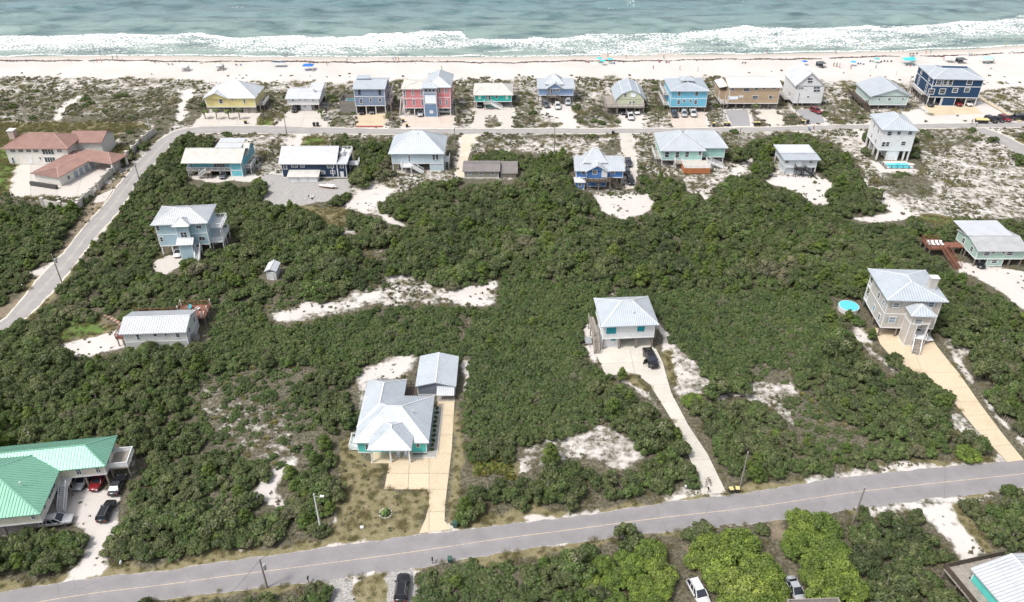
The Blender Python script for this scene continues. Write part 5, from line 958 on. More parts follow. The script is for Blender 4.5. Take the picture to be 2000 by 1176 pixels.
h = House('stilt_house', 'white stilt house with teal shutters and pale metal hip roof', 'house', R8, (150, 358), (412, 350), rot=((135, 238), (435, 226), 5.8)); W = h.W
z0 = h.z(296, 280); ze = h.fp(285, 232, -.6)[1]; D = max(8, h.hp(388, 76, ze)[1] - .6); wm = siding('clean_white_siding', (.68, .70, .72)); zr = h.fp(285, 98, D * .5)[1]; h.seam = .42
h.wall(0, W, 0, D, z0, ze, wm); h.hip(-.6, W + .6, -.6, D + .6, ze, zr, ROOFB, inset=W * .45)
for q in ((175, 239, 220, 269), (336, 233, 368, 257)): h.win(*q, pane=TEALS, cross=False, mull=1, inner='shutter', fw=.05, frame=TEALS)
h.wall(.1, W * .32, .8, D * .7, 0, z0 - .03, wm); h.win(197, 297, 219, 306, y=.8, pane=TEALS, frame=TEALS, cross=False, inner='shutter', fw=.04); h.piles([.2, W * .33, W * .66, W - .2], [.3, D / 2, D - .3], z0, PILE, w=.32); TANW = paint('tan_block_wall', (.40, .33, .26), .9); h.box('store_wall', W * .34, W - .4, D * .45, D * .45 + .2, 0, z0, TANW); h.box('store_wall', W * .66, W * .66 + .2, D * .3, D * .45, 0, z0, TANW)
h.deck(-1.9, -.7, D * .25, D * .85, z0 + .1, DECK, rails='L', rmat=DECK); h.stairs((-1.3, D * .25, z0), (-1.3, -1.2, .1), 1.1, mat=DECK, rmat=DECK); h.deck(W + .05, W + 1.4, D * .3, D * .7, z0, rails='R'); h.keep(-2, W + 1.5, -.5, D, .3); h.vent(W * .52, D * .55, zr - .2); h.vent(W * .6, D * .2, zr - 1.3)
t_ = MB().box(-1.9, -1.2, .4, 1.3, .35, .9).cyl((-1.95, .5, .3), (-1.95, .9, .3), .3, n=10)
h.part('floor_slab', MB().box(-.2, W + .2, -.3, D, -.05, .075), conc_pale)

h = House('stilt_house', 'beige two storey stilt house with grey shutters, entry tower and chimney', 'house', R9, (382, 832), (728, 832), rot=-3); W = h.W
z0 = h.z(778, 560); ze = h.fp(640, 599, -.7)[1]; D = max(11, h.hp(288, 384, ze)[1] - .5); D = min(D, 14); wm = siding('greige_siding', S('#d9d3cc', .74)); zr = h.fp(570, 446, D * .5)[1]; zm = h.z(685, 480); h.seam = .55
h.wall(0, W, 0, D * .82, z0, ze, wm, bands=(zm,)); h.hip(-.7, W + .9, -.7, D + .5, ze, zr, ROOFB, inset=W * .46); GSH = paint('grey_shutter', (.34, .37, .37))
def shut(x0, x1, z0_, z1_, y=0):
    for a, b in ((x0 - .62, x0 - .14), (x1 + .14, x1 + .62)): h.box('shutter', a, b, y - .06, y - .01, z0_ - .05, z1_ + .05, GSH)
for q in ((492, 610, 520, 640), (722, 606, 748, 637), (464, 702, 492, 740)):
    h.win(*q, pane=PANE_B); a = h.fp(q[0], q[1]); b = h.fp(q[2], q[3]); shut(a[0], b[0], b[1], a[1])
for a, zz in ((.14, zm), (.45, zm), (.14, z0), (.5, z0)): h.win_m('L', D * .82 * a, D * .82 * a + .95, zz + .9, zz + 2.2, at=0, pane=PANE_B)
h.box('porch_floor', 0, W, D * .82, D, z0, z0 + .2, WHITE); h.box('porch_floor', 0, W, D * .82, D, zm, zm + .2, WHITE)
for x in (.15, W - .15): h.box('porch_column', x - .12, x + .12, D - .3, D - .06, z0 + .2, ze - .1, WHITE)
h.rail([(.1, D * .83), (.1, D - .1), (W - .1, D - .1)], zm + .2); h.rail([(.1, D * .83), (.1, D - .1), (W - .1, D - .1)], z0 + .2)
h.piles([.2, W * .33, W * .66, W - .2], [.3, D * .4, D - .3], z0, PILE, w=.32); tx0, tx1 = h.fp(600, 740, -3)[0], h.fp(730, 740, -3)[0]; zt = h.fp(660, 700, -3.6)[1]; zp_ = z0 - .4
h.wall(tx0, tx1, -3, -.05, zm - .3, zt, wm); h.hip(tx0 - .6, tx1 + .6, -3.6, .8, zt, h.fp(640, 615, -1.2)[1], ROOFB, axis='y', inset=2.1); h.win(634, 716, 666, 755, y=-3, pane=PANE_B); h.wall(tx0, tx0 + 1.6, -3, -.05, .02, zm - .32, wm); h.win(562, 770, 580, 810, y=-.0)
h.deck(tx0 + 1.65, tx1 + .4, -3.0, -.06, zp_, WHITE, rails='R', legmat=PILEW)
for x in (tx1 - .1,): h.box('porch_column', x - .12, x + .12, -2.95, -2.7, zp_, zm - .3, WHITE)
h.stairs((tx0 + 2.6, -3.0, zp_), (h.hp(628, 950)[0], h.hp(628, 950)[1], .1), 1.5, mat=DECK); h.win_m('F', tx0 + 2.0, tx0 + 2.9, zp_ + .1, zp_ + 2.1, at=-.02, pane=PANE_B, name='door', inner='panel')
cy_ = D * .35; cx_ = h.fp(752, 460, cy_)[0]; h.chimney(cx_ - .75, cx_ + .75, cy_ - .6, cy_ + .6, ze, h.fp(752, 440, cy_)[1], wm)
g = House('round_pool', 'round above ground pool with turquoise water among the bushes', 'pool', R9, (160, 690), (252, 690)); c = g.hp(188, 655); rr = max(2.2, (g.hp(252, 652)[0] - g.hp(124, 652)[0]) / 2); mb = MB().cyl((c[0], c[1], -.1), (c[0], c[1], 1.1), rr, n=28); g.part('pool_wall', mb, PILEW); g.part('pool_water', MB().cyl((c[0], c[1], 1.0), (c[0], c[1], 1.12), rr - .12, n=28), WATERP.m); g.keep(c[0] - rr, c[0] + rr, c[1] - rr - .8, c[1] + rr, .3)

h = House('stilt_house', 'pale green stilt house with grey shingle roof and red sun deck', 'house', R9, (1005, 372), (1318, 372)); W = h.W
z0 = h.z(324, 1170); ze = h.fp(1180, 272, -.5)[1]; D = 10; wm = siding('pale_green_siding', S('#b9d8cb', .72)); zr = h.fp(1130, 172, D * .5)[1]; zbk = h.fp(1040, 106, D)[1]
h.wall(0, W, 0, D, z0, ze, wm); h.gable(-.3, W + .6, -.5, D + .5, ze, zr, ROOFS, wall=wm, oh=.4); h.roof([[(-.4, D * .52, zr + .06), (W * .92, D * .52, zr + .06), (W * .92, D + 3, zbk), (-.4, D + 3, zbk)]], ROOFW, name='rear_roof', th=.12)
for q in ((1086, 276, 1113, 300), (1136, 274, 1150, 286), (1202, 274, 1216, 286), (1238, 272, 1264, 298)): h.win(*q)
for a in (.2, .62): h.win_m('L', D * a, D * a + 1.0, ze - 1.7, ze - .5, at=0)
xa, xb = h.fp(1098, 350)[0], h.fp(1205, 350)[0]; h.wall(xa, xb, .2, D * .6, 0, z0 - .03, wm); h.win(1136, 328, 1162, 350, y=.2); h.piles([.2, W * .12, W * .75, W - .2], [.3, D / 2, D - .3], z0); zd = h.z(180, 820, D * .5); h.deck(-9.0, -4.6, 4.5, 9.5, z0 + .2, DECKR, rails='LFB', rmat=DECKR); h.deck(-4.6, -.05, 5.5, 8, z0 + .2, DECKR); h.stairs((-5.2, 4.5, z0 + .2), (-4.0, -1.2, .1), 1.5, mat=DECKR, rmat=DECKR)
LOUNGERS = [(h.root, (-8.3 + k * 1.05, 6.9, z0 + .2)) for k in range(4)]; h.box('rear_wall', .2, W - .2, D - .6, D - .45, 0, z0, DARKWOOD)

h = House('bungalow', 'teal bungalow with grey metal hip roofs and a columned front porch', 'house', R10, (294, 660), (688, 660)); W = h.W; h.seam = .42
ze = h.fp(640, 603, -.5)[1]; y1 = h.hp(725, 332, ze)[1] - .5; wm = siding('teal_siding', S('#66dcd2', .8)); zr = h.fp(490, 392, y1 * .5)[1]; zr = min(zr, ze + 4); y2 = h.hp(555, 243, ze)[1] - .3; xw = h.hp(556, 300, ze)[0] - .3; x0w = h.hp(352, 252, ze)[0] + .3
h.wall(0, W, 0, y1, 0, ze, wm); h.wall(x0w, xw, y1 + .02, y2, 0, ze, wm); h.hip(-.5, W + .5, -.5, y1 + .5, ze, zr, ROOFB, inset=W * .44); h.hip(x0w - .5, xw + .5, y1 * .3, y2 + .5, ze + .01, zr - .6, ROOFB, axis='y')
pa, pb = h.fp(372, 690, -2.4)[0], h.fp(588, 690, -2.4)[0]; zp_ = h.fp(475, 646, -2.9)[1]; h.hip(pa - .5, pb + .5, -2.9, y1 * .42, zp_, min(h.fp(487, 520, .5)[1], zr - .3), ROOFB, axis='y', inset=(pb - pa) * .52); h.box('porch_floor', pa - .3, pb + .3, -2.6, -.01, -.05, .14, conc_tan); h.keep(pa - .4, pb + .4, -2.8, 0)
for x in (pa, (pa + pb) / 2, pb): h.box('porch_column', x - .13, x + .13, -2.55, -2.29, .14, zp_ - .1, WHITE)
for q in ((334, 612, 352, 640), (627, 604, 645, 624)): h.win(*q)
h.win_m('F', pa + 2.0, pa + 3.2, .9, 2.0, pane=PANE); h.win_m('F', W * .55, W * .55 + 1, .15, 2.2, pane=WHITE, name='door', inner='panel', cross=False); h.deck(-1.6, -.05, .4, 3.4, .5, WHITE, rails='LFB'); h.vent(W * .78, y1 * .45, zr - .9)
gb = House('flower_bed', 'gravel bed with dark shrubs edged by pale stone along the bungalow wall', 'flower bed', R10, (690, 660), (745, 660)); e0 = gb.hp(735, 400); gb.box('stone_edging', 1.6, 1.85, -.5, e0[1], -.05, .2, conc_white); gb.box('stone_edging', -2.6, 1.6, -1.4, -1.15, -.05, .2, conc_white); gb.box('gravel', .05, 1.58, -.5, e0[1], -.05, .1, concrete('bed_gravel', (.36, .35, .34))); gb.box('gravel', -2.6, 1.58, -1.13, -.5, -.05, .09, concrete('bed_gravel', (.36, .35, .34))); gb.keep(-3, 2, -1.5, e0[1])
BED = [(gb, .8, .6 + k * (e0[1] - 1) / 9) for k in range(10)]
h = House('garage', 'grey detached garage with pale gable metal roof behind the teal bungalow', 'garage', R10, (636, 328), (848, 334), rot=0); W = h.W; h.seam = .42
ze = h.fp(740, 279, -.3)[1]; P0 = h.fp(738, 262, -.3); D = max(7, h.hp(862, 106, ze)[1] - .4); wm = siding('slate_siding', S('#8c95a3', .7)); zr = h.fp(755, 90, D)[1]; zr = max(ze + 1.0, min(zr, ze + 2.0))
h.wall(0, W, 0, D, 0, ze, wm); h.gable(-.35, W + .35, -.3, D + .4, ze, zr, ROOFB, axis='y', wall=wm, oh=.32); a, b = h.fp(752, 300)[0], W - .3; h.roof([[(a - .2, -2.0, ze - .8), (b + .3, -2.0, ze - .8), (b + .3, -.02, ze - .2), (a - .2, -.02, ze - .2)]], ROOFW, name='awning', th=.08); h.win_m('F', a, b - .2, .1, 2.1, pane=WHITE, cross=False, name='garage_door', inner='panel'); h.deck(-3.0, -.1, -1.0, 2.6, .4, DARKWOOD, rails='LB', rmat=DARKWOOD)
h.box('ramp', a - .2, b + .2, -1.9, -.02, -.05, .12, DECK)

h = House('stilt_house', 'cream L shaped stilt house with mint green metal roof above a carport', 'house', R11, (275, 660), (300, 660), az=2.7, rot=((0, 632), (245, 606), 5.4)); h.seam = .5
z0, ze = 2.7, h.fp(245, 606, -.5)[1]; ze = max(4.6, min(ze, 6)); wm = siding('cream_siding', S('#f1ebda', .75)); q = h.hp(385, 382, z0); yA = q[1]; q = h.hp(690, 352, z0); xR = q[0]; yF = q[1]; yA = (yA + yF) / 2; yB = h.hp(738, 106, ze)[1] - .5; yB = min(yB, yA + 10); x0 = -17.0
h.wall(x0, 0, 0, yA + 1, z0, ze, wm); h.wall(x0, xR, yA, yB, z0, ze, wm); zr = h.fp(550, 172, (yA + yB) / 2)[1]; zr = max(ze + 1.8, min(zr, ze + 2.8)); h.hip(x0 - 1, xR + .6, yA - .6, yB + .6, ze, zr, ROOFGREEN, axis='x', inset=(yB - yA) * .62); h.hip(x0 - 1, .6, -.6, yB + .3, ze + .01, zr + .9, ROOFGREEN, axis='y', inset=9)
for q in ((484, 312, 528, 350), (610, 298, 652, 338)): h.win(q[0], q[1], q[2], q[3], y=yA, mull=1)
h.win(195, 610, 232, 636, y=0, mull=1); h.win_m('R', 1.6, 2.4, z0 + 1, z0 + 1.9, at=0); h.win_m('R', 3.8, yA - 2.2, z0 + .9, z0 + 2.2, at=0, mull=2); h.win_m('R', yA + 1.2, yA + 2.2, z0 + 1, z0 + 2, at=xR); h.win_m('R', yB - 2, yB - 1, z0 + .9, z0 + 2.1, at=xR)
h.deck(xR + .05, xR + 3.2, yB - 5, yB - 1.2, z0 + .2, DECK, rails='RFB', solidp=True); h.piles([-12, -6, -.3], [.3, yA * .6], z0, PILE); h.piles([xR * .5, xR - .3], [yA + .3, (yA + yB) / 2, yB - .3], z0, PILE); h.box('rear_wall', x0, xR * .25, yB - 1.5, yB - 1.3, 0, z0, TANW); h.stairs((.9, yA - 1.6, z0), (.9, yA - 5.2, .1), 1.0, mat=WHITE); h.deck(.05, 1.6, yA - 1.6, yA - .05, z0, WHITE, rails='')
h.keep(x0, xR, yA, yB, .8); h.vent(-3.5, yA * .5, zr - .2); h.chimney(-8.5, -7.4, yA * .3, yA * .3 + 1, ze + .6, zr + .2, DARKP)
CARPORT = h

h = House('bungalow', 'teal walled house with broad white roof and grey deck below the road', 'house', R13, (1775, 900), (2100, 840), rot=((1710, 600), (1890, 560), 4.6), az=0); ze = 4.6; a = h.hp(1712, 612, ze); b = h.hp(1885, 558, ze); c = h.hp(1840, 789, ze); wm = siding('teal_siding', (.1, .5, .5)); yb = max(a[1], b[1]); yf = c[1]; h.wall(a[0] + .5, a[0] + 12, yf - 4, yb - .4, 0, ze, wm); h.gable(a[0], a[0] + 12.5, yf - 5, yb, ze, ze + 1.4, ROOFW, axis='y', wall=wm, oh=.5, seam=.5); h.deck(a[0] - 2.0, a[0] + .45, yf - 3, yb + 2.2, 2.4, DECK, rails='LB', rmat=DARKWOOD, solidp=True); h.deck(a[0] + .46, a[0] + 8, yb + .02, yb + 2.2, 2.4, DECK, rails='B', rmat=DARKWOOD, solidp=True)
h = House('sun_deck', 'brown wooden deck with low walls at the bottom of the dirt track', 'deck', R13, (670, 800), (955, 790), rot=None, az=2.5); h.deck(0, h.W, -4, 0.0, 2.5, DARKWOOD, rails='BLR', rmat=DECK, solidp=True); h.wall(h.W + .3, h.W + 6, -4, -.8, 0, 2.9, WHITE, trim=False); h.roof([[(h.W + .2, -4.2, 2.9), (h.W + 6.2, -4.2, 2.9), (h.W + 6.2, -.6, 3.1), (h.W + .2, -.6, 3.1)]], ROOFG)
# ------------------------------------------------------------------ foliage
def leaf_mat(name, stops, trans=0.28, grey=0.0):
    """stops: colours picked per plant; leaves vary singly, with highlight and shade painted in (attribute), and over the place (noise)"""
    t = NT(name); oi = t.node('ShaderNodeObjectInfo').outputs['Random']; lv = t.attr('leaf')
    nz = t.noise(t.pos(), 0.045, 4, .6); nz = t.ramp(nz, [(.34, 0.0), (.66, 1.0)]); k = t.math('ADD', t.math('MULTIPLY', oi, .5), t.math('MULTIPLY', nz, .5), clamp=True)
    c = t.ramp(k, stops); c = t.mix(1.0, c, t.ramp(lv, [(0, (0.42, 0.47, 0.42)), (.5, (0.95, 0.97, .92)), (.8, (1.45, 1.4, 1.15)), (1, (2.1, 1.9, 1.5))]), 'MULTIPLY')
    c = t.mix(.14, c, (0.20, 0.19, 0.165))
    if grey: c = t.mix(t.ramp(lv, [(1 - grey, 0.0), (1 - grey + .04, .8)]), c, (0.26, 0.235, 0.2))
    t.color(c); t.set(Roughness=.55); t.b.inputs['Specular IOR Level'].default_value = .3
    tr = t.node('ShaderNodeBsdfTranslucent'); t.link(t.mix(.5, c, (0.30, 0.42, 0.05)), tr.inputs['Color'])
    mx = t.node('ShaderNodeMixShader'); mx.inputs[0].default_value = trans
    t.link(t.b.outputs[0], mx.inputs[1]); t.link(tr.outputs[0], mx.inputs[2]); t.link(mx.outputs[0], t.out.inputs['Surface']); return t.m
def leaf_cloud(seed, lobes, n, size, up=0.35, jag=0.25):
    """quads of leaf sprays on the shells of lobes (x,y,z,rx,rz); verts, quads, per-vertex leaf value"""
    r = np.random.default_rng(seed); lob = np.array(lobes); w = lob[:, 3] ** 2; li = r.choice(len(lob), n, p=w / w.sum()); L = lob[li]
    d = r.normal(size=(n, 3)); d[:, 2] = d[:, 2] * .8 + up; d /= np.linalg.norm(d, axis=1)[:, None]
    rad = 1 - jag * r.random(n) ** 1.5 + .12 * r.random(n) ** 4
    c = L[:, :3] + d * np.stack([L[:, 3], L[:, 3], L[:, 4]], -1) * rad[:, None]
    nrm = d * .9 + r.normal(size=(n, 3)) * .55 + np.array([0, 0, .35]); nrm /= np.linalg.norm(nrm, axis=1)[:, None]
    a = np.cross(nrm, r.normal(size=(n, 3))); a /= np.linalg.norm(a, axis=1)[:, None]; b = np.cross(nrm, a)
    s = size * (.6 + .8 * r.random(n))[:, None]; e = (.45 + .3 * r.random(n))[:, None]
    V = np.stack([c - a * s * .5, c + b * s * e * .5 + nrm * s * .08, c + a * s * .5, c - b * s * e * .5 + nrm * s * .08], 1).reshape(-1, 3)
    lv = np.clip(.5 * r.random(n) + .5 * r.random(len(lob))[li] + .12 * d[:, 2], 0, 1)  # random tone, plus upward leaves painted lighter as if lit from above
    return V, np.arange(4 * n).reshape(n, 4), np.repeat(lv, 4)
def ico(c, rx, rz, sub=1):
    bm = bmesh.new(); bmesh.ops.create_icosphere(bm, subdivisions=sub, radius=1)
    v = np.array([q.co[:] for q in bm.verts]); f = np.array([[q.index for q in p_.verts] for p_ in bm.faces]); bm.free()
    return v * np.array([rx, rx, rz]) + np.array(c), f
def crown_mesh(name, seed, lobes, n, size, mat, core=.72, **kw):
    V, F, lv = leaf_cloud(seed, lobes, n, size, **kw); vs = [V]; fs = [F]; ls = [lv]; off = len(V)
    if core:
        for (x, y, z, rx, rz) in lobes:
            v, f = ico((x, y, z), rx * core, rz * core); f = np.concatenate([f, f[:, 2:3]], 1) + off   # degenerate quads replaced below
            vs.append(v); fs.append(f); ls.append(np.full(len(v), .05)); off += len(v)  # inner cores take the darkest tone: crown shade painted into the colour
    v = np.concatenate(vs); quads = fs[0]; me = bpy.data.meshes.new(name)
    tris = np.concatenate([f[:, :3] for f in fs[1:]]) if core else np.zeros((0, 3), int)
    nq, nt = len(quads), len(tris); me.vertices.add(len(v)); me.vertices.foreach_set('co', v.astype(np.float32).ravel())
    me.loops.add(nq * 4 + nt * 3); me.loops.foreach_set('vertex_index', np.concatenate([quads.ravel(), tris.ravel()]).astype(np.int32))
    me.polygons.add(nq + nt); me.polygons.foreach_set('loop_start', np.concatenate([np.arange(nq) * 4, nq * 4 + np.arange(nt) * 3]).astype(np.int32))
    me.polygons.foreach_set('loop_total', np.concatenate([np.full(nq, 4), np.full(nt, 3)]).astype(np.int32))
    a = me.attributes.new('leaf', 'FLOAT', 'POINT'); a.data.foreach_set('value', np.concatenate(ls).astype(np.float32)); me.update(); me.validate(); me.materials.append(mat)
    return me
def lobes_shrub(seed, R_, H, n, flat=.8):
    r = random.Random(seed); out = []; st = .72 + .6 * r.random(); ph = [(r.random() * 6.283, .35 + .5 * r.random()) for _ in range(3)]
    for k in range(n):
        a = r.random() * 6.283 if k % 3 else ph[k // 3 % 3][0] + r.gauss(0, .5); d = R_ * math.sqrt(r.random()) * .8; s = R_ * (.16 + .24 * r.random()) * (1.15 - .4 * d / R_)
        top = H * (1 - .55 * (d / R_) ** 2) * (.72 + .28 * r.random()); out.append((d * math.cos(a) * st, d * math.sin(a) / st, max((top - s * flat) * (.75 + .35 * r.random()), s * .55), s, s * flat))
    return out
def trunk_mesh(name, seed, H, R_, mat, stems=3, r0=.09):
    r = random.Random(seed); mb = MB()
    for k in range(stems):
        a = 6.283 * (k + r.random() * .6) / stems; p0 = Vector((.12 * math.cos(a), .12 * math.sin(a), -.15)); rad = r0 * (.7 + .5 * r.random())
        p1 = Vector((R_ * .22 * math.cos(a), R_ * .22 * math.sin(a), H * .35)); p2 = Vector((R_ * .5 * math.cos(a + .3), R_ * .5 * math.sin(a + .3), H * .62)); p3 = Vector((R_ * .68 * math.cos(a - .2), R_ * .68 * math.sin(a - .2), H * .82))
        mb.cyl(p0, p1, rad, rad * .8, 6).cyl(p1, p2, rad * .8, rad * .5, 5).cyl(p2, p3, rad * .5, rad * .2, 4)
        b = p1.lerp(p2, .5); mb.cyl(b, b + Vector((R_ * .3 * math.cos(a + 1.2), R_ * .3 * math.sin(a + 1.2), H * .3)), rad * .5, rad * .2, 4)
    o = mb.build(name, mat); me = o.data; bpy.data.objects.remove(o); return me
bark = wood('bark', (0.17, 0.145, 0.12)); bark_grey = wood('grey_twigs', (0.30, 0.275, 0.25))
OAKC = [(0.10, (0.050, 0.075, 0.030)), (0.26, (0.072, 0.108, 0.034)), (0.42, (0.098, 0.128, 0.048)), (0.52, (0.080, 0.135, 0.034)), (0.64, (0.125, 0.140, 0.068)), (0.76, (0.090, 0.160, 0.036)), (0.86, (0.150, 0.155, 0.090)), (0.95, (0.175, 0.165, 0.115))]
LOWC = [(0.1, (0.052, 0.092, 0.028)), (0.35, (0.070, 0.122, 0.034)), (0.5, (0.092, 0.150, 0.042)), (0.68, (0.120, 0.155, 0.062)), (0.82, (0.078, 0.130, 0.036)), (0.93, (0.160, 0.165, 0.100))]
PINEC = [(0.1, (0.085, 0.150, 0.028)), (0.5, (0.115, 0.180, 0.030)), (0.9, (0.160, 0.210, 0.040))]
BRIGHTC = [(0.1, (0.125, 0.200, 0.036)), (0.5, (0.165, 0.245, 0.042)), (0.9, (0.215, 0.280, 0.060))]
PALMC = [(0.1, (0.14, 0.17, 0.035)), (0.5, (0.20, 0.20, 0.05)), (0.9, (0.28, 0.235, 0.08))]
DUNEC = [(0.05, (0.083, 0.083, 0.050)), (0.35, (0.116, 0.116, 0.066)), (0.6, (0.160, 0.143, 0.094)), (0.85, (0.110, 0.138, 0.055)), (0.97, (0.209, 0.182, 0.132))]
DEADC = [(0.1, (0.20, 0.185, 0.16)), (0.5, (0.28, 0.26, 0.225)), (0.9, (0.36, 0.33, 0.28))]
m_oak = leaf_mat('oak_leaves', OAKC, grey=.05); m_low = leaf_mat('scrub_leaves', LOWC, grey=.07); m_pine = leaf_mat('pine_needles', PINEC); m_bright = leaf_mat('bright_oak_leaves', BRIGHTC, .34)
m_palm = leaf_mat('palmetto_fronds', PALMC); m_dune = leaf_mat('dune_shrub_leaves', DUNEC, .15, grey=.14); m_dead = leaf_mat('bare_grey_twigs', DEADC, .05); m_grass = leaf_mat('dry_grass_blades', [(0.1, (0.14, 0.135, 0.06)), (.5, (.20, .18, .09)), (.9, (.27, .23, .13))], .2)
PROTO = {}
def oak_like(key, k, R_, H, nl, n, size, mat, seed, **kw):
    lb = lobes_shrub(seed, R_, H, nl); cm = crown_mesh(key + '_crown', seed, lb, n, size, mat, **kw); tm = trunk_mesh(key + '_trunk', seed, H, R_, bark)
    PROTO.setdefault(key, []).append((cm, tm, R_, H))
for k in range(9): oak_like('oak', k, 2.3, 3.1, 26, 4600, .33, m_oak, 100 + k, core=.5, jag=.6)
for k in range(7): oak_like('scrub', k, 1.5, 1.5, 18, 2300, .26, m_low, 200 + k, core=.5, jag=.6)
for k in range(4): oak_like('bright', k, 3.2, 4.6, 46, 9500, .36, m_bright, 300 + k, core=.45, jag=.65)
for k in range(3):
    r = random.Random(400 + k); lb = []
    for j in range(13):
        z = 1.0 + 2.9 * j / 12; d = (1.75 - .32 * z) * (.35 + .75 * r.random()); a = j * 2.4; s = .80 - .07 * z + .22 * r.random(); lb.append((d * math.cos(a), d * math.sin(a), z, s, s * .62))
    lb.append((0, 0, 4.2, .42, .4)); cm = crown_mesh('pine_crown', 400 + k, lb, 2600, .26, m_pine, core=.6, jag=.45)
    mb = MB(); mb.cyl((0, 0, -.1), (0, 0, 4.6), .12, .03, 7)
    for (x, y, z, s, q) in lb[:-1]: mb.cyl((0, 0, z - .25), (x, y, z), .035, .012, 4)
    o = mb.build('pine_trunk', bark); tm = o.data; bpy.data.objects.remove(o); PROTO.setdefault('pine', []).append((cm, tm, 1.5, 5.0))
def fan_mesh(name, seed, nf, R_, H, mat, droop=.25):
    """palmetto fans: each frond a pleated fan of blades on a stalk"""
    r = random.Random(seed); V = []; F = []; lv = []
    for k in range(nf):
        a = r.random() * 6.283; el = .35 + 1.0 * r.random(); ln = R_ * (.55 + .45 * r.random()); d = Vector((math.cos(a) * math.cos(el), math.sin(a) * math.cos(el), math.sin(el)))
        o = Vector((0, 0, H * .25)) + d * ln * .55 + Vector(((r.random() - .5) * R_ * .9, (r.random() - .5) * R_ * .9, 0)); sd = d.cross(Vector((0, 0, 1))).normalized(); val = r.random()
        for j in range(7):
            th = (j - 3) * .42; dv = (d * math.cos(th) + sd * math.sin(th)).normalized(); tip = o + dv * ln * .6 - Vector((0, 0, droop * ln * .4)); w = dv.cross(Vector((0, 0, 1))).normalized() * ln * .06; mdl = o + dv * ln * .35
            n = len(V); V += [o, mdl - w, tip, mdl + w]; F.append((n, n + 1, n + 2, n + 3)); lv += [val] * 4
    me = np_mesh(name, np.array([v[:] for v in V]), np.array(F), mat, {'leaf': lv}); return me
for k in range(3): PROTO.setdefault('palmetto', []).append((fan_mesh('palmetto_fans', 500 + k, 34, 1.0, .8, m_palm), None, 1.0, .9))
for k in range(5):
    lb = lobes_shrub(600 + k, .62, .5, 7, .7); PROTO.setdefault('dune', []).append((crown_mesh('dune_shrub', 600 + k, lb, 300, .17, m_dune, core=.7), None, .6, .5))
for k in range(3):
    r = np.random.default_rng(700 + k); V = []; F = []; lv = []
    for j in range(130):
        p0 = np.array([r.normal() * .45, r.normal() * .45, 0]); d = np.array([r.normal() * .35, r.normal() * .35, .45 + .3 * r.random()]); w = np.array([r.normal(), r.normal(), 0]); w = w / np.linalg.norm(w) * .022
        n = len(V); V += [p0 - w, p0 + w, p0 + d * .6 + w, p0 + d - np.array([0, 0, .05])]; F.append((n, n + 1, n + 2, n + 3)); lv += [r.random()] * 4
    PROTO.setdefault('grass', []).append((np_mesh('grass_tuft', np.array(V), np.array(F), m_grass, {'leaf': lv}), None, .6, .5))
for k in range(3):
    r = random.Random(800 + k); V = []; F = []; lv = []
    def twig(p, d, ln, w, dep):
        q = p + d * ln; s = d.cross(Vector((r.gauss(0, 1), r.gauss(0, 1), r.gauss(0, 1)))).normalized() * w; n = len(V); V.extend([p - s, p + s, q + s * .6, q - s * .6]); F.append((n, n + 1, n + 2, n + 3)); lv.extend([r.random()] * 4)
        if dep:
            for _ in range(3): twig(p.lerp(q, .5 + .5 * r.random()), (d + Vector((r.gauss(0, .6), r.gauss(0, .6), r.gauss(0, .4)))).normalized(), ln * (.6 + .2 * r.random()), w * .72, dep - 1)
    for j in range(6): twig(Vector((r.gauss(0, .3), r.gauss(0, .3), 0)), Vector((r.gauss(0, .7), r.gauss(0, .7), .8)).normalized(), .55, .03, 4)
    PROTO.setdefault('dead', []).append((np_mesh('bare_shrub', np.array([v[:] for v in V]), np.array(F), m_dead, {'leaf': lv}), None, 1.3, 1.3))

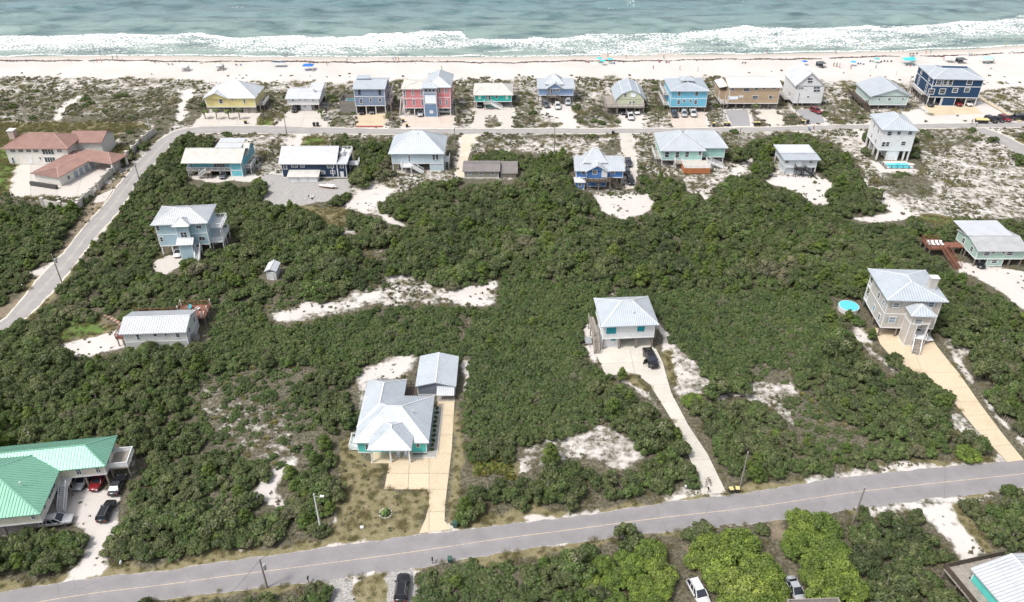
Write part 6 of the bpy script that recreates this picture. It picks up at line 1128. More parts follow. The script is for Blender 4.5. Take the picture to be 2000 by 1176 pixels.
PLANTS = []   # (kind, variant, x, y, scale_xy, scale_z, rot)
def scatter():
    r = rng
    def cand(step, y0=55, y1=290):
        xs = []; 
        gx = np.arange(-260, 261, step); gy = np.arange(y0, y1, step); X, Y = np.meshgrid(gx, gy); X = X + (r.random(X.shape) - .5) * step * 1.1; Y = Y + (r.random(X.shape) - .5) * step * 1.1
        X = X.ravel(); Y = Y.ravel(); u, v = proj(X, Y, X * 0); m = (u > -160) & (u < 2160) & (v < 1330); return X[m], Y[m]
    def put(kind, X, Y, s, sz, m):
        X, Y, s, sz = X[m], Y[m], s[m], sz[m]; nv = len(PROTO[kind]); vr = r.integers(0, nv, len(X)); ro = r.random(len(X)) * 6.283
        PLANTS.extend(zip([kind] * len(X), vr.tolist(), X.tolist(), Y.tolist(), s.tolist(), sz.tolist(), ro.tolist()))
    def free(X, Y, rad):
        k = np.zeros(X.shape, bool)
        for a in range(6): k |= kept(X + rad * math.cos(a * 1.047), Y + rad * math.sin(a * 1.047))
        return ~(k | kept(X, Y))
    def lotlow(X, Y):       # centre lot and its west side: waist to head high scrub
        u, v = proj(X, Y, X * 0 + 1); return ((u > 905) & (u < 1165) & (v > 545) & (v < 850)) | ((u > 400) & (u < 910) & (v > 585) & (v < 700)) | ((u > 1180) & (u < 1620) & (v > 560) & (v < 720)) | ((u > 810) & (u < 1010) & (v > 1085))
    # tall oak thicket
    X, Y = cand(1.9); big = fbm(vn3, X * .06, Y * .06); s = .50 + .42 * r.random(len(X)) + .5 * (big - .5); s = np.where(r.random(len(X)) < .11, s * 1.55, s); lw = lotlow(X, Y)
    sz = s * (.62 + .75 * fbm(vn2, X * .035 + 9, Y * .035)) ; z0 = zlook(X, Y, 3.0 * sz * .6, .5); zb = zlook(X, Y, 0 * X)
    tall = (z0 == TALL) & ~np.isin(zb, (SAND, HARD, LAWN, GRAVEL, DIRT)) & free(X, Y, np.maximum(.9, 1.75 * s)); pick = r.random(len(X))
    put('oak', X, Y, s, sz, tall & ~lw & (pick < .74)); put('scrub', X, Y, s * 1.25, sz * 1.5, tall & ~lw & (pick > .855))
    put('dead', X, Y, s * 1.1, sz * 1.9, tall & (pick > .79) & (pick < .86))
    pz = fbm(vn1, X * .05 + 3, Y * .05); pine = tall & ~lw & (pick > .74) & (pick < .74 + np.where(pz > .52, .14, .03)); put('pine', X, Y, s * .95, sz * .85 + .08, pine)
    # low scrub on the lots
    X, Y = cand(1.15, 55, 200); s = .55 + .5 * r.random(len(X)); sz = s * (.7 + .5 * r.random(len(X))); z0 = zlook(X, Y, sz * .8, .5); zb = zlook(X, Y, 0 * X); fr = free(X, Y, 1.15 * s); pick = r.random(len(X))
    ok = (z0 == TALL) & lotlow(X, Y) & fr & ~np.isin(zb, (SAND, HARD, LAWN, GRAVEL)); put('scrub', X, Y, s, sz, ok & (pick < .88)); put('dead', X, Y, s * .8, sz * .8, ok & (pick > .94)); put('pine', X, Y, s * .6, sz * .5, ok & (pick > .925) & (pick < .94))
    mx = ((z0 == MIXED) | (z0 == DEAD)) & fr; put('scrub', X, Y, s * .7, sz * .6, mx & (pick < np.where(z0 == MIXED, .55, .22))); put('dead', X, Y, s * .75, sz * .6, mx & (pick > .72)); put('palmetto', X, Y, s * .6, sz * .6, mx & (pick > .62) & (pick < .68))
    put('palmetto', X, Y, s, s * 1.1, (z0 == GREEN) & fr & (np.abs(proj(X, Y, X * 0)[0] - 965) < 50) & (np.abs(proj(X, Y, X * 0)[1] - 912) < 28))
    # heath, dune scrub, sparse scrub on sand, lawn tufts
    X, Y = cand(.85, 55, 322); clump = fbm(vn2, X * .16, Y * .16, 3); zb = zlook(X, Y, 0 * X, .6); fr = free(X, Y, .15) & (Y < shore(X) - 24); s = (.55 + .75 * r.random(len(X)) ** 2) * np.interp(Y, [70, 150, 280], [.65, .9, 1.2]); pick = r.random(len(X))
    dens = np.where((zb == SAND) & (Y < 262), .10, 0) + np.where((zb == TALL) & (Y < 200), .20, 0) + np.select([zb == HEATH, zb == SCRUB, zb == SPARSE, zb == DEAD, zb == LAWN, zb == DIRT, zb == GREEN, zb == SAND], [.90, .62, .50, .35, .12, .2, .08, .012], 0.0)
    p_ = dens * np.clip((clump - .30) * 3.2, .04, 1.6) * np.interp(Y, [70, 180, 280], [1.1, 1.0, .85]); put('dune', X, Y, s, s * (.7 + .5 * r.random(len(X))), fr & (pick < p_))
    put('grass', X, Y, s, s, fr & (pick > 1 - np.select([zb == LAWN, zb == SPARSE, zb == SCRUB, zb == DEAD, zb == GREEN, (zb == TALL) & (Y < 170), zb == OAKS], [.42, .07, .08, .15, .3, .12, .3], 0.0)))
    big = fr & (pick > .985) & np.isin(zb, (SCRUB, HEATH)); put('scrub', X, Y, s * .8, s * .7, big)
SPEC = {'oak': ('scrub_oak', 'olive green scrub oak packed in the thicket', 'tree', 'scrub oaks'), 'scrub': ('oak_shrub', 'dark green shrub in the dense scrub', 'shrub', 'shrubs'),
        'pine': ('sand_pine', 'yellow green sand pine in the scrub', 'pine tree', 'sand pines'), 'palmetto': ('saw_palmetto', 'yellowish saw palmetto with fan fronds', 'palmetto', 'saw palmettos'),
        'dead': ('bare_shrub', 'grey leafless shrub among the green', 'shrub', 'leafless shrubs'), 'dune': ('dune_shrub', 'grey green shrub on open sand', 'shrub', 'sand shrubs'), 'grass': ('grass_tuft', 'tuft of dry grass', 'grass', 'grass tufts')}
MARKS = [(G(u, v).x, G(u, v).y, t_) for u, v, t_ in ((90, 1000, 'by the green roofed house'), (70, 1080, 'between sandy yard and near road'), (770, 830, 'by the teal bungalow'), (520, 960, 'round the bare sand hollow'), (430, 1060, 'on the bank above the near road'), (300, 820, 'behind the green roofed house'), (315, 650, 'by the long white cottage'), (1220, 660, 'by the teal shuttered house'), (1330, 850, 'along the pale driveway'), (1040, 700, 'in the middle of the vacant lot'), (1000, 970, 'on the roadside of the vacant lot'), (1140, 880, 'round the sandy clearing'), (1770, 650, 'by the beige house'), (1900, 830, 'along the tan driveway'), (1600, 800, 'between the two driveways'), (1600, 900, 'on the bank beside the utility pole'), (1950, 500, 'by the pale green house'), (500, 1165, 'below the dark transformer pole'), (950, 1140, 'beside the black suv'), (1250, 1120, 'above the white suv'), (1750, 1080, 'by the sandy drive below the road'), (1950, 1050, 'above the white roofed deck house'), (360, 460, 'by the light blue house'), (80, 470, 'beyond the side road'), (130, 640, 'at the bend of the side road'), (580, 610, 'along the sand streak'), (900, 570, 'at the end of the sand streak'), (1450, 620, 'in the wide thicket'), (400, 320, 'by the cyan house'), (1000, 450, 'behind the brown cottage'), (1500, 420, 'below the small grey house'))]
def add_plant(kind, vr, x, y, s, sz, ro, name, label, cat, group):
    cm, tm, R_, H = PROTO[kind][vr]
    if tm is None:
        o = bpy.data.objects.new(name, cm); col.objects.link(o); o.location = (x, y, 0); o.rotation_euler = (0, 0, ro); o.scale = (s, s, sz); return tag(o, label, cat, group)
    e = empty(name, (x, y, 0), ro, label, cat, group); e.scale = (s, s, sz)
    for nm, me in (('crown', cm), ('trunk', tm)):
        o = bpy.data.objects.new(nm, me); col.objects.link(o); o.parent = e
    return e
def plant_all():
    by = {}
    for q in PLANTS: by.setdefault(q[0], []).append(q)
    LIM = {'oak': 300, 'scrub': 300, 'pine': 300, 'palmetto': 300, 'dead': 300, 'dune': 300, 'grass': 0}
    sorted_size = {}
    for k_, L_ in by.items():
        a_ = np.quantile([q[4] * q[5] for q in L_], (.3, .75)); sorted_size[k_] = (lambda v, a_=a_: 'small' if v < a_[0] else ('large' if v > a_[1] else 'middling'))
    for kind, L in by.items():
        nm, label, cat, group = SPEC[kind]
        def vis(q):
            u, v = proj(np.float64(q[2]), np.float64(q[3]), 1.0); inside = (0 < u < 2000) and (0 < v < 1176); return (0 if inside else 1, math.hypot(q[2], q[3], CAMH) / q[4])
        L.sort(key=vis); lim = LIM[kind]
        for q in L[:lim]:
            lm = min(MARKS, key=lambda m: (m[0] - q[2]) ** 2 + (m[1] - q[3]) ** 2)[2]; big = q[4] * q[5]; w = sorted_size[kind](big)
            add_plant(*q, nm, '%s %s %s' % (w, label, lm), cat, '%s %s' % (group, lm))
        rest = L[lim:]
        if not rest: continue
        pc = bpy.data.collections.new(nm + '_kinds')
        objs = []
        for k, (cm, tm, R_, H) in enumerate(PROTO[kind]):
            o = bpy.data.objects.new('%s_kind' % nm, cm); pc.objects.link(o); objs.append(o)
        a = np.array([[q[1], q[2], q[3], q[4], q[5], q[6]] for q in rest]); me = bpy.data.meshes.new(nm + '_mass'); me.vertices.add(len(a))
        me.vertices.foreach_set('co', np.stack([a[:, 1], a[:, 2], a[:, 1] * 0], -1).astype(np.float32).ravel())
        for an, cl in (('s', 3), ('sz', 4), ('rot', 5)):
            at = me.attributes.new(an, 'FLOAT', 'POINT'); at.data.foreach_set('value', a[:, cl].astype(np.float32))
        at = me.attributes.new('pick', 'INT', 'POINT'); at.data.foreach_set('value', a[:, 0].astype(np.int32)); me.update()
        o = bpy.data.objects.new(nm + '_mass', me); col.objects.link(o)
        tag(o, {'oak': 'mass of olive green oak thicket further off', 'scrub': 'mass of low dark green scrub', 'pine': 'far sand pines', 'palmetto': 'far palmettos', 'dead': 'leafless grey brush within the thicket', 'dune': 'low grey green dune scrub dotted over the white sand', 'grass': 'dry grass over yards and road verges'}[kind], SPEC[kind][2], kind='stuff')
        ng = bpy.data.node_groups.new(nm + '_scatter', 'GeometryNodeTree'); ng.interface.new_socket('Geometry', in_out='INPUT', socket_type='NodeSocketGeometry'); ng.interface.new_socket('Geometry', in_out='OUTPUT', socket_type='NodeSocketGeometry')
        N = ng.nodes; Lk = ng.links.new; gi = N.new('NodeGroupInput'); go = N.new('NodeGroupOutput'); m2p = N.new('GeometryNodeMeshToPoints'); ip = N.new('GeometryNodeInstanceOnPoints'); ci = N.new('GeometryNodeCollectionInfo')
        ci.inputs['Collection'].default_value = pc; ci.inputs['Separate Children'].default_value = True; ip.inputs['Pick Instance'].default_value = True
        def na(n_, ty='FLOAT'):
            q = N.new('GeometryNodeInputNamedAttribute'); q.data_type = ty; q.inputs['Name'].default_value = n_; return q.outputs['Attribute']
        cs = N.new('ShaderNodeCombineXYZ'); cr = N.new('ShaderNodeCombineXYZ'); s_ = na('s'); Lk(s_, cs.inputs[0]); Lk(s_, cs.inputs[1]); Lk(na('sz'), cs.inputs[2]); Lk(na('rot'), cr.inputs[2])
        Lk(gi.outputs[0], m2p.inputs['Mesh']); Lk(m2p.outputs['Points'], ip.inputs['Points']); Lk(ci.outputs[0], ip.inputs['Instance']); Lk(na('pick', 'INT'), ip.inputs['Instance Index']); Lk(cs.outputs[0], ip.inputs['Scale']); Lk(cr.outputs[0], ip.inputs['Rotation']); Lk(ip.outputs[0], go.inputs[0])
        md = o.modifiers.new('scatter', 'NODES'); md.node_group = ng
    print({k: len(v) for k, v in by.items()})
# ------------------------------------------------------------------ vehicles
TYRE = paint('tyre_rubber', (.02, .02, .02), .9); RIM = paint('wheel_metal', (.40, .40, .41), .35, .8); CGL = glass('car_glass', (.012, .015, .02)); HL = paint('lamp_clear', (.75, .76, .78), .15); TL = paint('lamp_red', (.35, .02, .02), .2); TRIMB = paint('black_trim', (.025, .025, .025), .6)
def car_paint(name, c):
    if name in MATS: return MATS[name]
    t = NT(name); n = t.noise(t.coord(), 2.0, 3); t.color(t.ramp(n, [(.3, tuple(x * .85 for x in c)), (.7, c)])); t.set(Roughness=.28, Metallic=.1)
    t.b.inputs['Coat Weight'].default_value = .6; t.b.inputs['Coat Roughness'].default_value = .08; MATS[name] = t.m; return t.m
CARP = {k: car_paint('car_' + k, c) for k, c in {'black': (.012, .012, .014), 'white': (.72, .72, .72), 'silver': (.42, .44, .46), 'grey': (.10, .11, .125), 'red': (.22, .015, .02), 'blue': (.03, .06, .13), 'darkgrey': (.045, .048, .055)}.items()}
CARS = {}
def ring(x, zb, zt, hw):
    h_ = [(.0, zb), (hw * .86, zb), (hw * .985, zb + .16), (hw, (zb + zt) / 2), (hw * .975, zt - .10), (hw * .86, zt), (0, zt + .015)]
    return [(x, y, z) for y, z in h_] + [(x, -y, z) for y, z in reversed(h_[1:-1])]
def loft(st):
    mb = MB(); n = 12; V = []
    for s_ in st: V += ring(*s_)
    F = [tuple(range(n - 1, -1, -1))] + [(i * n + k, i * n + (k + 1) % n, (i + 1) * n + (k + 1) % n, (i + 1) * n + k) for i in range(len(st) - 1) for k in range(n)] + [tuple((len(st) - 1) * n + k for k in range(n))]
    return mb.mesh(V, F)
def cabin(mb, b0, b1, hb, zb, r0, r1, hr, zr, mid=0):
    B = [(b0, -hb, zb), (b1, -hb, zb), (b1, hb, zb), (b0, hb, zb)]; T = [(r0, -hr, zr), (r1, -hr, zr), (r1, hr, zr), (r0, hr, zr)]; mb.mesh(B + T, [(0, 1, 5, 4), (1, 2, 6, 5), (2, 3, 7, 6), (3, 0, 4, 7), (4, 5, 6, 7), (3, 2, 1, 0)]); return B, T
def car_proto(kind):
    root = empty(kind); spec = {
        'suv': dict(st=[(-2.42, .5, .98, .80), (-2.32, .38, 1.04, .93), (-1.3, .33, 1.06, .98), (.9, .33, 1.06, .98), (1.9, .34, .99, .94), (2.3, .40, .90, .86), (2.43, .48, .78, .70)], cab=(-2.28, 1.05, .90, 1.04, -2.02, .22, .73, 1.66), wx=(-1.45, 1.48), L=2.43, wr=.37),
        'sedan': dict(st=[(-2.35, .5, .92, .72), (-2.2, .36, 1.0, .86), (-1.2, .30, .98, .92), (.8, .30, .96, .92), (1.8, .32, .86, .88), (2.22, .38, .76, .80), (2.36, .45, .65, .62)], cab=(-1.75, 1.0, .84, .95, -1.05, .12, .66, 1.40), wx=(-1.4, 1.42), L=2.36, wr=.33),
        'pickup': dict(st=[(-2.92, .58, 1.05, .90), (-2.85, .5, 1.12, .98), (-1.0, .45, 1.14, 1.0), (1.2, .45, 1.14, 1.0), (2.3, .46, 1.10, .98), (2.78, .50, 1.02, .94), (2.9, .56, .9, .82)], cab=(-1.0, 1.42, .94, 1.12, -.78, .72, .78, 1.86), wx=(-1.85, 1.85), L=2.9, wr=.42)}[kind]
    body = loft(spec['st']).build('body', CARP['white'], root, True); c = spec['cab']; g = MB(); B, T = cabin(g, *c); g.build('glass', CGL, root)
    rf = MB(); zr = c[7]; rf.mesh([(c[4] + .03, -c[6], zr - .02), (c[5] - .03, -c[6], zr - .02), (c[5] - .03, c[6], zr - .02), (c[4] + .03, c[6], zr - .02), (c[4] + .10, -c[6] + .09, zr + .05), (c[5] - .14, -c[6] + .09, zr + .05), (c[5] - .14, c[6] - .09, zr + .05), (c[4] + .10, c[6] - .09, zr + .05)], [(0, 1, 5, 4), (1, 2, 6, 5), (2, 3, 7, 6), (3, 0, 4, 7), (4, 5, 6, 7)])
    for i in range(4): rf.bar(Vector(B[i]) + Vector((0, 0, .0)), Vector(T[i]), .11, .09)
    for s_ in (-1, 1):
        for t_ in (.36, .66) if kind != 'sedan' else (.5,): a = Vector((c[0] + (c[1] - c[0]) * t_, s_ * c[2], c[3])); b = Vector((c[4] + (c[5] - c[4]) * t_, s_ * c[6], zr)); rf.bar(a, b, .09, .05)
    rf.build('roof', CARP['white'], root)
    if kind == 'suv':
        for s_ in (-1, 1): MB().bar((c[4] + .2, s_ * .62, zr + .09), (c[5] - .2, s_ * .62, zr + .09), .05, .06).build('roof_rail', RIM, root)
    if kind == 'pickup':
        bd = MB().box(-2.75, -1.08, -.80, .80, 1.10, 1.155); bd.build('bed', TRIMB, root); w = MB()
        for s_ in (-1, 1): w.box(-2.85, -1.02, s_ * .82, s_ * .97, 1.08, 1.36)
        w.box(-2.9, -2.78, -.96, .96, 1.08, 1.36); w.build('bed_side', CARP['white'], root)
    for x in spec['wx']:
        for s_ in (-1, 1):
            hw = .93 if kind != 'pickup' else .96; hw = .87 if kind == 'sedan' else hw; w = MB().cyl((x, s_ * (hw - .22), spec['wr']), (x, s_ * (hw + .045), spec['wr']), spec['wr'], n=14).build('wheel', TYRE, root); MB().cyl((x, s_ * (hw + .03), spec['wr']), (x, s_ * (hw + .06), spec['wr']), spec['wr'] * .62, n=10).build('rim', RIM, w)
    L = spec['L']; zl = .78 if kind != 'sedan' else .66
    for s_ in (-1, 1):
        MB().box(L - .22, L - .04, s_ * .52, s_ * .80, zl - .06, zl + .09).build('headlight', HL, root); MB().box(-L + .0, -L + .10, s_ * .58, s_ * .83, zl + .02, zl + .22).build('taillight', TL, root)
        MB().box(c[1] - .42, c[1] - .24, s_ * (c[2] + .04), s_ * (c[2] + .24), c[3] + .02, c[3] + .19).build('mirror', TRIMB, root)
    MB().box(L - .10, L + .02, -.55, .55, .46, .62).build('grille', TRIMB, root); MB().box(-L - .02, -L + .05, -.7, .7, .46, .58).build('bumper', TRIMB, root)
    return root
for k in ('suv', 'sedan', 'pickup'): CARS[k] = car_proto(k)
_used = set()
def car(kind, colr, u, v, head, label, z=0.05, sc=1.0, group=None):
    src = CARS[kind]; p_ = G(u, v)
    if kind in _used: o = copy_tree(src)
    else: o = src; _used.add(kind)
    o.name = {'suv': 'parked_suv', 'sedan': 'parked_car', 'pickup': 'pickup_truck'}[kind]
    o.location = (p_.x, p_.y, z); o.rotation_euler = (0, 0, R(head)); o.scale = (sc,) * 3; tag(o, label, {'suv': 'suv', 'sedan': 'car', 'pickup': 'pickup truck'}[kind], group)
    for ch in o.children:
        if ch.name.split('.')[0] in ('body', 'roof', 'bed_side'): ch.material_slots[0].link = 'OBJECT'; ch.material_slots[0].material = CARP[colr]
    c_, s_ = math.cos(R(head)), math.sin(R(head)); L = 2.6 * sc; keep([(p_.x + c_ * a - s_ * b, p_.y + s_ * a + c_ * b) for a, b in ((-L, -1.3), (L, -1.3), (L, 1.3), (-L, 1.3))])
    return o
car('suv', 'black', 786, 1153, 90, 'black suv with roof rails on the gravel drive below the road', 0.0)
car('suv', 'white', 1364, 1164, -74, 'white suv on the dirt track between the bright oaks', 0.0)
car('sedan', 'silver', 1553, 1158, -80, 'silver blue car half hidden by trees at the wooden deck', 0.0)
pk = car('pickup', 'black', 1270, 706, -82, 'black pickup truck with its driver door open outside the white house', .08)
d_ = MB().box(0, .06, 0, 1.0, .5, 1.15).box(0, .05, .05, .9, 1.15, 1.7).build('open_door', CARP['black'], pk); d_.location = (1.25, -1.02, 0); d_.rotation_euler = (0, 0, R(195))
d2 = MB().box(-2.6, -1.3, -.55, .5, 1.15, 1.5).box(-1.9, -1.5, -.3, .4, 1.5, 1.68).build('cargo', TRIMB, pk)
car('suv', 'white', 113, 1022, 10, 'white suv nosing out from under the green roofed house', 0.0); car('suv', 'black', 210, 1003, 92, 'black suv in the middle of the sandy yard of the green roofed house', 0.0, .94); car('sedan', 'darkgrey', 231, 952, 94, 'charcoal sedan by the bushes at the green roofed house', 0.0)
car('sedan', 'red', 195, 943, -92, 'dark red car under the green roofed house', 0.0); car('sedan', 'silver', 163, 942, -92, 'silver car deep in the carport of the green roofed house', 0.0)
for kd, cl, u, v, hd, lb in (('suv', 'black', 577, 217, -90, 'black suv in the carport of the low white house'), ('suv', 'black', 708, 221, -90, 'black suv under the blue grey house beside its pool deck'), ('sedan', 'grey', 728, 220, -90, 'grey car under the blue grey house away from the pool'),
      ('suv', 'silver', 822, 225, -90, 'silver suv under the pink house'), ('sedan', 'white', 868, 221, 0, 'white car under the right side of the pink house'), ('suv', 'darkgrey', 937, 208, -90, 'dark suv under the turquoise house'),
      ('suv', 'grey', 1066, 208, -75, 'grey suv nearest the porch stairs of the periwinkle house'), ('suv', 'white', 1089, 211, -88, 'white suv between two others at the periwinkle house'), ('suv', 'silver', 1109.5, 203, -95, 'silver suv by the corner piling of the periwinkle house'),
      ('sedan', 'darkgrey', 1216, 221, -90, 'dark car beneath the gambrel roof house'), ('suv', 'white', 1243, 221, -90, 'white suv beside the gambrel roof house'), ('pickup', 'white', 1231, 231, -90, 'white pickup truck parked before the gambrel roof house'),
      ('suv', 'darkgrey', 1317, 227, -90, 'dark suv before the sky blue house'), ('suv', 'silver', 1336, 226, -95, 'silver suv between two others at the sky blue house'), ('pickup', 'white', 1353, 225, -93, 'white pickup truck before the sky blue house'),
      ('suv', 'red', 1593, 220, -65, 'dark red suv before the white gable house'), ('suv', 'darkgrey', 1814, 206, -90, 'dark grey suv under the navy house'), ('suv', 'red', 1869, 205, -90, 'red suv under the navy house'), ('suv', 'white', 1889, 205, -90, 'white suv under the navy house'),
      ('suv', 'black', 1935, 237, -70, 'black jeep in the sand lot next to the yellow skip'), ('sedan', 'black', 1949, 236, -70, 'black car in the sand lot beside the red one'), ('suv', 'red', 1961, 235, -70, 'dark red suv in the sand lot off the beach road'), ('pickup', 'darkgrey', 1984, 234, 5, 'dark pickup truck at the end of the sand lot'), ('suv', 'black', 1999, 232, 0, 'black suv half out of view beyond the sand lot'),
      ('suv', 'darkgrey', 1227, 322, -90, 'dark suv on the lane, farthest of three beside the cobalt house'), ('suv', 'grey', 1223, 338, 90, 'grey suv in the middle of three beside the cobalt house'), ('suv', 'black', 1231, 357, -90, 'black suv at the sand, nearest of three beside the cobalt house'),
      ('sedan', 'white', 349, 497, -80, 'white car in the carport of the light blue house'), ('sedan', 'black', 1910, 517, -90, 'black car under the pale green house'), ('sedan', 'white', 1802, 658, -80, 'white car under the beige house'), ('sedan', 'grey', 438, 345, -90, 'grey car under the cyan house')):
    car(kd, cl, u, v, hd, lb, .065 if v < 260 and u < 1930 else .0)
# ------------------------------------------------------------------ wheelie bins, skip, mailboxes
LIDY = paint('yellow_lid', (.62, .52, .24), .5); BINB = paint('black_bin', (.03, .03, .032), .6); BING = paint('green_bin', (.04, .10, .08), .6)
def bin_proto():
    r_ = empty('wheelie_bin'); b = MB().mesh([(-.26, -.28, .06), (.26, -.28, .06), (.26, .28, .06), (-.26, .28, .06), (-.33, -.38, 1.0), (.33, -.38, 1.0), (.33, .38, 1.0), (-.33, .38, 1.0)], [(0, 1, 5, 4), (1, 2, 6, 5), (2, 3, 7, 6), (3, 0, 4, 7), (3, 2, 1, 0), (4, 5, 6, 7)]); b.build('body', BINB, r_); MB().box(-.36, .36, -.41, .40, 1.0, 1.07).box(-.30, .30, -.35, .3, 1.07, 1.11).build('lid', LIDY, r_); MB().cyl((-.3, .34, .66), (.3, .34, .66), .02, n=6).box(-.3, .3, .38, .46, .92, .97).build('handle', BINB, r_)
    for s_ in (-1, 1): MB().cyl((s_ * .22, .3, .12), (s_ * .32, .3, .12), .12, n=10).build('wheel', TYRE, r_)
    return r_
BP = bin_proto(); _b = [0]
def wbin(u, v, label, lid=LIDY, body=BINB, sc=1.0, group=None, rz=0):
    o = BP if not _b[0] else copy_tree(BP); _b[0] += 1; p_ = G(u, v); o.name = 'wheelie_bin'; o.location = (p_.x, p_.y, .0); o.rotation_euler = (0, 0, R(rz)); o.scale = (sc,) * 3; tag(o, label, 'bin', group)
    for ch in o.children:
        n = ch.name.split('.')[0]
        if n in ('lid', 'body'): ch.material_slots[0].link = 'OBJECT'; ch.material_slots[0].material = lid if n == 'lid' else body
wbin(1427, 962, 'black bin with yellow lid at the pale driveway mouth, on its slab edge', group='yellow lidded bins', sc=.95, rz=10); wbin(1439, 961, 'black bin with yellow lid by the pale driveway, next to the utility pole', group='yellow lidded bins', sc=.95, rz=-8); wbin(889, 1029, 'dark green bin at the mouth of the tan driveway', BING, BING, 1.1); wbin(879, 1098, 'green utility box at the road edge opposite the tan driveway', BING, BING, .95)
for u, v, lb, ld in ((480, 242, 'dark bin with tan lid before the yellow house', LIDY), (614, 247, 'dark bin by the drive of the low white house, next to its neighbour', BINB), (621, 247, 'dark bin beside the palms at the low white house', BINB), (788, 239, 'yellow lidded bin beside the pink house drive', LIDY), (795, 248.5, 'yellow lidded bin on the road edge at the pink house', LIDY), (1197, 264, 'black bin on the verge opposite the gambrel house', BINB), (1393.5, 247, 'yellow lidded bin on the verge by the sky blue house drive', LIDY), (1416, 246.5, 'yellow lidded bin of a pair by the grey pad, nearer the pole', LIDY), (1423, 246.5, 'yellow lidded bin of a pair by the grey pad, nearer the pad', LIDY), (1474.5, 245.5, 'yellow lidded bin of a pair between the drives of the tan house, outer', LIDY), (1481, 245.5, 'yellow lidded bin of a pair between the drives of the tan house, inner', LIDY), (1567, 242, 'dark bin with tan lid before the white gable house', LIDY), (1577, 242, 'black bin before the white gable house', BINB)): wbin(u, v, lb, ld, sc=1.25)
p_ = G(1916, 240); sk = empty('skip', p_, R(-4), 'yellow open top skip at the end of the navy house drive', 'skip'); MB().mesh([(-1.7, -.8, 0), (1.7, -.8, 0), (1.7, .8, 0), (-1.7, .8, 0), (-2.1, -1, 1.3), (2.1, -1, 1.3), (2.1, 1, 1.3), (-2.1, 1, 1.3)], [(0, 1, 5, 4), (1, 2, 6, 5), (2, 3, 7, 6), (3, 0, 4, 7), (3, 2, 1, 0)]).build('hull', BINB, sk); MB().box(-2.15, 2.15, -1.05, 1.05, 1.25, 1.4).build('cover', LIDY, sk)
def mailbox(u, v, label, mat=TRIMB):
    p_ = G(u, v); r_ = empty('mailbox', p_, R(8), label, 'mailbox'); MB().box(-.05, .05, -.05, .05, -.2, 1.0).build('post', PILE, r_); MB().box(-.12, .12, -.26, .26, 1.0, 1.16).cyl((0, -.26, 1.16), (0, .26, 1.16), .12, n=10).build('box', mat, r_)
mailbox(845, 1101, 'black mailbox at the road edge by the gravel drive'); mailbox(603, 1138, 'dark mailbox at the road edge above the near shrubs'); mailbox(1382, 963, 'black mailbox beside the bicycle on the pale driveway'); mailbox(45, 565, 'white mailbox on the verge of the side road', WHITE); mailbox(1338, 958, 'white mailbox among the shrubs by the pale driveway', WHITE); mailbox(239, 1108, 'white mailbox in the grass by the sandy yard', WHITE)
# ------------------------------------------------------------------ utility poles
POLE = wood('utility_pole_wood', (.22, .20, .18)); STEEL = paint('galvanised', (.5, .52, .53), .4, .5); TOPS = {}
def height_at(b, u, v):
    q = ray(u, v); t = b.y / q.y; return CAMH + q.z * t
def pole(key, bu, bv, tv, label, trans=False, lamp=False, arm=False, mat=POLE, hmax=13):
    b = G(bu, bv); hgt = min(max(height_at(b, bu, tv), 4.0), hmax); r_ = empty('utility_pole', b, 0, label, 'pole'); MB().cyl((0, 0, -.5), (0, 0, hgt), .16, .11, 9).build('pole', mat, r_); TOPS[key] = b + Vector((0, 0, hgt - .3))
    if trans: MB().cyl((.38, 0, hgt - 2.2), (.38, 0, hgt - 1.2), .28, n=12).cyl((.38, 0, hgt - 1.2), (.38, 0, hgt - 1.1), .2, n=10).build('transformer', STEEL, r_); MB().box(.1, .35, -.05, .05, hgt - 1.8, hgt - 1.65).build('bracket', STEEL, r_)
    if arm: MB().box(-1.1, 1.1, -.06, .06, hgt - .7, hgt - .56).build('crossarm', mat, r_)
    if lamp: MB().bar((0, 0, hgt - .6), (1.1, -.3, hgt - .1), .06).build('lamp_arm', STEEL, r_); MB().box(1.0, 1.6, -.5, -.2, hgt - .18, hgt - .02).build('lamp_head', WHITE, r_)
    MB().cyl((0, 0, hgt), (0, 0, hgt + .22), .05, n=6).build('insulator', WHITE, r_); return r_
pole('a', 122, 555, 497, 'utility pole with grey transformer at the side road', True); pole('b', 628, 1042, 965, 'pale utility pole beside the bungalow yard', False, True, mat=PILEW); pole('c', 1446, 950, 884, 'plain leaning utility pole by the two yellow lidded bins'); pole('d', 522, 1148, 1092, 'dark utility pole with transformer on the near road edge', True, arm=False)
pole('e', 275.5, 364, 322, 'utility pole on the verge outside the villa wall'); pole('f', 293, 254, 236, 'short white lamp pole behind the villa wall', False, True, mat=PILEW); pole('g', 513, 233, 182, 'utility pole at the corner of the yellow house', lamp=False); pole('h', 560, 261, 232, 'utility pole on the inland verge facing the low white house'); pole('i', 767, 246, 185, 'utility pole between the blue grey and pink houses'); pole('j', 889, 285, 250, 'utility pole beside the sandy track by the pyramid roof house'); pole('k', 892, 243, 203, 'utility pole on the verge between pink and turquoise houses'); pole('l', 1082, 308, 240, 'utility pole in the scrub facing the periwinkle house'); pole('m', 1439, 300, 250, 'utility pole beside the wide aqua house'); pole('n', 1552, 231, 181, 'utility pole in front of the white gable house'); pole('o', 1409, 236, 190, 'utility pole between the sky blue and tan houses'); pole('p', 323, 216, 178, 'utility pole standing in the dunes'); pole('q', 1666, 1020, 952, 'grey utility pole among the trees below the near road')
WIRE = paint('wire', (.03, .03, .03), .6)
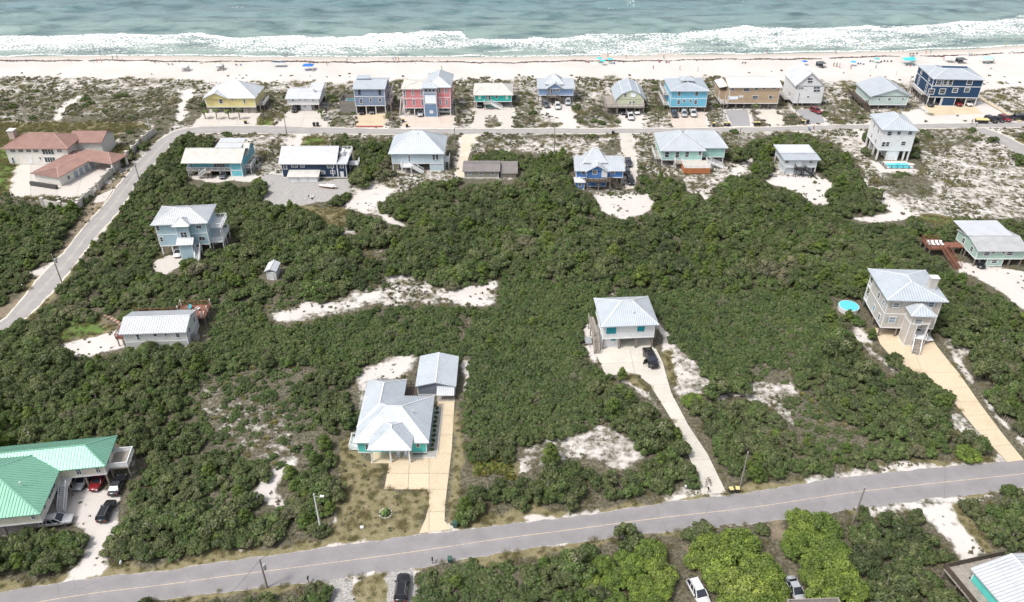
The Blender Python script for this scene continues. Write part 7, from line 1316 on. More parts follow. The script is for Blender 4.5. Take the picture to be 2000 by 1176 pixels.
def wire(a, b, label, sag=.9):
    a = Vector(a); b = Vector(b); mb = MB(); n = 10; L = [a.lerp(b, k / n) - Vector((0, 0, sag * 4 * (k / n) * (1 - k / n))) for k in range(n + 1)]
    for p0, p1 in zip(L, L[1:]): mb.cyl(p0, p1, .022, n=4)
    tag(mb.build('overhead_wire', WIRE), label, 'wire')
wire(TOPS['a'], TOPS['e'], 'overhead wire along the side road from the transformer pole'); wire(TOPS['a'] - Vector((0, 0, 1)), TOPS['e'] - Vector((0, 0, 1)), 'lower overhead wire along the side road'); wire(TOPS['e'], TOPS['f'] + Vector((0, 0, 1)), 'overhead wire from the villa verge pole to the lamp pole'); wire(TOPS['g'], TOPS['h'], 'overhead wire crossing the beach road at the yellow house'); wire(TOPS['i'], TOPS['k'], 'overhead wire before the pink house'); wire(TOPS['o'], TOPS['n'], 'overhead wire before the tan house'); wire(TOPS['d'], TOPS['d'] + Vector((-14, -26, 0)), 'overhead wire leaving the dark transformer pole toward the near lots'); wire(TOPS['d'], TOPS['b'], 'overhead wire across the near road to the pale pole')
# ------------------------------------------------------------------ villa garden wall
WALLM = paint('weathered_garden_wall', (.52, .50, .46), .85, wear=.3)
gw = empty('garden_wall', (0, 0, 0), 0, 'pale garden wall with square posts along the side road, round the villa', 'wall'); GP = [(R1[0] + x / 3.92, R1[1] + y / 3.92) for x, y in ((1182, 636), (1140, 672), (1102, 706))]; GP2 = [(R1[0] + x / 3.92, R1[1] + y / 3.92) for x, y in ((1065, 742), (1022, 784), (978, 826), (935, 872), (893, 918), (845, 964), (797, 1012), (757, 1066))]; GP3 = [(R1[0] + x / 3.92, R1[1] + y / 3.92) for x, y in ((712, 1108), (660, 1150), (612, 1200))] + [(154, 412), (120, 410), (86, 403)]
def wall_run(L):
    P_ = [G(*q) for q in L]
    for i, p0 in enumerate(P_):
        MB().box(p0.x - .38, p0.x + .38, p0.y - .38, p0.y + .38, -.2, 2.5).box(p0.x - .46, p0.x + .46, p0.y - .46, p0.y + .46, 2.5, 2.66).build('post', WALLM, gw)
        if i + 1 < len(P_): d = (P_[i + 1] - p0).normalized() * .4; MB().bar(p0 + d + Vector((0, 0, 1.0)), P_[i + 1] - d + Vector((0, 0, 1.0)), .24, 2.3).build('panel', WALLM, gw)
        keep([(p0.x - .5, p0.y - .5), (p0.x + .5, p0.y - .5), (p0.x + .5, p0.y + .5), (p0.x - .5, p0.y + .5)])
for L in (GP, GP2, GP3): wall_run(L)
def gate(a, b, label):
    a = G(*a); b = G(*b); m_ = (a + b) / 2; r_ = empty('gate', (m_.x, m_.y, 0), math.atan2(b.y - a.y, b.x - a.x), label, 'gate'); L = (b - a).length / 2 - .4
    MB().box(-L, L, -.05, .05, .15, .3).box(-L, L, -.05, .05, 1.8, 1.95).build('frame', BLK, r_)
    for k in range(9): x = -L + .1 + (2 * L - .2) * k / 8; MB().box(x - .04, x + .04, -.03, .03, .1, 2.05).build('bar', BLK, r_)
gate(GP[-1], GP2[0], 'black gate in the villa wall nearer the beach'); gate(GP2[-1], GP3[0], 'black gate in the villa wall at the driveway')
for k in range(9): p_ = G(150 + k * 15 + 8, 436 - k * 17 + 2); b = MB().cyl((0, 0, -.2), (0, 0, .9), .07, n=8).build('marker_post', WHITE); b.location = p_; tag(b, 'white marker post in the row on the verge outside the villa wall', 'post', 'white verge posts')
# ------------------------------------------------------------------ palms, planters, trees to point at
FROND = leaf_mat('palm_fronds', [(.1, (.07, .10, .035)), (.9, (.12, .15, .05))]); PTRUNK = wood('palm_trunk', (.22, .18, .14)); CYC = leaf_mat('cycad_fronds', [(.1, (.08, .14, .04)), (.9, (.12, .19, .05))])
def frond_mesh(name, seed, n, L, mat, up=.5):
    r = random.Random(seed); V = []; F = []; lv = []
    for k in range(n):
        a = 6.283 * k / n + r.random() * .5; el = up * (r.random() * 2 - .75); prev = None; val = r.random()
        for j in range(5):
            t_ = j / 4; d = L * t_ * (.8 + .2 * r.random()); p0 = Vector((math.cos(a) * d * math.cos(el), math.sin(a) * d * math.cos(el), math.sin(el) * d - .42 * L * t_ * t_)); sd = Vector((-math.sin(a), math.cos(a), 0)) * (.30 * L * (t_ * (1.15 - t_) * 2 + .06)); dr = Vector((0, 0, -.12 * L * t_))
            V += [p0 - sd + dr, p0, p0 + sd + dr]; lv += [val] * 3; n0 = len(V) - 3
            if j: F += [(n0 - 3, n0 - 2, n0 + 1, n0), (n0 - 2, n0 - 1, n0 + 2, n0 + 1)]
    return np_mesh(name, np.array([v[:] for v in V]), np.array(F), mat, {'leaf': lv})
PALMF = frond_mesh('palm_crown', 5, 22, 1.5, FROND)
def palm(u, v, top, label, group=None, sc=1.0):
    b = G(u, v); hgt = min(max(height_at(b, u, top) - .5, 1.2), 7.0); r_ = empty('palm_tree', b, random.random() * 6, label, 'palm tree', group); MB().cyl((0, 0, -.2), (.1, .05, hgt * .5), .20, .16, 8).cyl((.1, .05, hgt * .5), (.12, 0, hgt), .16, .17, 8).build('trunk', PTRUNK, r_); o = bpy.data.objects.new('crown', PALMF); col.objects.link(o); o.parent = r_; o.location = (.12, 0, hgt); o.scale = (sc,) * 3
for i, (x, y, ty) in enumerate(((1572, 520, 445), (1662, 522, 430), (1756, 522, 440), (1838, 525, 432))): palm(x / 3.92, 100 + y / 3.92, 100 + ty / 3.92, 'cabbage palm in the row of four before the yellow house', 'palms before the yellow house', 1.0)
palm(629, 233, 212, 'tall palm beside the drive of the low white house', sc=.9); palm(634, 236, 222, 'short palm leaning by the low white house drive', sc=.8); palm(652, 214, 192, 'palm behind the pool deck of the blue grey house', sc=.9); palm(645, 210, 182, 'palm in the scrub between the low white and blue grey houses', sc=.9); palm(760, 236, 218, 'palm by the corner of the pink house', sc=.9); palm(893, 228, 206, 'palm beside the pink house near the turquoise one', sc=.9); palm(1472, 222, 202, 'dark palm between the two drives of the tan house', sc=1.1)
p_ = G(753, 1004); r_ = empty('sago_palm', p_, 0, 'spiky green sago palm in a white stone ring on the bungalow lawn', 'palm'); o = bpy.data.objects.new('fronds', frond_mesh('sago_fronds', 8, 26, 1.1, CYC, .9)); col.objects.link(o); o.parent = r_; o.location = (0, 0, .55); MB().cyl((0, 0, -.1), (0, 0, .55), .22, .18, 8).build('trunk', PTRUNK, r_)
for k in range(12): a = k * .5236; q = MB().box(-.2, .2, -.1, .1, -.05, .2).build('stone', conc_white, r_); q.location = (1.0 * math.cos(a), 1.0 * math.sin(a), 0); q.rotation_euler = (0, 0, a + 1.57)
def tree_at(kind, vr, u, v, zc, s, sz, name, label, cat, group=None):
    p_ = G(u, v, zc); return add_plant(kind, vr, p_.x, p_.y, s, sz, random.random() * 6.28, name, label, cat, group)
BRIGHT = [(1392, 1050, 0, 1.0), (1450, 1040, 1, 1.05), (1422, 1078, 2, 1.1), (1488, 1085, 3, 1.0), (1402, 1105, 1, .8), (1455, 1125, 2, 1.15), (1512, 1135, 0, .9), (1440, 1163, 1, 1.0), (1490, 1172, 3, 1.1), (1370, 1075, 3, .7)]; B2 = [(1568, 1000, 0, .85), (1612, 1005, 1, .9), (1552, 1040, 2, .8), (1622, 1045, 3, .9), (1600, 1075, 1, .85), (1645, 1090, 2, .95), (1615, 1125, 0, 1.0), (1668, 1128, 1, .85), (1585, 1100, 3, .6)]; B3 = [(1272, 1056, 1, .85), (1232, 1078, 2, .75), (1290, 1095, 0, .8), (1255, 1128, 1, .8), (1292, 1132, 2, .7), (1205, 1112, 3, .7), (1178, 1085, 1, .6), (1150, 1115, 2, .6), (1285, 1165, 3, .8), (1200, 1160, 0, .7)]
def special_trees():
    for L, lb, gr in ((BRIGHT, 'bright green live oak in the clump between the two dirt tracks', 'oaks between the dirt tracks'), (B2, 'bright green live oak beside the sandy drive below the road', 'oaks by the sandy drive'), (B3, 'fresh green live oak above the track where the white suv stands', 'oaks above the white suv')):
        for u, v, k, s in L: tree_at('bright', k, u, v + 14, 3.0 * s, s, s * .9, 'live_oak', lb, 'tree', gr)
    tree_at('pine', 1, 1075, 908, 0, .95, 1.15, 'sand_pine', 'lone young pine standing in the sandy clearing', 'pine tree')
    for (g_, x, y) in BED: w = g_.o + g_.ex * x + g_.ey * y; add_plant('scrub', 0, w.x, w.y, .28, .35, x + y, 'bed_shrub', 'small dark shrub in the gravel bed along the bungalow', 'shrub', 'bed shrubs')
    for u, v, s in ((1345, 775, .9), (1885, 885, 1.25), (1270, 350, 1.3), (1635, 358, 1.1), (1660, 395, 1.2), (1700, 410, .9), (1785, 790, .8)): pass
    for (u, v, s, kd, lb) in ((1352, 792, 1.35, 'bright', 'round green bush beside the pale driveway'), (1888, 893, 1.3, 'bright', 'round green bush by the road end of the tan driveway'), (1510, 855, 1.0, 'bright', 'fresh green oak among dark scrub above the road bend'), (505, 358, .9, 'bright', 'dense green tree beside the cyan house')): tree_at(kd, 1, u, v, 0, s * .55, s * .38, 'bush', lb, 'bush')
# ------------------------------------------------------------------ people and beach gear
SKIN = paint('skin', (.45, .28, .2), .6)
def person_mesh(name, pose):
    """one continuous figure grown over a posed skeleton"""
    J = {'stand': dict(pel=(0, 0, .93), ch=(0, .0, 1.32), nk=(0, 0, 1.48), hd=(0, 0, 1.66), ls=(.19, 0, 1.40), le=(.27, .02, 1.12), lh=(.29, -.06, .86), rs=(-.19, 0, 1.40), re=(-.27, .02, 1.12), rh=(-.29, -.06, .86), lk=(.11, -.02, .5), lf=(.12, .02, .06), lt=(.13, -.14, .03), rk=(-.11, -.02, .5), rf=(-.12, .02, .06), rt=(-.13, -.14, .03)),
         'walk': dict(pel=(0, 0, .92), ch=(0, -.03, 1.31), nk=(0, -.05, 1.47), hd=(0, -.08, 1.65), ls=(.19, -.03, 1.39), le=(.25, .16, 1.14), lh=(.25, .14, .88), rs=(-.19, -.03, 1.39), re=(-.25, -.16, 1.13), rh=(-.24, -.34, .95), lk=(.10, -.24, .52), lf=(.10, -.30, .08), lt=(.10, -.45, .06), rk=(-.10, .08, .48), rf=(-.10, .36, .14), rt=(-.10, .30, .03)),
         'sit': dict(pel=(0, 0, .34), ch=(0, .14, .72), nk=(0, .16, .88), hd=(0, .14, 1.05), ls=(.19, .14, .8), le=(.28, .02, .56), lh=(.2, -.22, .46), rs=(-.19, .14, .8), re=(-.28, .02, .56), rh=(-.2, -.22, .46), lk=(.13, -.42, .5), lf=(.13, -.62, .08), lt=(.13, -.78, .06), rk=(-.13, -.42, .5), rf=(-.13, -.62, .08), rt=(-.13, -.78, .06))}[pose]
    ks = list(J); E = [('pel', 'ch'), ('ch', 'nk'), ('nk', 'hd'), ('ch', 'ls'), ('ls', 'le'), ('le', 'lh'), ('ch', 'rs'), ('rs', 're'), ('re', 'rh'), ('pel', 'lk'), ('lk', 'lf'), ('lf', 'lt'), ('pel', 'rk'), ('rk', 'rf'), ('rf', 'rt')]
    rad = dict(pel=.15, ch=.16, nk=.06, hd=.11, ls=.065, le=.045, lh=.035, rs=.065, re=.045, rh=.035, lk=.07, lf=.045, lt=.04, rk=.07, rf=.045, rt=.04)
    me = bpy.data.meshes.new(name); me.from_pydata([J[k] for k in ks], [(ks.index(a), ks.index(b)) for a, b in E], []); o = bpy.data.objects.new(name, me); col.objects.link(o)
    m = o.modifiers.new('skin', 'SKIN'); m.use_smooth_shade = True
    for i, k in enumerate(ks): me.skin_vertices[0].data[i].radius = (rad[k], rad[k] * (.7 if k in ('pel', 'ch') else 1)); me.skin_vertices[0].data[i].use_root = (k == 'pel')
    o.modifiers.new('sub', 'SUBSURF').levels = 1
    dg = bpy.context.evaluated_depsgraph_get(); nm = bpy.data.meshes.new_from_object(o.evaluated_get(dg)); bpy.data.objects.remove(o); nm.materials.clear()
    nm.materials.append(SKIN); nm.materials.append(MATS.get('shirt_base') or paint('shirt_base', (.5, .5, .5))); nm.materials.append(paint('short_base', (.05, .06, .1)))
    for p_ in nm.polygons:
        c = p_.center; zc = c.z if pose != 'sit' else c.z + .6; p_.material_index = 1 if 1.0 < zc < 1.46 and abs(c.x) < .24 else (2 if .58 < zc <= 1.0 and abs(c.x) < .22 else 0)
    return nm
PM = {k: person_mesh('person_' + k, k) for k in ('stand', 'walk', 'sit')}; HAIRM = [paint('hair_dark', (.03, .022, .018)), paint('hair_fair', (.25, .17, .09))]
def hair_mesh(z, y):
    bm = bmesh.new(); bmesh.ops.create_icosphere(bm, subdivisions=2, radius=.135); bmesh.ops.delete(bm, geom=[v for v in bm.verts if v.co.z < -.03 and v.co.y < .03], context='VERTS')
    for v in bm.verts: v.co += Vector((0, y + .015, z + .03))
    me = bpy.data.meshes.new('hair'); bm.to_mesh(me); bm.free(); return me
HM = {'stand': hair_mesh(1.66, 0), 'walk': hair_mesh(1.65, -.08), 'sit': hair_mesh(1.05, .14)}
for m_ in HM.values(): m_.materials.append(HAIRM[0])
CLO = {'red': (.5, .06, .07), 'blue': (.06, .14, .4), 'white': (.7, .7, .7), 'black': (.025, .025, .03), 'teal': (.05, .4, .42), 'pink': (.6, .25, .32), 'yellow': (.6, .45, .08), 'green': (.08, .28, .1), 'grey': (.25, .25, .26)}; CLM = {k: paint('cloth_' + k, c, .8) for k, c in CLO.items()}
def person(u, v, pose, shirt, short, label, rz=None, z=0.0, group='people on the beach'):
    p_ = G(u, v, z); o = bpy.data.objects.new('person', PM[pose]); col.objects.link(o); o.location = (p_.x, p_.y, z + .02); o.rotation_euler = (0, 0, R(rz if rz is not None else random.randrange(360)))
    for i, m in ((1, CLM[shirt]), (2, CLM[short])): o.material_slots[i].link = 'OBJECT'; o.material_slots[i].material = m
    h_ = bpy.data.objects.new('hair', HM[pose]); col.objects.link(h_); h_.parent = o; tag(o, label, 'person', group); return o
sh_, po = list(CLO), ('stand', 'walk', 'stand')
def zsh(u, v):
    p_ = G(u, v, -.3); d = float(shore(p_.x)) - p_.y; return float(np.interp(d, [-60, 0, 6, 16], [-1.4, SEAZ, -.35, 0.0]))
PPL = [(R5, 100, 142), (R5, 303, 147), (R5, 440, 156), (R5, 1481, 122), (R5, 1505, 126), (R5, 1525, 130), (R6, 108, 120), (R6, 130, 122), (R6, 152, 128), (R6, 240, 138), (R6, 430, 138), (R6, 588, 185), (R6, 697, 232), (R1, 716, 95), (R1, 746, 92), (R1, 780, 90), (R1, 866, 66), (R1, 900, 62), (R2, 833, 50), (R2, 1287, 88), (R2, 1310, 66), (R2, 1132, 110), (R3, 502, 74), (R3, 522, 74), (R3, 545, 76), (R3, 872, 146), (R4, 733, 52), (R4, 873, 58), (R4, 1160, 60), (R5, 183, 62), (R6, 1330, 85), (R6, 1145, 42), (R6, 950, 70), (R6, 815, 20), (R6, 850, 20)]
ACT = ('standing', 'walking', 'standing')
for i, (z_, x, y) in enumerate(PPL):
    u, v = z_[0] + x / z_[2], z_[1] + y / z_[2]; s_ = sh_[i % 9]; t_ = sh_[(i * 4 + 3) % 9]; person(u, v, po[i % 3], s_, t_, 'person in %s top and %s shorts %s on the open beach' % (s_, t_, ACT[i % 3]), z=zsh(u, v))
for i, (u, v) in enumerate(((1497, 104), (1619, 97), (1632, 105), (1684, 91), (1861, 46), (1392, 80), (1577, 83), (1964, 92))):
    zz = max(zsh(u, v), -1.25); person(u, v, 'stand', sh_[(i * 2 + 1) % 9], sh_[(i * 5) % 9], 'person in %s top wading in the surf' % sh_[(i * 2 + 1) % 9], z=zz, group='people in the surf')
person(1897, 243, 'walk', 'black', 'grey', 'person in black top walking on the beach road by the navy house', 90, .03, 'people on the road'); person(1906, 247, 'walk', 'white', 'blue', 'person in white top walking on the beach road by the navy house', 95, .03, 'people on the road'); person(1588, 254, 'walk', 'grey', 'black', 'person in grey top walking a pushchair on the beach road', 80, .03, 'people on the road')
p_ = G(1580.5, 255); r_ = empty('pushchair', (p_.x, p_.y, .03), R(80), 'blue pushchair on the beach road before the walker', 'pushchair'); MB().mesh([(-.25, -.4, .5), (.25, -.4, .5), (.25, .3, .5), (-.25, .3, .5), (-.25, .35, 1.0), (.25, .35, 1.0)], [(0, 1, 2, 3), (3, 2, 5, 4), (0, 3, 4), (1, 5, 2)]).build('seat', CLM['blue'], r_); MB().box(-.28, .28, .0, .42, .95, 1.05).build('hood', CLM['blue'], r_); MB().bar((-.25, -.4, .2), (-.25, .6, 1.05), .03).bar((.25, -.4, .2), (.25, .6, 1.05), .03).bar((-.25, .6, 1.05), (.25, .6, 1.05), .03).build('frame', TRIMB, r_)
for x, y in ((-.26, -.4), (.26, -.4), (-.26, .3), (.26, .3)): MB().cyl((x - .03, y, .14), (x + .03, y, .14), .14, n=10).build('wheel', TYRE, r_)
def canopy(u, v, w, d, h_, c, label, roof='peak', rz=0, sides=False):
    p_ = G(u, v); r_ = empty('beach_canopy', p_, R(rz), label, 'canopy'); m = CLM.get(c) or paint('cloth_' + c, CANC[c], .8); a, b = w / 2, d / 2
    for x in (-a, a):
        for y in (-b, b): MB().cyl((x, y, -.2), (x, y, h_), .03, n=6).build('pole', STEEL, r_)
    mb = MB()
    if roof == 'peak': solid(mb, [[(-a - .1, -b - .1, h_), (a + .1, -b - .1, h_), (0, 0, h_ + .7)], [(a + .1, -b - .1, h_), (a + .1, b + .1, h_), (0, 0, h_ + .7)], [(a + .1, b + .1, h_), (-a - .1, b + .1, h_), (0, 0, h_ + .7)], [(-a - .1, b + .1, h_), (-a - .1, -b - .1, h_), (0, 0, h_ + .7)]], .05)
    else:
        n = 6; f = []
        for k in range(n): f.append([(-a + w * k / n, -b, h_ + .25 * math.sin(k * 2.1)), (-a + w * (k + 1) / n, -b, h_ + .25 * math.sin((k + 1) * 2.1)), (-a + w * (k + 1) / n, b, h_ - .9 + .15 * math.sin((k + 1) * 1.7)), (-a + w * k / n, b, h_ - .9 + .15 * math.sin(k * 1.7))])
        solid(mb, f, .03)
    mb.build('cloth', m, r_)
    if sides: MB().poly([(-a, b, .05), (a, b, .05), (a, b, h_), (-a, b, h_)]).build('side_cloth', m, r_)
CANC = {'turquoise': (.06, .50, .55), 'paleaqua': (.35, .60, .60), 'stone': (.55, .54, .52), 'charcoal': (.10, .11, .12), 'royal': (.03, .16, .50), 'azure': (.04, .35, .60)}
canopy(429, 137, 3.2, 3.0, 2.1, 'stone', 'grey and white pop up canopy on the open sand', sides=True); canopy(360, 138, 3.4, 3.0, 1.8, 'white', 'white low beach tent on the open sand', sides=True); canopy(545, 130, 5.0, 3.0, 2.2, 'azure', 'bright blue rippling beach awning by the seaweed line', 'wave'); canopy(603, 137, 4.0, 3.2, 2.0, 'royal', 'royal blue canopy with chairs on the sand', 'peak'); canopy(1602, 132, 3.0, 3.0, 2.0, 'charcoal', 'dark beach tent behind the white gable house', sides=True); canopy(1773, 126, 4.4, 3.6, 2.2, 'turquoise', 'turquoise canopy in the busy part of the beach'); canopy(1876, 123, 3.4, 3.0, 1.7, 'charcoal', 'charcoal beach tent behind the navy house', sides=True); canopy(1853, 122, 3.0, 3.0, 2.0, 'white', 'white canopy next to the charcoal beach tent'); canopy(1927, 123, 4.2, 3.6, 2.1, 'paleaqua', 'pale aqua canopy farthest along the beach')
def umbrella(u, v, c, label, group=None):
    p_ = G(u, v); r_ = empty('beach_umbrella', p_, 0, label, 'umbrella', group); MB().cyl((0, 0, -.2), (0, 0, 2.1), .03, n=6).build('pole', WHITE, r_); m = CLM.get(c) or paint('cloth_' + c, CANC[c], .8); mb = MB(); n = 8; f = []
    for k in range(n): a, b = 6.283 * k / n, 6.283 * (k + 1) / n; f.append([(1.25 * math.cos(a), 1.25 * math.sin(a), 1.75), (1.25 * math.cos(b), 1.25 * math.sin(b), 1.75), (0, 0, 2.2)])
    solid(mb, f, .03); mb.build('canopy', m, r_)
for u, v in ((1170, 122), (1191, 123.5), (1177, 127)): umbrella(u, v, 'turquoise', 'turquoise beach umbrella in the cluster of three', 'turquoise umbrella cluster')
umbrella(1570, 128, 'royal', 'royal blue umbrella behind the white gable house'); umbrella(1665, 129, 'azure', 'light blue umbrella beside the row of chairs'); umbrella(1711, 123, 'teal', 'teal umbrella at the seaweed line'); umbrella(1780, 121, 'turquoise', 'turquoise umbrella behind the turquoise canopy')
def chair_proto():
    r_ = empty('beach_chair'); MB().bar((0, -.35, .3), (0, .2, .22), .55, .04).build('seat', CLM['blue'], r_); MB().bar((0, .2, .22), (0, .5, .85), .55, .04).build('backrest', CLM['blue'], r_); mb = MB()
    for s_ in (-.29, .29): mb.bar((s_, -.4, 0), (s_, .35, .55), .03).bar((s_, .45, 0), (s_, -.35, .5), .03).bar((s_, -.35, .5), (s_, .35, .55), .03)
    mb.build('frame', STEEL, r_); return r_
CHP = chair_proto(); first = [True]
def chair(u, v, c, label, rz=180, group='beach chairs'):
    o = CHP if first[0] else copy_tree(CHP); first[0] = False; p_ = G(u, v); o.name = 'beach_chair'; o.location = p_; o.rotation_euler = (0, 0, R(rz)); tag(o, label, 'chair', group)
    for ch in o.children:
        if ch.name.split('.')[0] in ('seat', 'backrest'): ch.material_slots[0].link = 'OBJECT'; ch.material_slots[0].material = CLM[c]
CH = [(598, 138, 'blue'), (611, 139, 'white'), (426, 139, 'grey'), (434, 139, 'white'), (303, 123, 'grey'), (330, 127, 'black'), (337, 127, 'grey'), (462, 128, 'black'), (471, 128, 'blue'), (1148, 122, 'pink'), (1200, 125, 'blue'), (1287, 122, 'red'), (1301, 123, 'black'), (1306, 123, 'red'), (1450, 124, 'grey'), (1455, 124, 'black'), (1606, 134, 'black'), (1675, 126, 'black'), (1680, 126, 'blue'), (1686, 127, 'grey'), (1699, 121, 'black'), (1704, 121, 'teal'), (1720, 122, 'black'), (1727, 121, 'black'), (1733, 121, 'grey'), (1740, 121, 'black'), (1770, 129, 'black'), (1777, 130, 'red'), (1784, 129, 'blue'), (1777, 107, 'black'), (1783, 107, 'black'), (1790, 106, 'black'), (1921, 124, 'black'), (1929, 125, 'grey'), (1936, 123, 'black'), (1872, 124, 'black')]
for i, (u, v, c) in enumerate(CH): chair(u, v, c, '%s folding beach chair set on the sand facing the sea' % {'blue': 'blue', 'white': 'white', 'grey': 'grey', 'black': 'black', 'pink': 'pink', 'red': 'red', 'teal': 'teal'}[c], 180 + random.randrange(-25, 25), group='%s beach chairs' % c)
tw = MB().box(-1, 1, -.8, .8, 0, .03).build('beach_mat', CLM['blue']); tw.location = G(1611, 135); tag(tw, 'pale blue mat spread on the sand by the dark tent', 'mat')
# wrack line of seaweed
V = []; F = []; lv = []
for k in range(15000):
    u = random.uniform(-60, 2060); v = np.interp(u, [0, 250, 500, 750, 1000, 1250, 1500, 1650, 1800, 1900, 2000], [116.5, 118, 119.5, 120, 121, 117.5, 115, 112, 109, 106, 103]) + random.gauss(0, .35) + 1.1 * math.sin(u * .021) + .7 * math.sin(u * .083); br = fbm(vn3, np.array([u * .03]), np.array([3.0]))[0]
    if random.random() > (br - .18) * 2.2: continue
    if random.random() < .12: v += random.gauss(0, 1.3)
    p_ = G(u, v, -.1); s_ = random.uniform(.25, .95); a = random.random() * 6.28; zz = zsh(u, v); n = len(V)
    dx, dy = Vector((math.cos(a) * s_, math.sin(a) * s_ * .6, 0)), Vector((-math.sin(a) * s_ * .4, math.cos(a) * s_ * .4, 0)); c = Vector((p_.x, p_.y, zz + .05)); tp = c + Vector((0, 0, .05 + .12 * random.random()))
    V += [c - dx, c - dy, c + dx, c + dy, tp]; F += [(n, n + 1, n + 4), (n + 1, n + 2, n + 4), (n + 2, n + 3, n + 4), (n + 3, n, n + 4)]
o = bpy.data.objects.new('seaweed', np_mesh('seaweed', np.array([v[:] for v in V]), np.array(F), paint('seaweed_brown', (.075, .045, .03), .8, wear=.5))); col.objects.link(o); tag(o, 'ragged dark line of washed up seaweed along the beach', 'seaweed', kind='stuff')
# ------------------------------------------------------------------ yard things
def lounger(o_, loc, rz, label, group, mat):
    r_ = empty('sun_lounger', (0, 0, 0), 0, label, 'lounger', group); w = o_.matrix_world if False else Matrix.Translation(o_.location) @ Matrix.Rotation(o_.rotation_euler.z, 4, 'Z'); p_ = w @ Vector(loc); r_.location = p_; r_.rotation_euler = (0, 0, o_.rotation_euler.z + R(rz)); MB().box(-.32, .32, -.9, .35, .28, .36).build('seat', mat, r_); MB().bar((0, .35, .32), (0, .85, .75), .64, .07).build('backrest', mat, r_); mb = MB()
    for x in (-.28, .28):
        for y in (-.8, .3): mb.box(x - .03, x + .03, y - .03, y + .03, 0, .28)
    mb.build('legs', mat, r_)
for o_, lc in LOUNGERS: lounger(o_, lc, 0, 'white lounger in the row on the red sun deck', 'deck loungers', WHITE)
def adir(u, v, z, rz, mat, label, group=None, at=None):
    p_ = at or G(u, v, z); r_ = empty('armchair', (p_.x, p_.y, z), R(rz), label, 'chair', group); MB().bar((0, -.3, .38), (0, .25, .28), .55, .04).build('seat', mat, r_); MB().bar((0, .22, .28), (0, .5, 1.0), .55, .04).build('backrest', mat, r_); mb = MB()
    for s_ in (-1, 1): mb.box(s_ * .3, s_ * .36, -.35, -.28, 0, .58).box(s_ * .3, s_ * .36, .25, .32, 0, .58).box(s_ * .26, s_ * .40, -.4, .4, .58, .62)
    mb.build('arms', mat, r_)
adir(778, 893, .14, 0, WHITE, 'white armchair on the bungalow porch by the middle column', 'porch armchairs'); adir(793, 893, .14, 0, WHITE, 'white armchair on the bungalow porch by the end column', 'porch armchairs')
CHT = paint('turquoise_plastic', (.10, .42, .48), .4); cr, cW, cD, cz = COTT; cm_ = Matrix.Translation(cr.location) @ Matrix.Rotation(cr.rotation_euler.z, 4, 'Z')
for x, y, m, lb in ((cW * .8, cD + 3.6, CHT, 'turquoise chair in the middle of the cottage deck'), (cW * .68, cD + 2.2, CHT, 'turquoise chair by the rail of the cottage deck'), (cW * .95, cD + 3.2, WHITE, 'white chair on the cottage deck')): adir(0, 0, cz, random.randrange(0, 360), m, lb, at=cm_ @ Vector((x, y, cz)))
for x in (.28, .36): adir(0, 0, cz, 0, paint('grey_plastic', (.35, .36, .37), .5), 'grey chair on the long narrow deck of the cottage', 'grey deck chairs', at=cm_ @ Vector((cW * x, cD + 1.4, cz)))
p_ = G(640, 367); r_ = empty('kayak', (p_.x, p_.y, .25), R(-12), 'orange and white small boat on the gravel by the dark navy house', 'boat'); n = 10; V = []
for k in range(n + 1): t_ = k / n * 2 - 1; w = .75 * (1 - t_ * t_) ** .6 + .02; x = t_ * 3.0; V += [(x, -w, .45), (x, -w * .6, .05 + .2 * t_ * t_), (x, w * .6, .05 + .2 * t_ * t_), (x, w, .45)]
MB().mesh(V, [(i * 4 + k, i * 4 + k + 1, (i + 1) * 4 + k + 1, (i + 1) * 4 + k) for i in range(n) for k in range(3)]).build('hull', paint('orange_hull', (.50, .16, .06), .4), r_); MB().mesh([(v[0], v[1] * .93, .43) for v in V if v[2] > .44], [(i * 2, i * 2 + 1, i * 2 + 3, i * 2 + 2) for i in range(n)]).build('deck', WHITE, r_); MB().box(-.6, 2.0, -.8, .9, .5, .62).build('cover', WHITE, r_)
p_ = G(605, 388); mb = MB().bar((-1.6, 0, .35), (1.6, .3, .35), .12).bar((.2, -.8, .35), (.4, .9, .35), .1).bar((1.6, .3, .35), (.4, .9, .35), .1).bar((1.6, .3, .35), (.2, -.8, .35), .1); r_ = empty('boat_trailer', p_, R(40), 'empty white boat trailer on the gravel', 'trailer'); mb.build('frame', WHITE, r_)
for s_ in (-.85, .95): MB().cyl((.3, s_ - .08, .28), (.3, s_ + .08, .28), .28, n=12).build('wheel', TYRE, r_)
def bicycle(u, v, rz, label, m):
    p_ = G(u, v); r_ = empty('bicycle', (p_.x, p_.y, .07), R(rz), label, 'bicycle')
    for x in (-.52, .52):
        mb = MB(); n = 16
        for k in range(n): a, b = 6.283 * k / n, 6.283 * (k + 1) / n; mb.bar((x + .34 * math.cos(a), 0, .34 + .34 * math.sin(a)), (x + .34 * math.cos(b), 0, .34 + .34 * math.sin(b)), .045)
        mb.build('wheel', TYRE, r_)
    MB().bar((-.52, 0, .34), (-.15, 0, .85), .04).bar((-.15, 0, .8), (.38, 0, .8), .04).bar((.38, 0, .9), (.52, 0, .34), .04).bar((-.12, 0, .34), (.36, 0, .78), .04).bar((-.12, 0, .34), (-.15, 0, .85), .04).build('frame', m, r_); MB().box(-.28, -.05, -.08, .08, .88, .95).build('saddle', TRIMB, r_); MB().bar((.36, -.3, 1.0), (.36, .3, 1.0), .035).bar((.38, 0, .88), (.36, 0, 1.0), .03).build('handlebar', TRIMB, r_)
bicycle(1385, 944, 100, 'bicycle standing on the pale driveway near the road', CARP['red']); bicycle(1378, 948, 70, 'dark bicycle leaning beside the other on the pale driveway', CARP['black'])
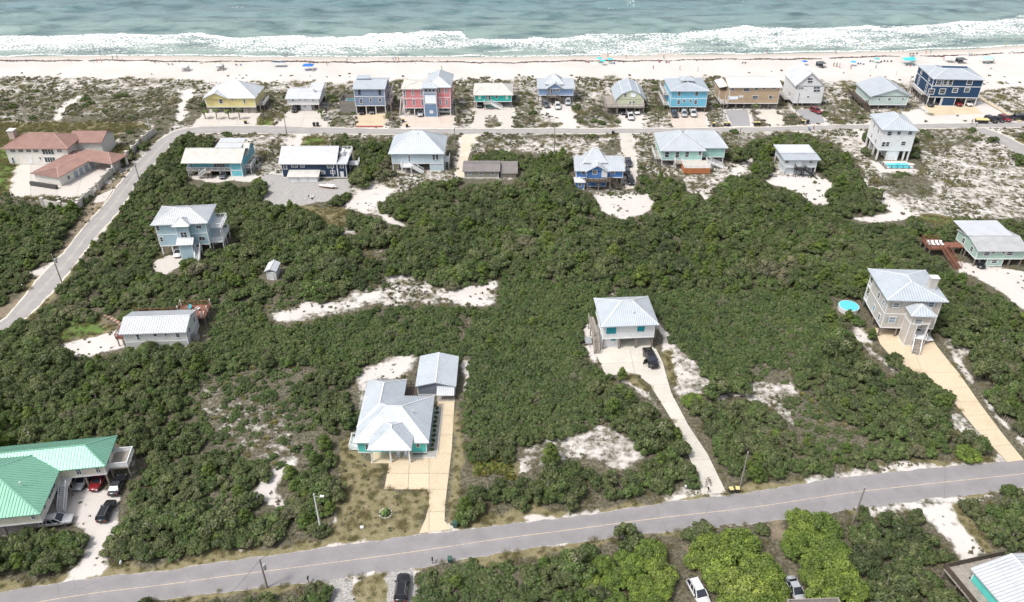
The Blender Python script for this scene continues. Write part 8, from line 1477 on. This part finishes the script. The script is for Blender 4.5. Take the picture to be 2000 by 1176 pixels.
p_ = G(687, 822); o = MB().mesh([(-.45 * math.cos(k * .5236) * (1 + .2 * (k % 3)), 1.2 * math.sin(k * .5236), z) for z in (0, .22) for k in range(12)], [tuple(range(12, 24))] + [(k, (k + 1) % 12, 12 + (k + 1) % 12, 12 + k) for k in range(12)]).build('paddle_board', paint('pale_aqua_board', (.50, .66, .66), .3)); o.location = p_; tag(o, 'pale aqua paddle board lying in the brush beside the bungalow', 'board')
tr = MB().box(-1.1, 1.1, -.05, .05, 0, .5); p_ = G(1148, 668); r_ = empty('utility_trailer', p_, R(95), 'grey utility trailer on the sand beside the white house', 'trailer'); MB().box(-1.2, 1.2, -.65, .65, .45, .52).box(-1.2, 1.2, -.68, -.62, .52, .8).box(-1.2, 1.2, .62, .68, .52, .8).build('bed', STEEL, r_); MB().bar((-1.2, 0, .45), (-2.4, 0, .45), .08).build('drawbar', STEEL, r_)
for s_ in (-.78, .78): MB().cyl((0, s_ - .08, .3), (0, s_ + .08, .3), .3, n=12).build('wheel', TYRE, r_)
p_ = G(617, 640 + 393); o = MB().mesh([(-.3, -.25, 0), (.3, -.25, 0), (.3, .25, 0), (-.3, .25, 0), (-.26, -.2, .28), (.26, -.2, .28), (.26, .2, .3), (-.26, .2, .3)], [(0, 1, 5, 4), (1, 2, 6, 5), (2, 3, 7, 6), (3, 0, 4, 7), (4, 5, 6, 7)]).build('utility_box', WHITE); o.location = G(707, 1031); tag(o, 'small white utility box in the bungalow lawn', 'box')
# concrete kerb strip at the blue grey house, boardwalk beside the navy house, sand fence
o = MB().box(0, 1, -.35, .35, -.1, .32).build('kerb', paint('red_kerb', (.34, .10, .09), .8)); a, b = G(696, 248), G(748, 248); o.location = a; o.scale = ((b - a).length, 1, 1); o.rotation_euler = (0, 0, math.atan2(b.y - a.y, b.x - a.x)); tag(o, 'low red painted kerb at the drive of the blue grey house', 'kerb')
a, b = G(1910, 190), G(1995, 240); r_ = empty('boardwalk', a, math.atan2(b.y - a.y, b.x - a.x), 'narrow pale boardwalk crossing the dune beside the navy house', 'boardwalk'); L = (b - a).length
for k in range(int(L / 1.2)): MB().box(k * 1.2, k * 1.2 + 1.12, -.7, .7, .2, .28).build('plank', conc_tan, r_)
keep([(G(1905, 190) .x, G(1905, 190).y), (G(1916, 188).x, G(1916, 188).y), (G(2000, 238).x, G(2000, 238).y), (G(1990, 243).x, G(1990, 243).y)])
a, b = G(1920, 770), G(1998, 862); r_ = empty('sand_fence', a, math.atan2(b.y - a.y, b.x - a.x), 'leaning grey slatted fence beside the tan driveway', 'fence'); L = (b - a).length
for k in range(int(L / .5)): q = MB().box(-.06, .06, -.02, .02, -.1, .95).build('slat', LATT, r_); q.location = (k * .5, 0, 0); q.rotation_euler = (random.uniform(-.25, .25), 0, 0)
build_ground()
build_sea()
scatter()
plant_all()
special_trees()
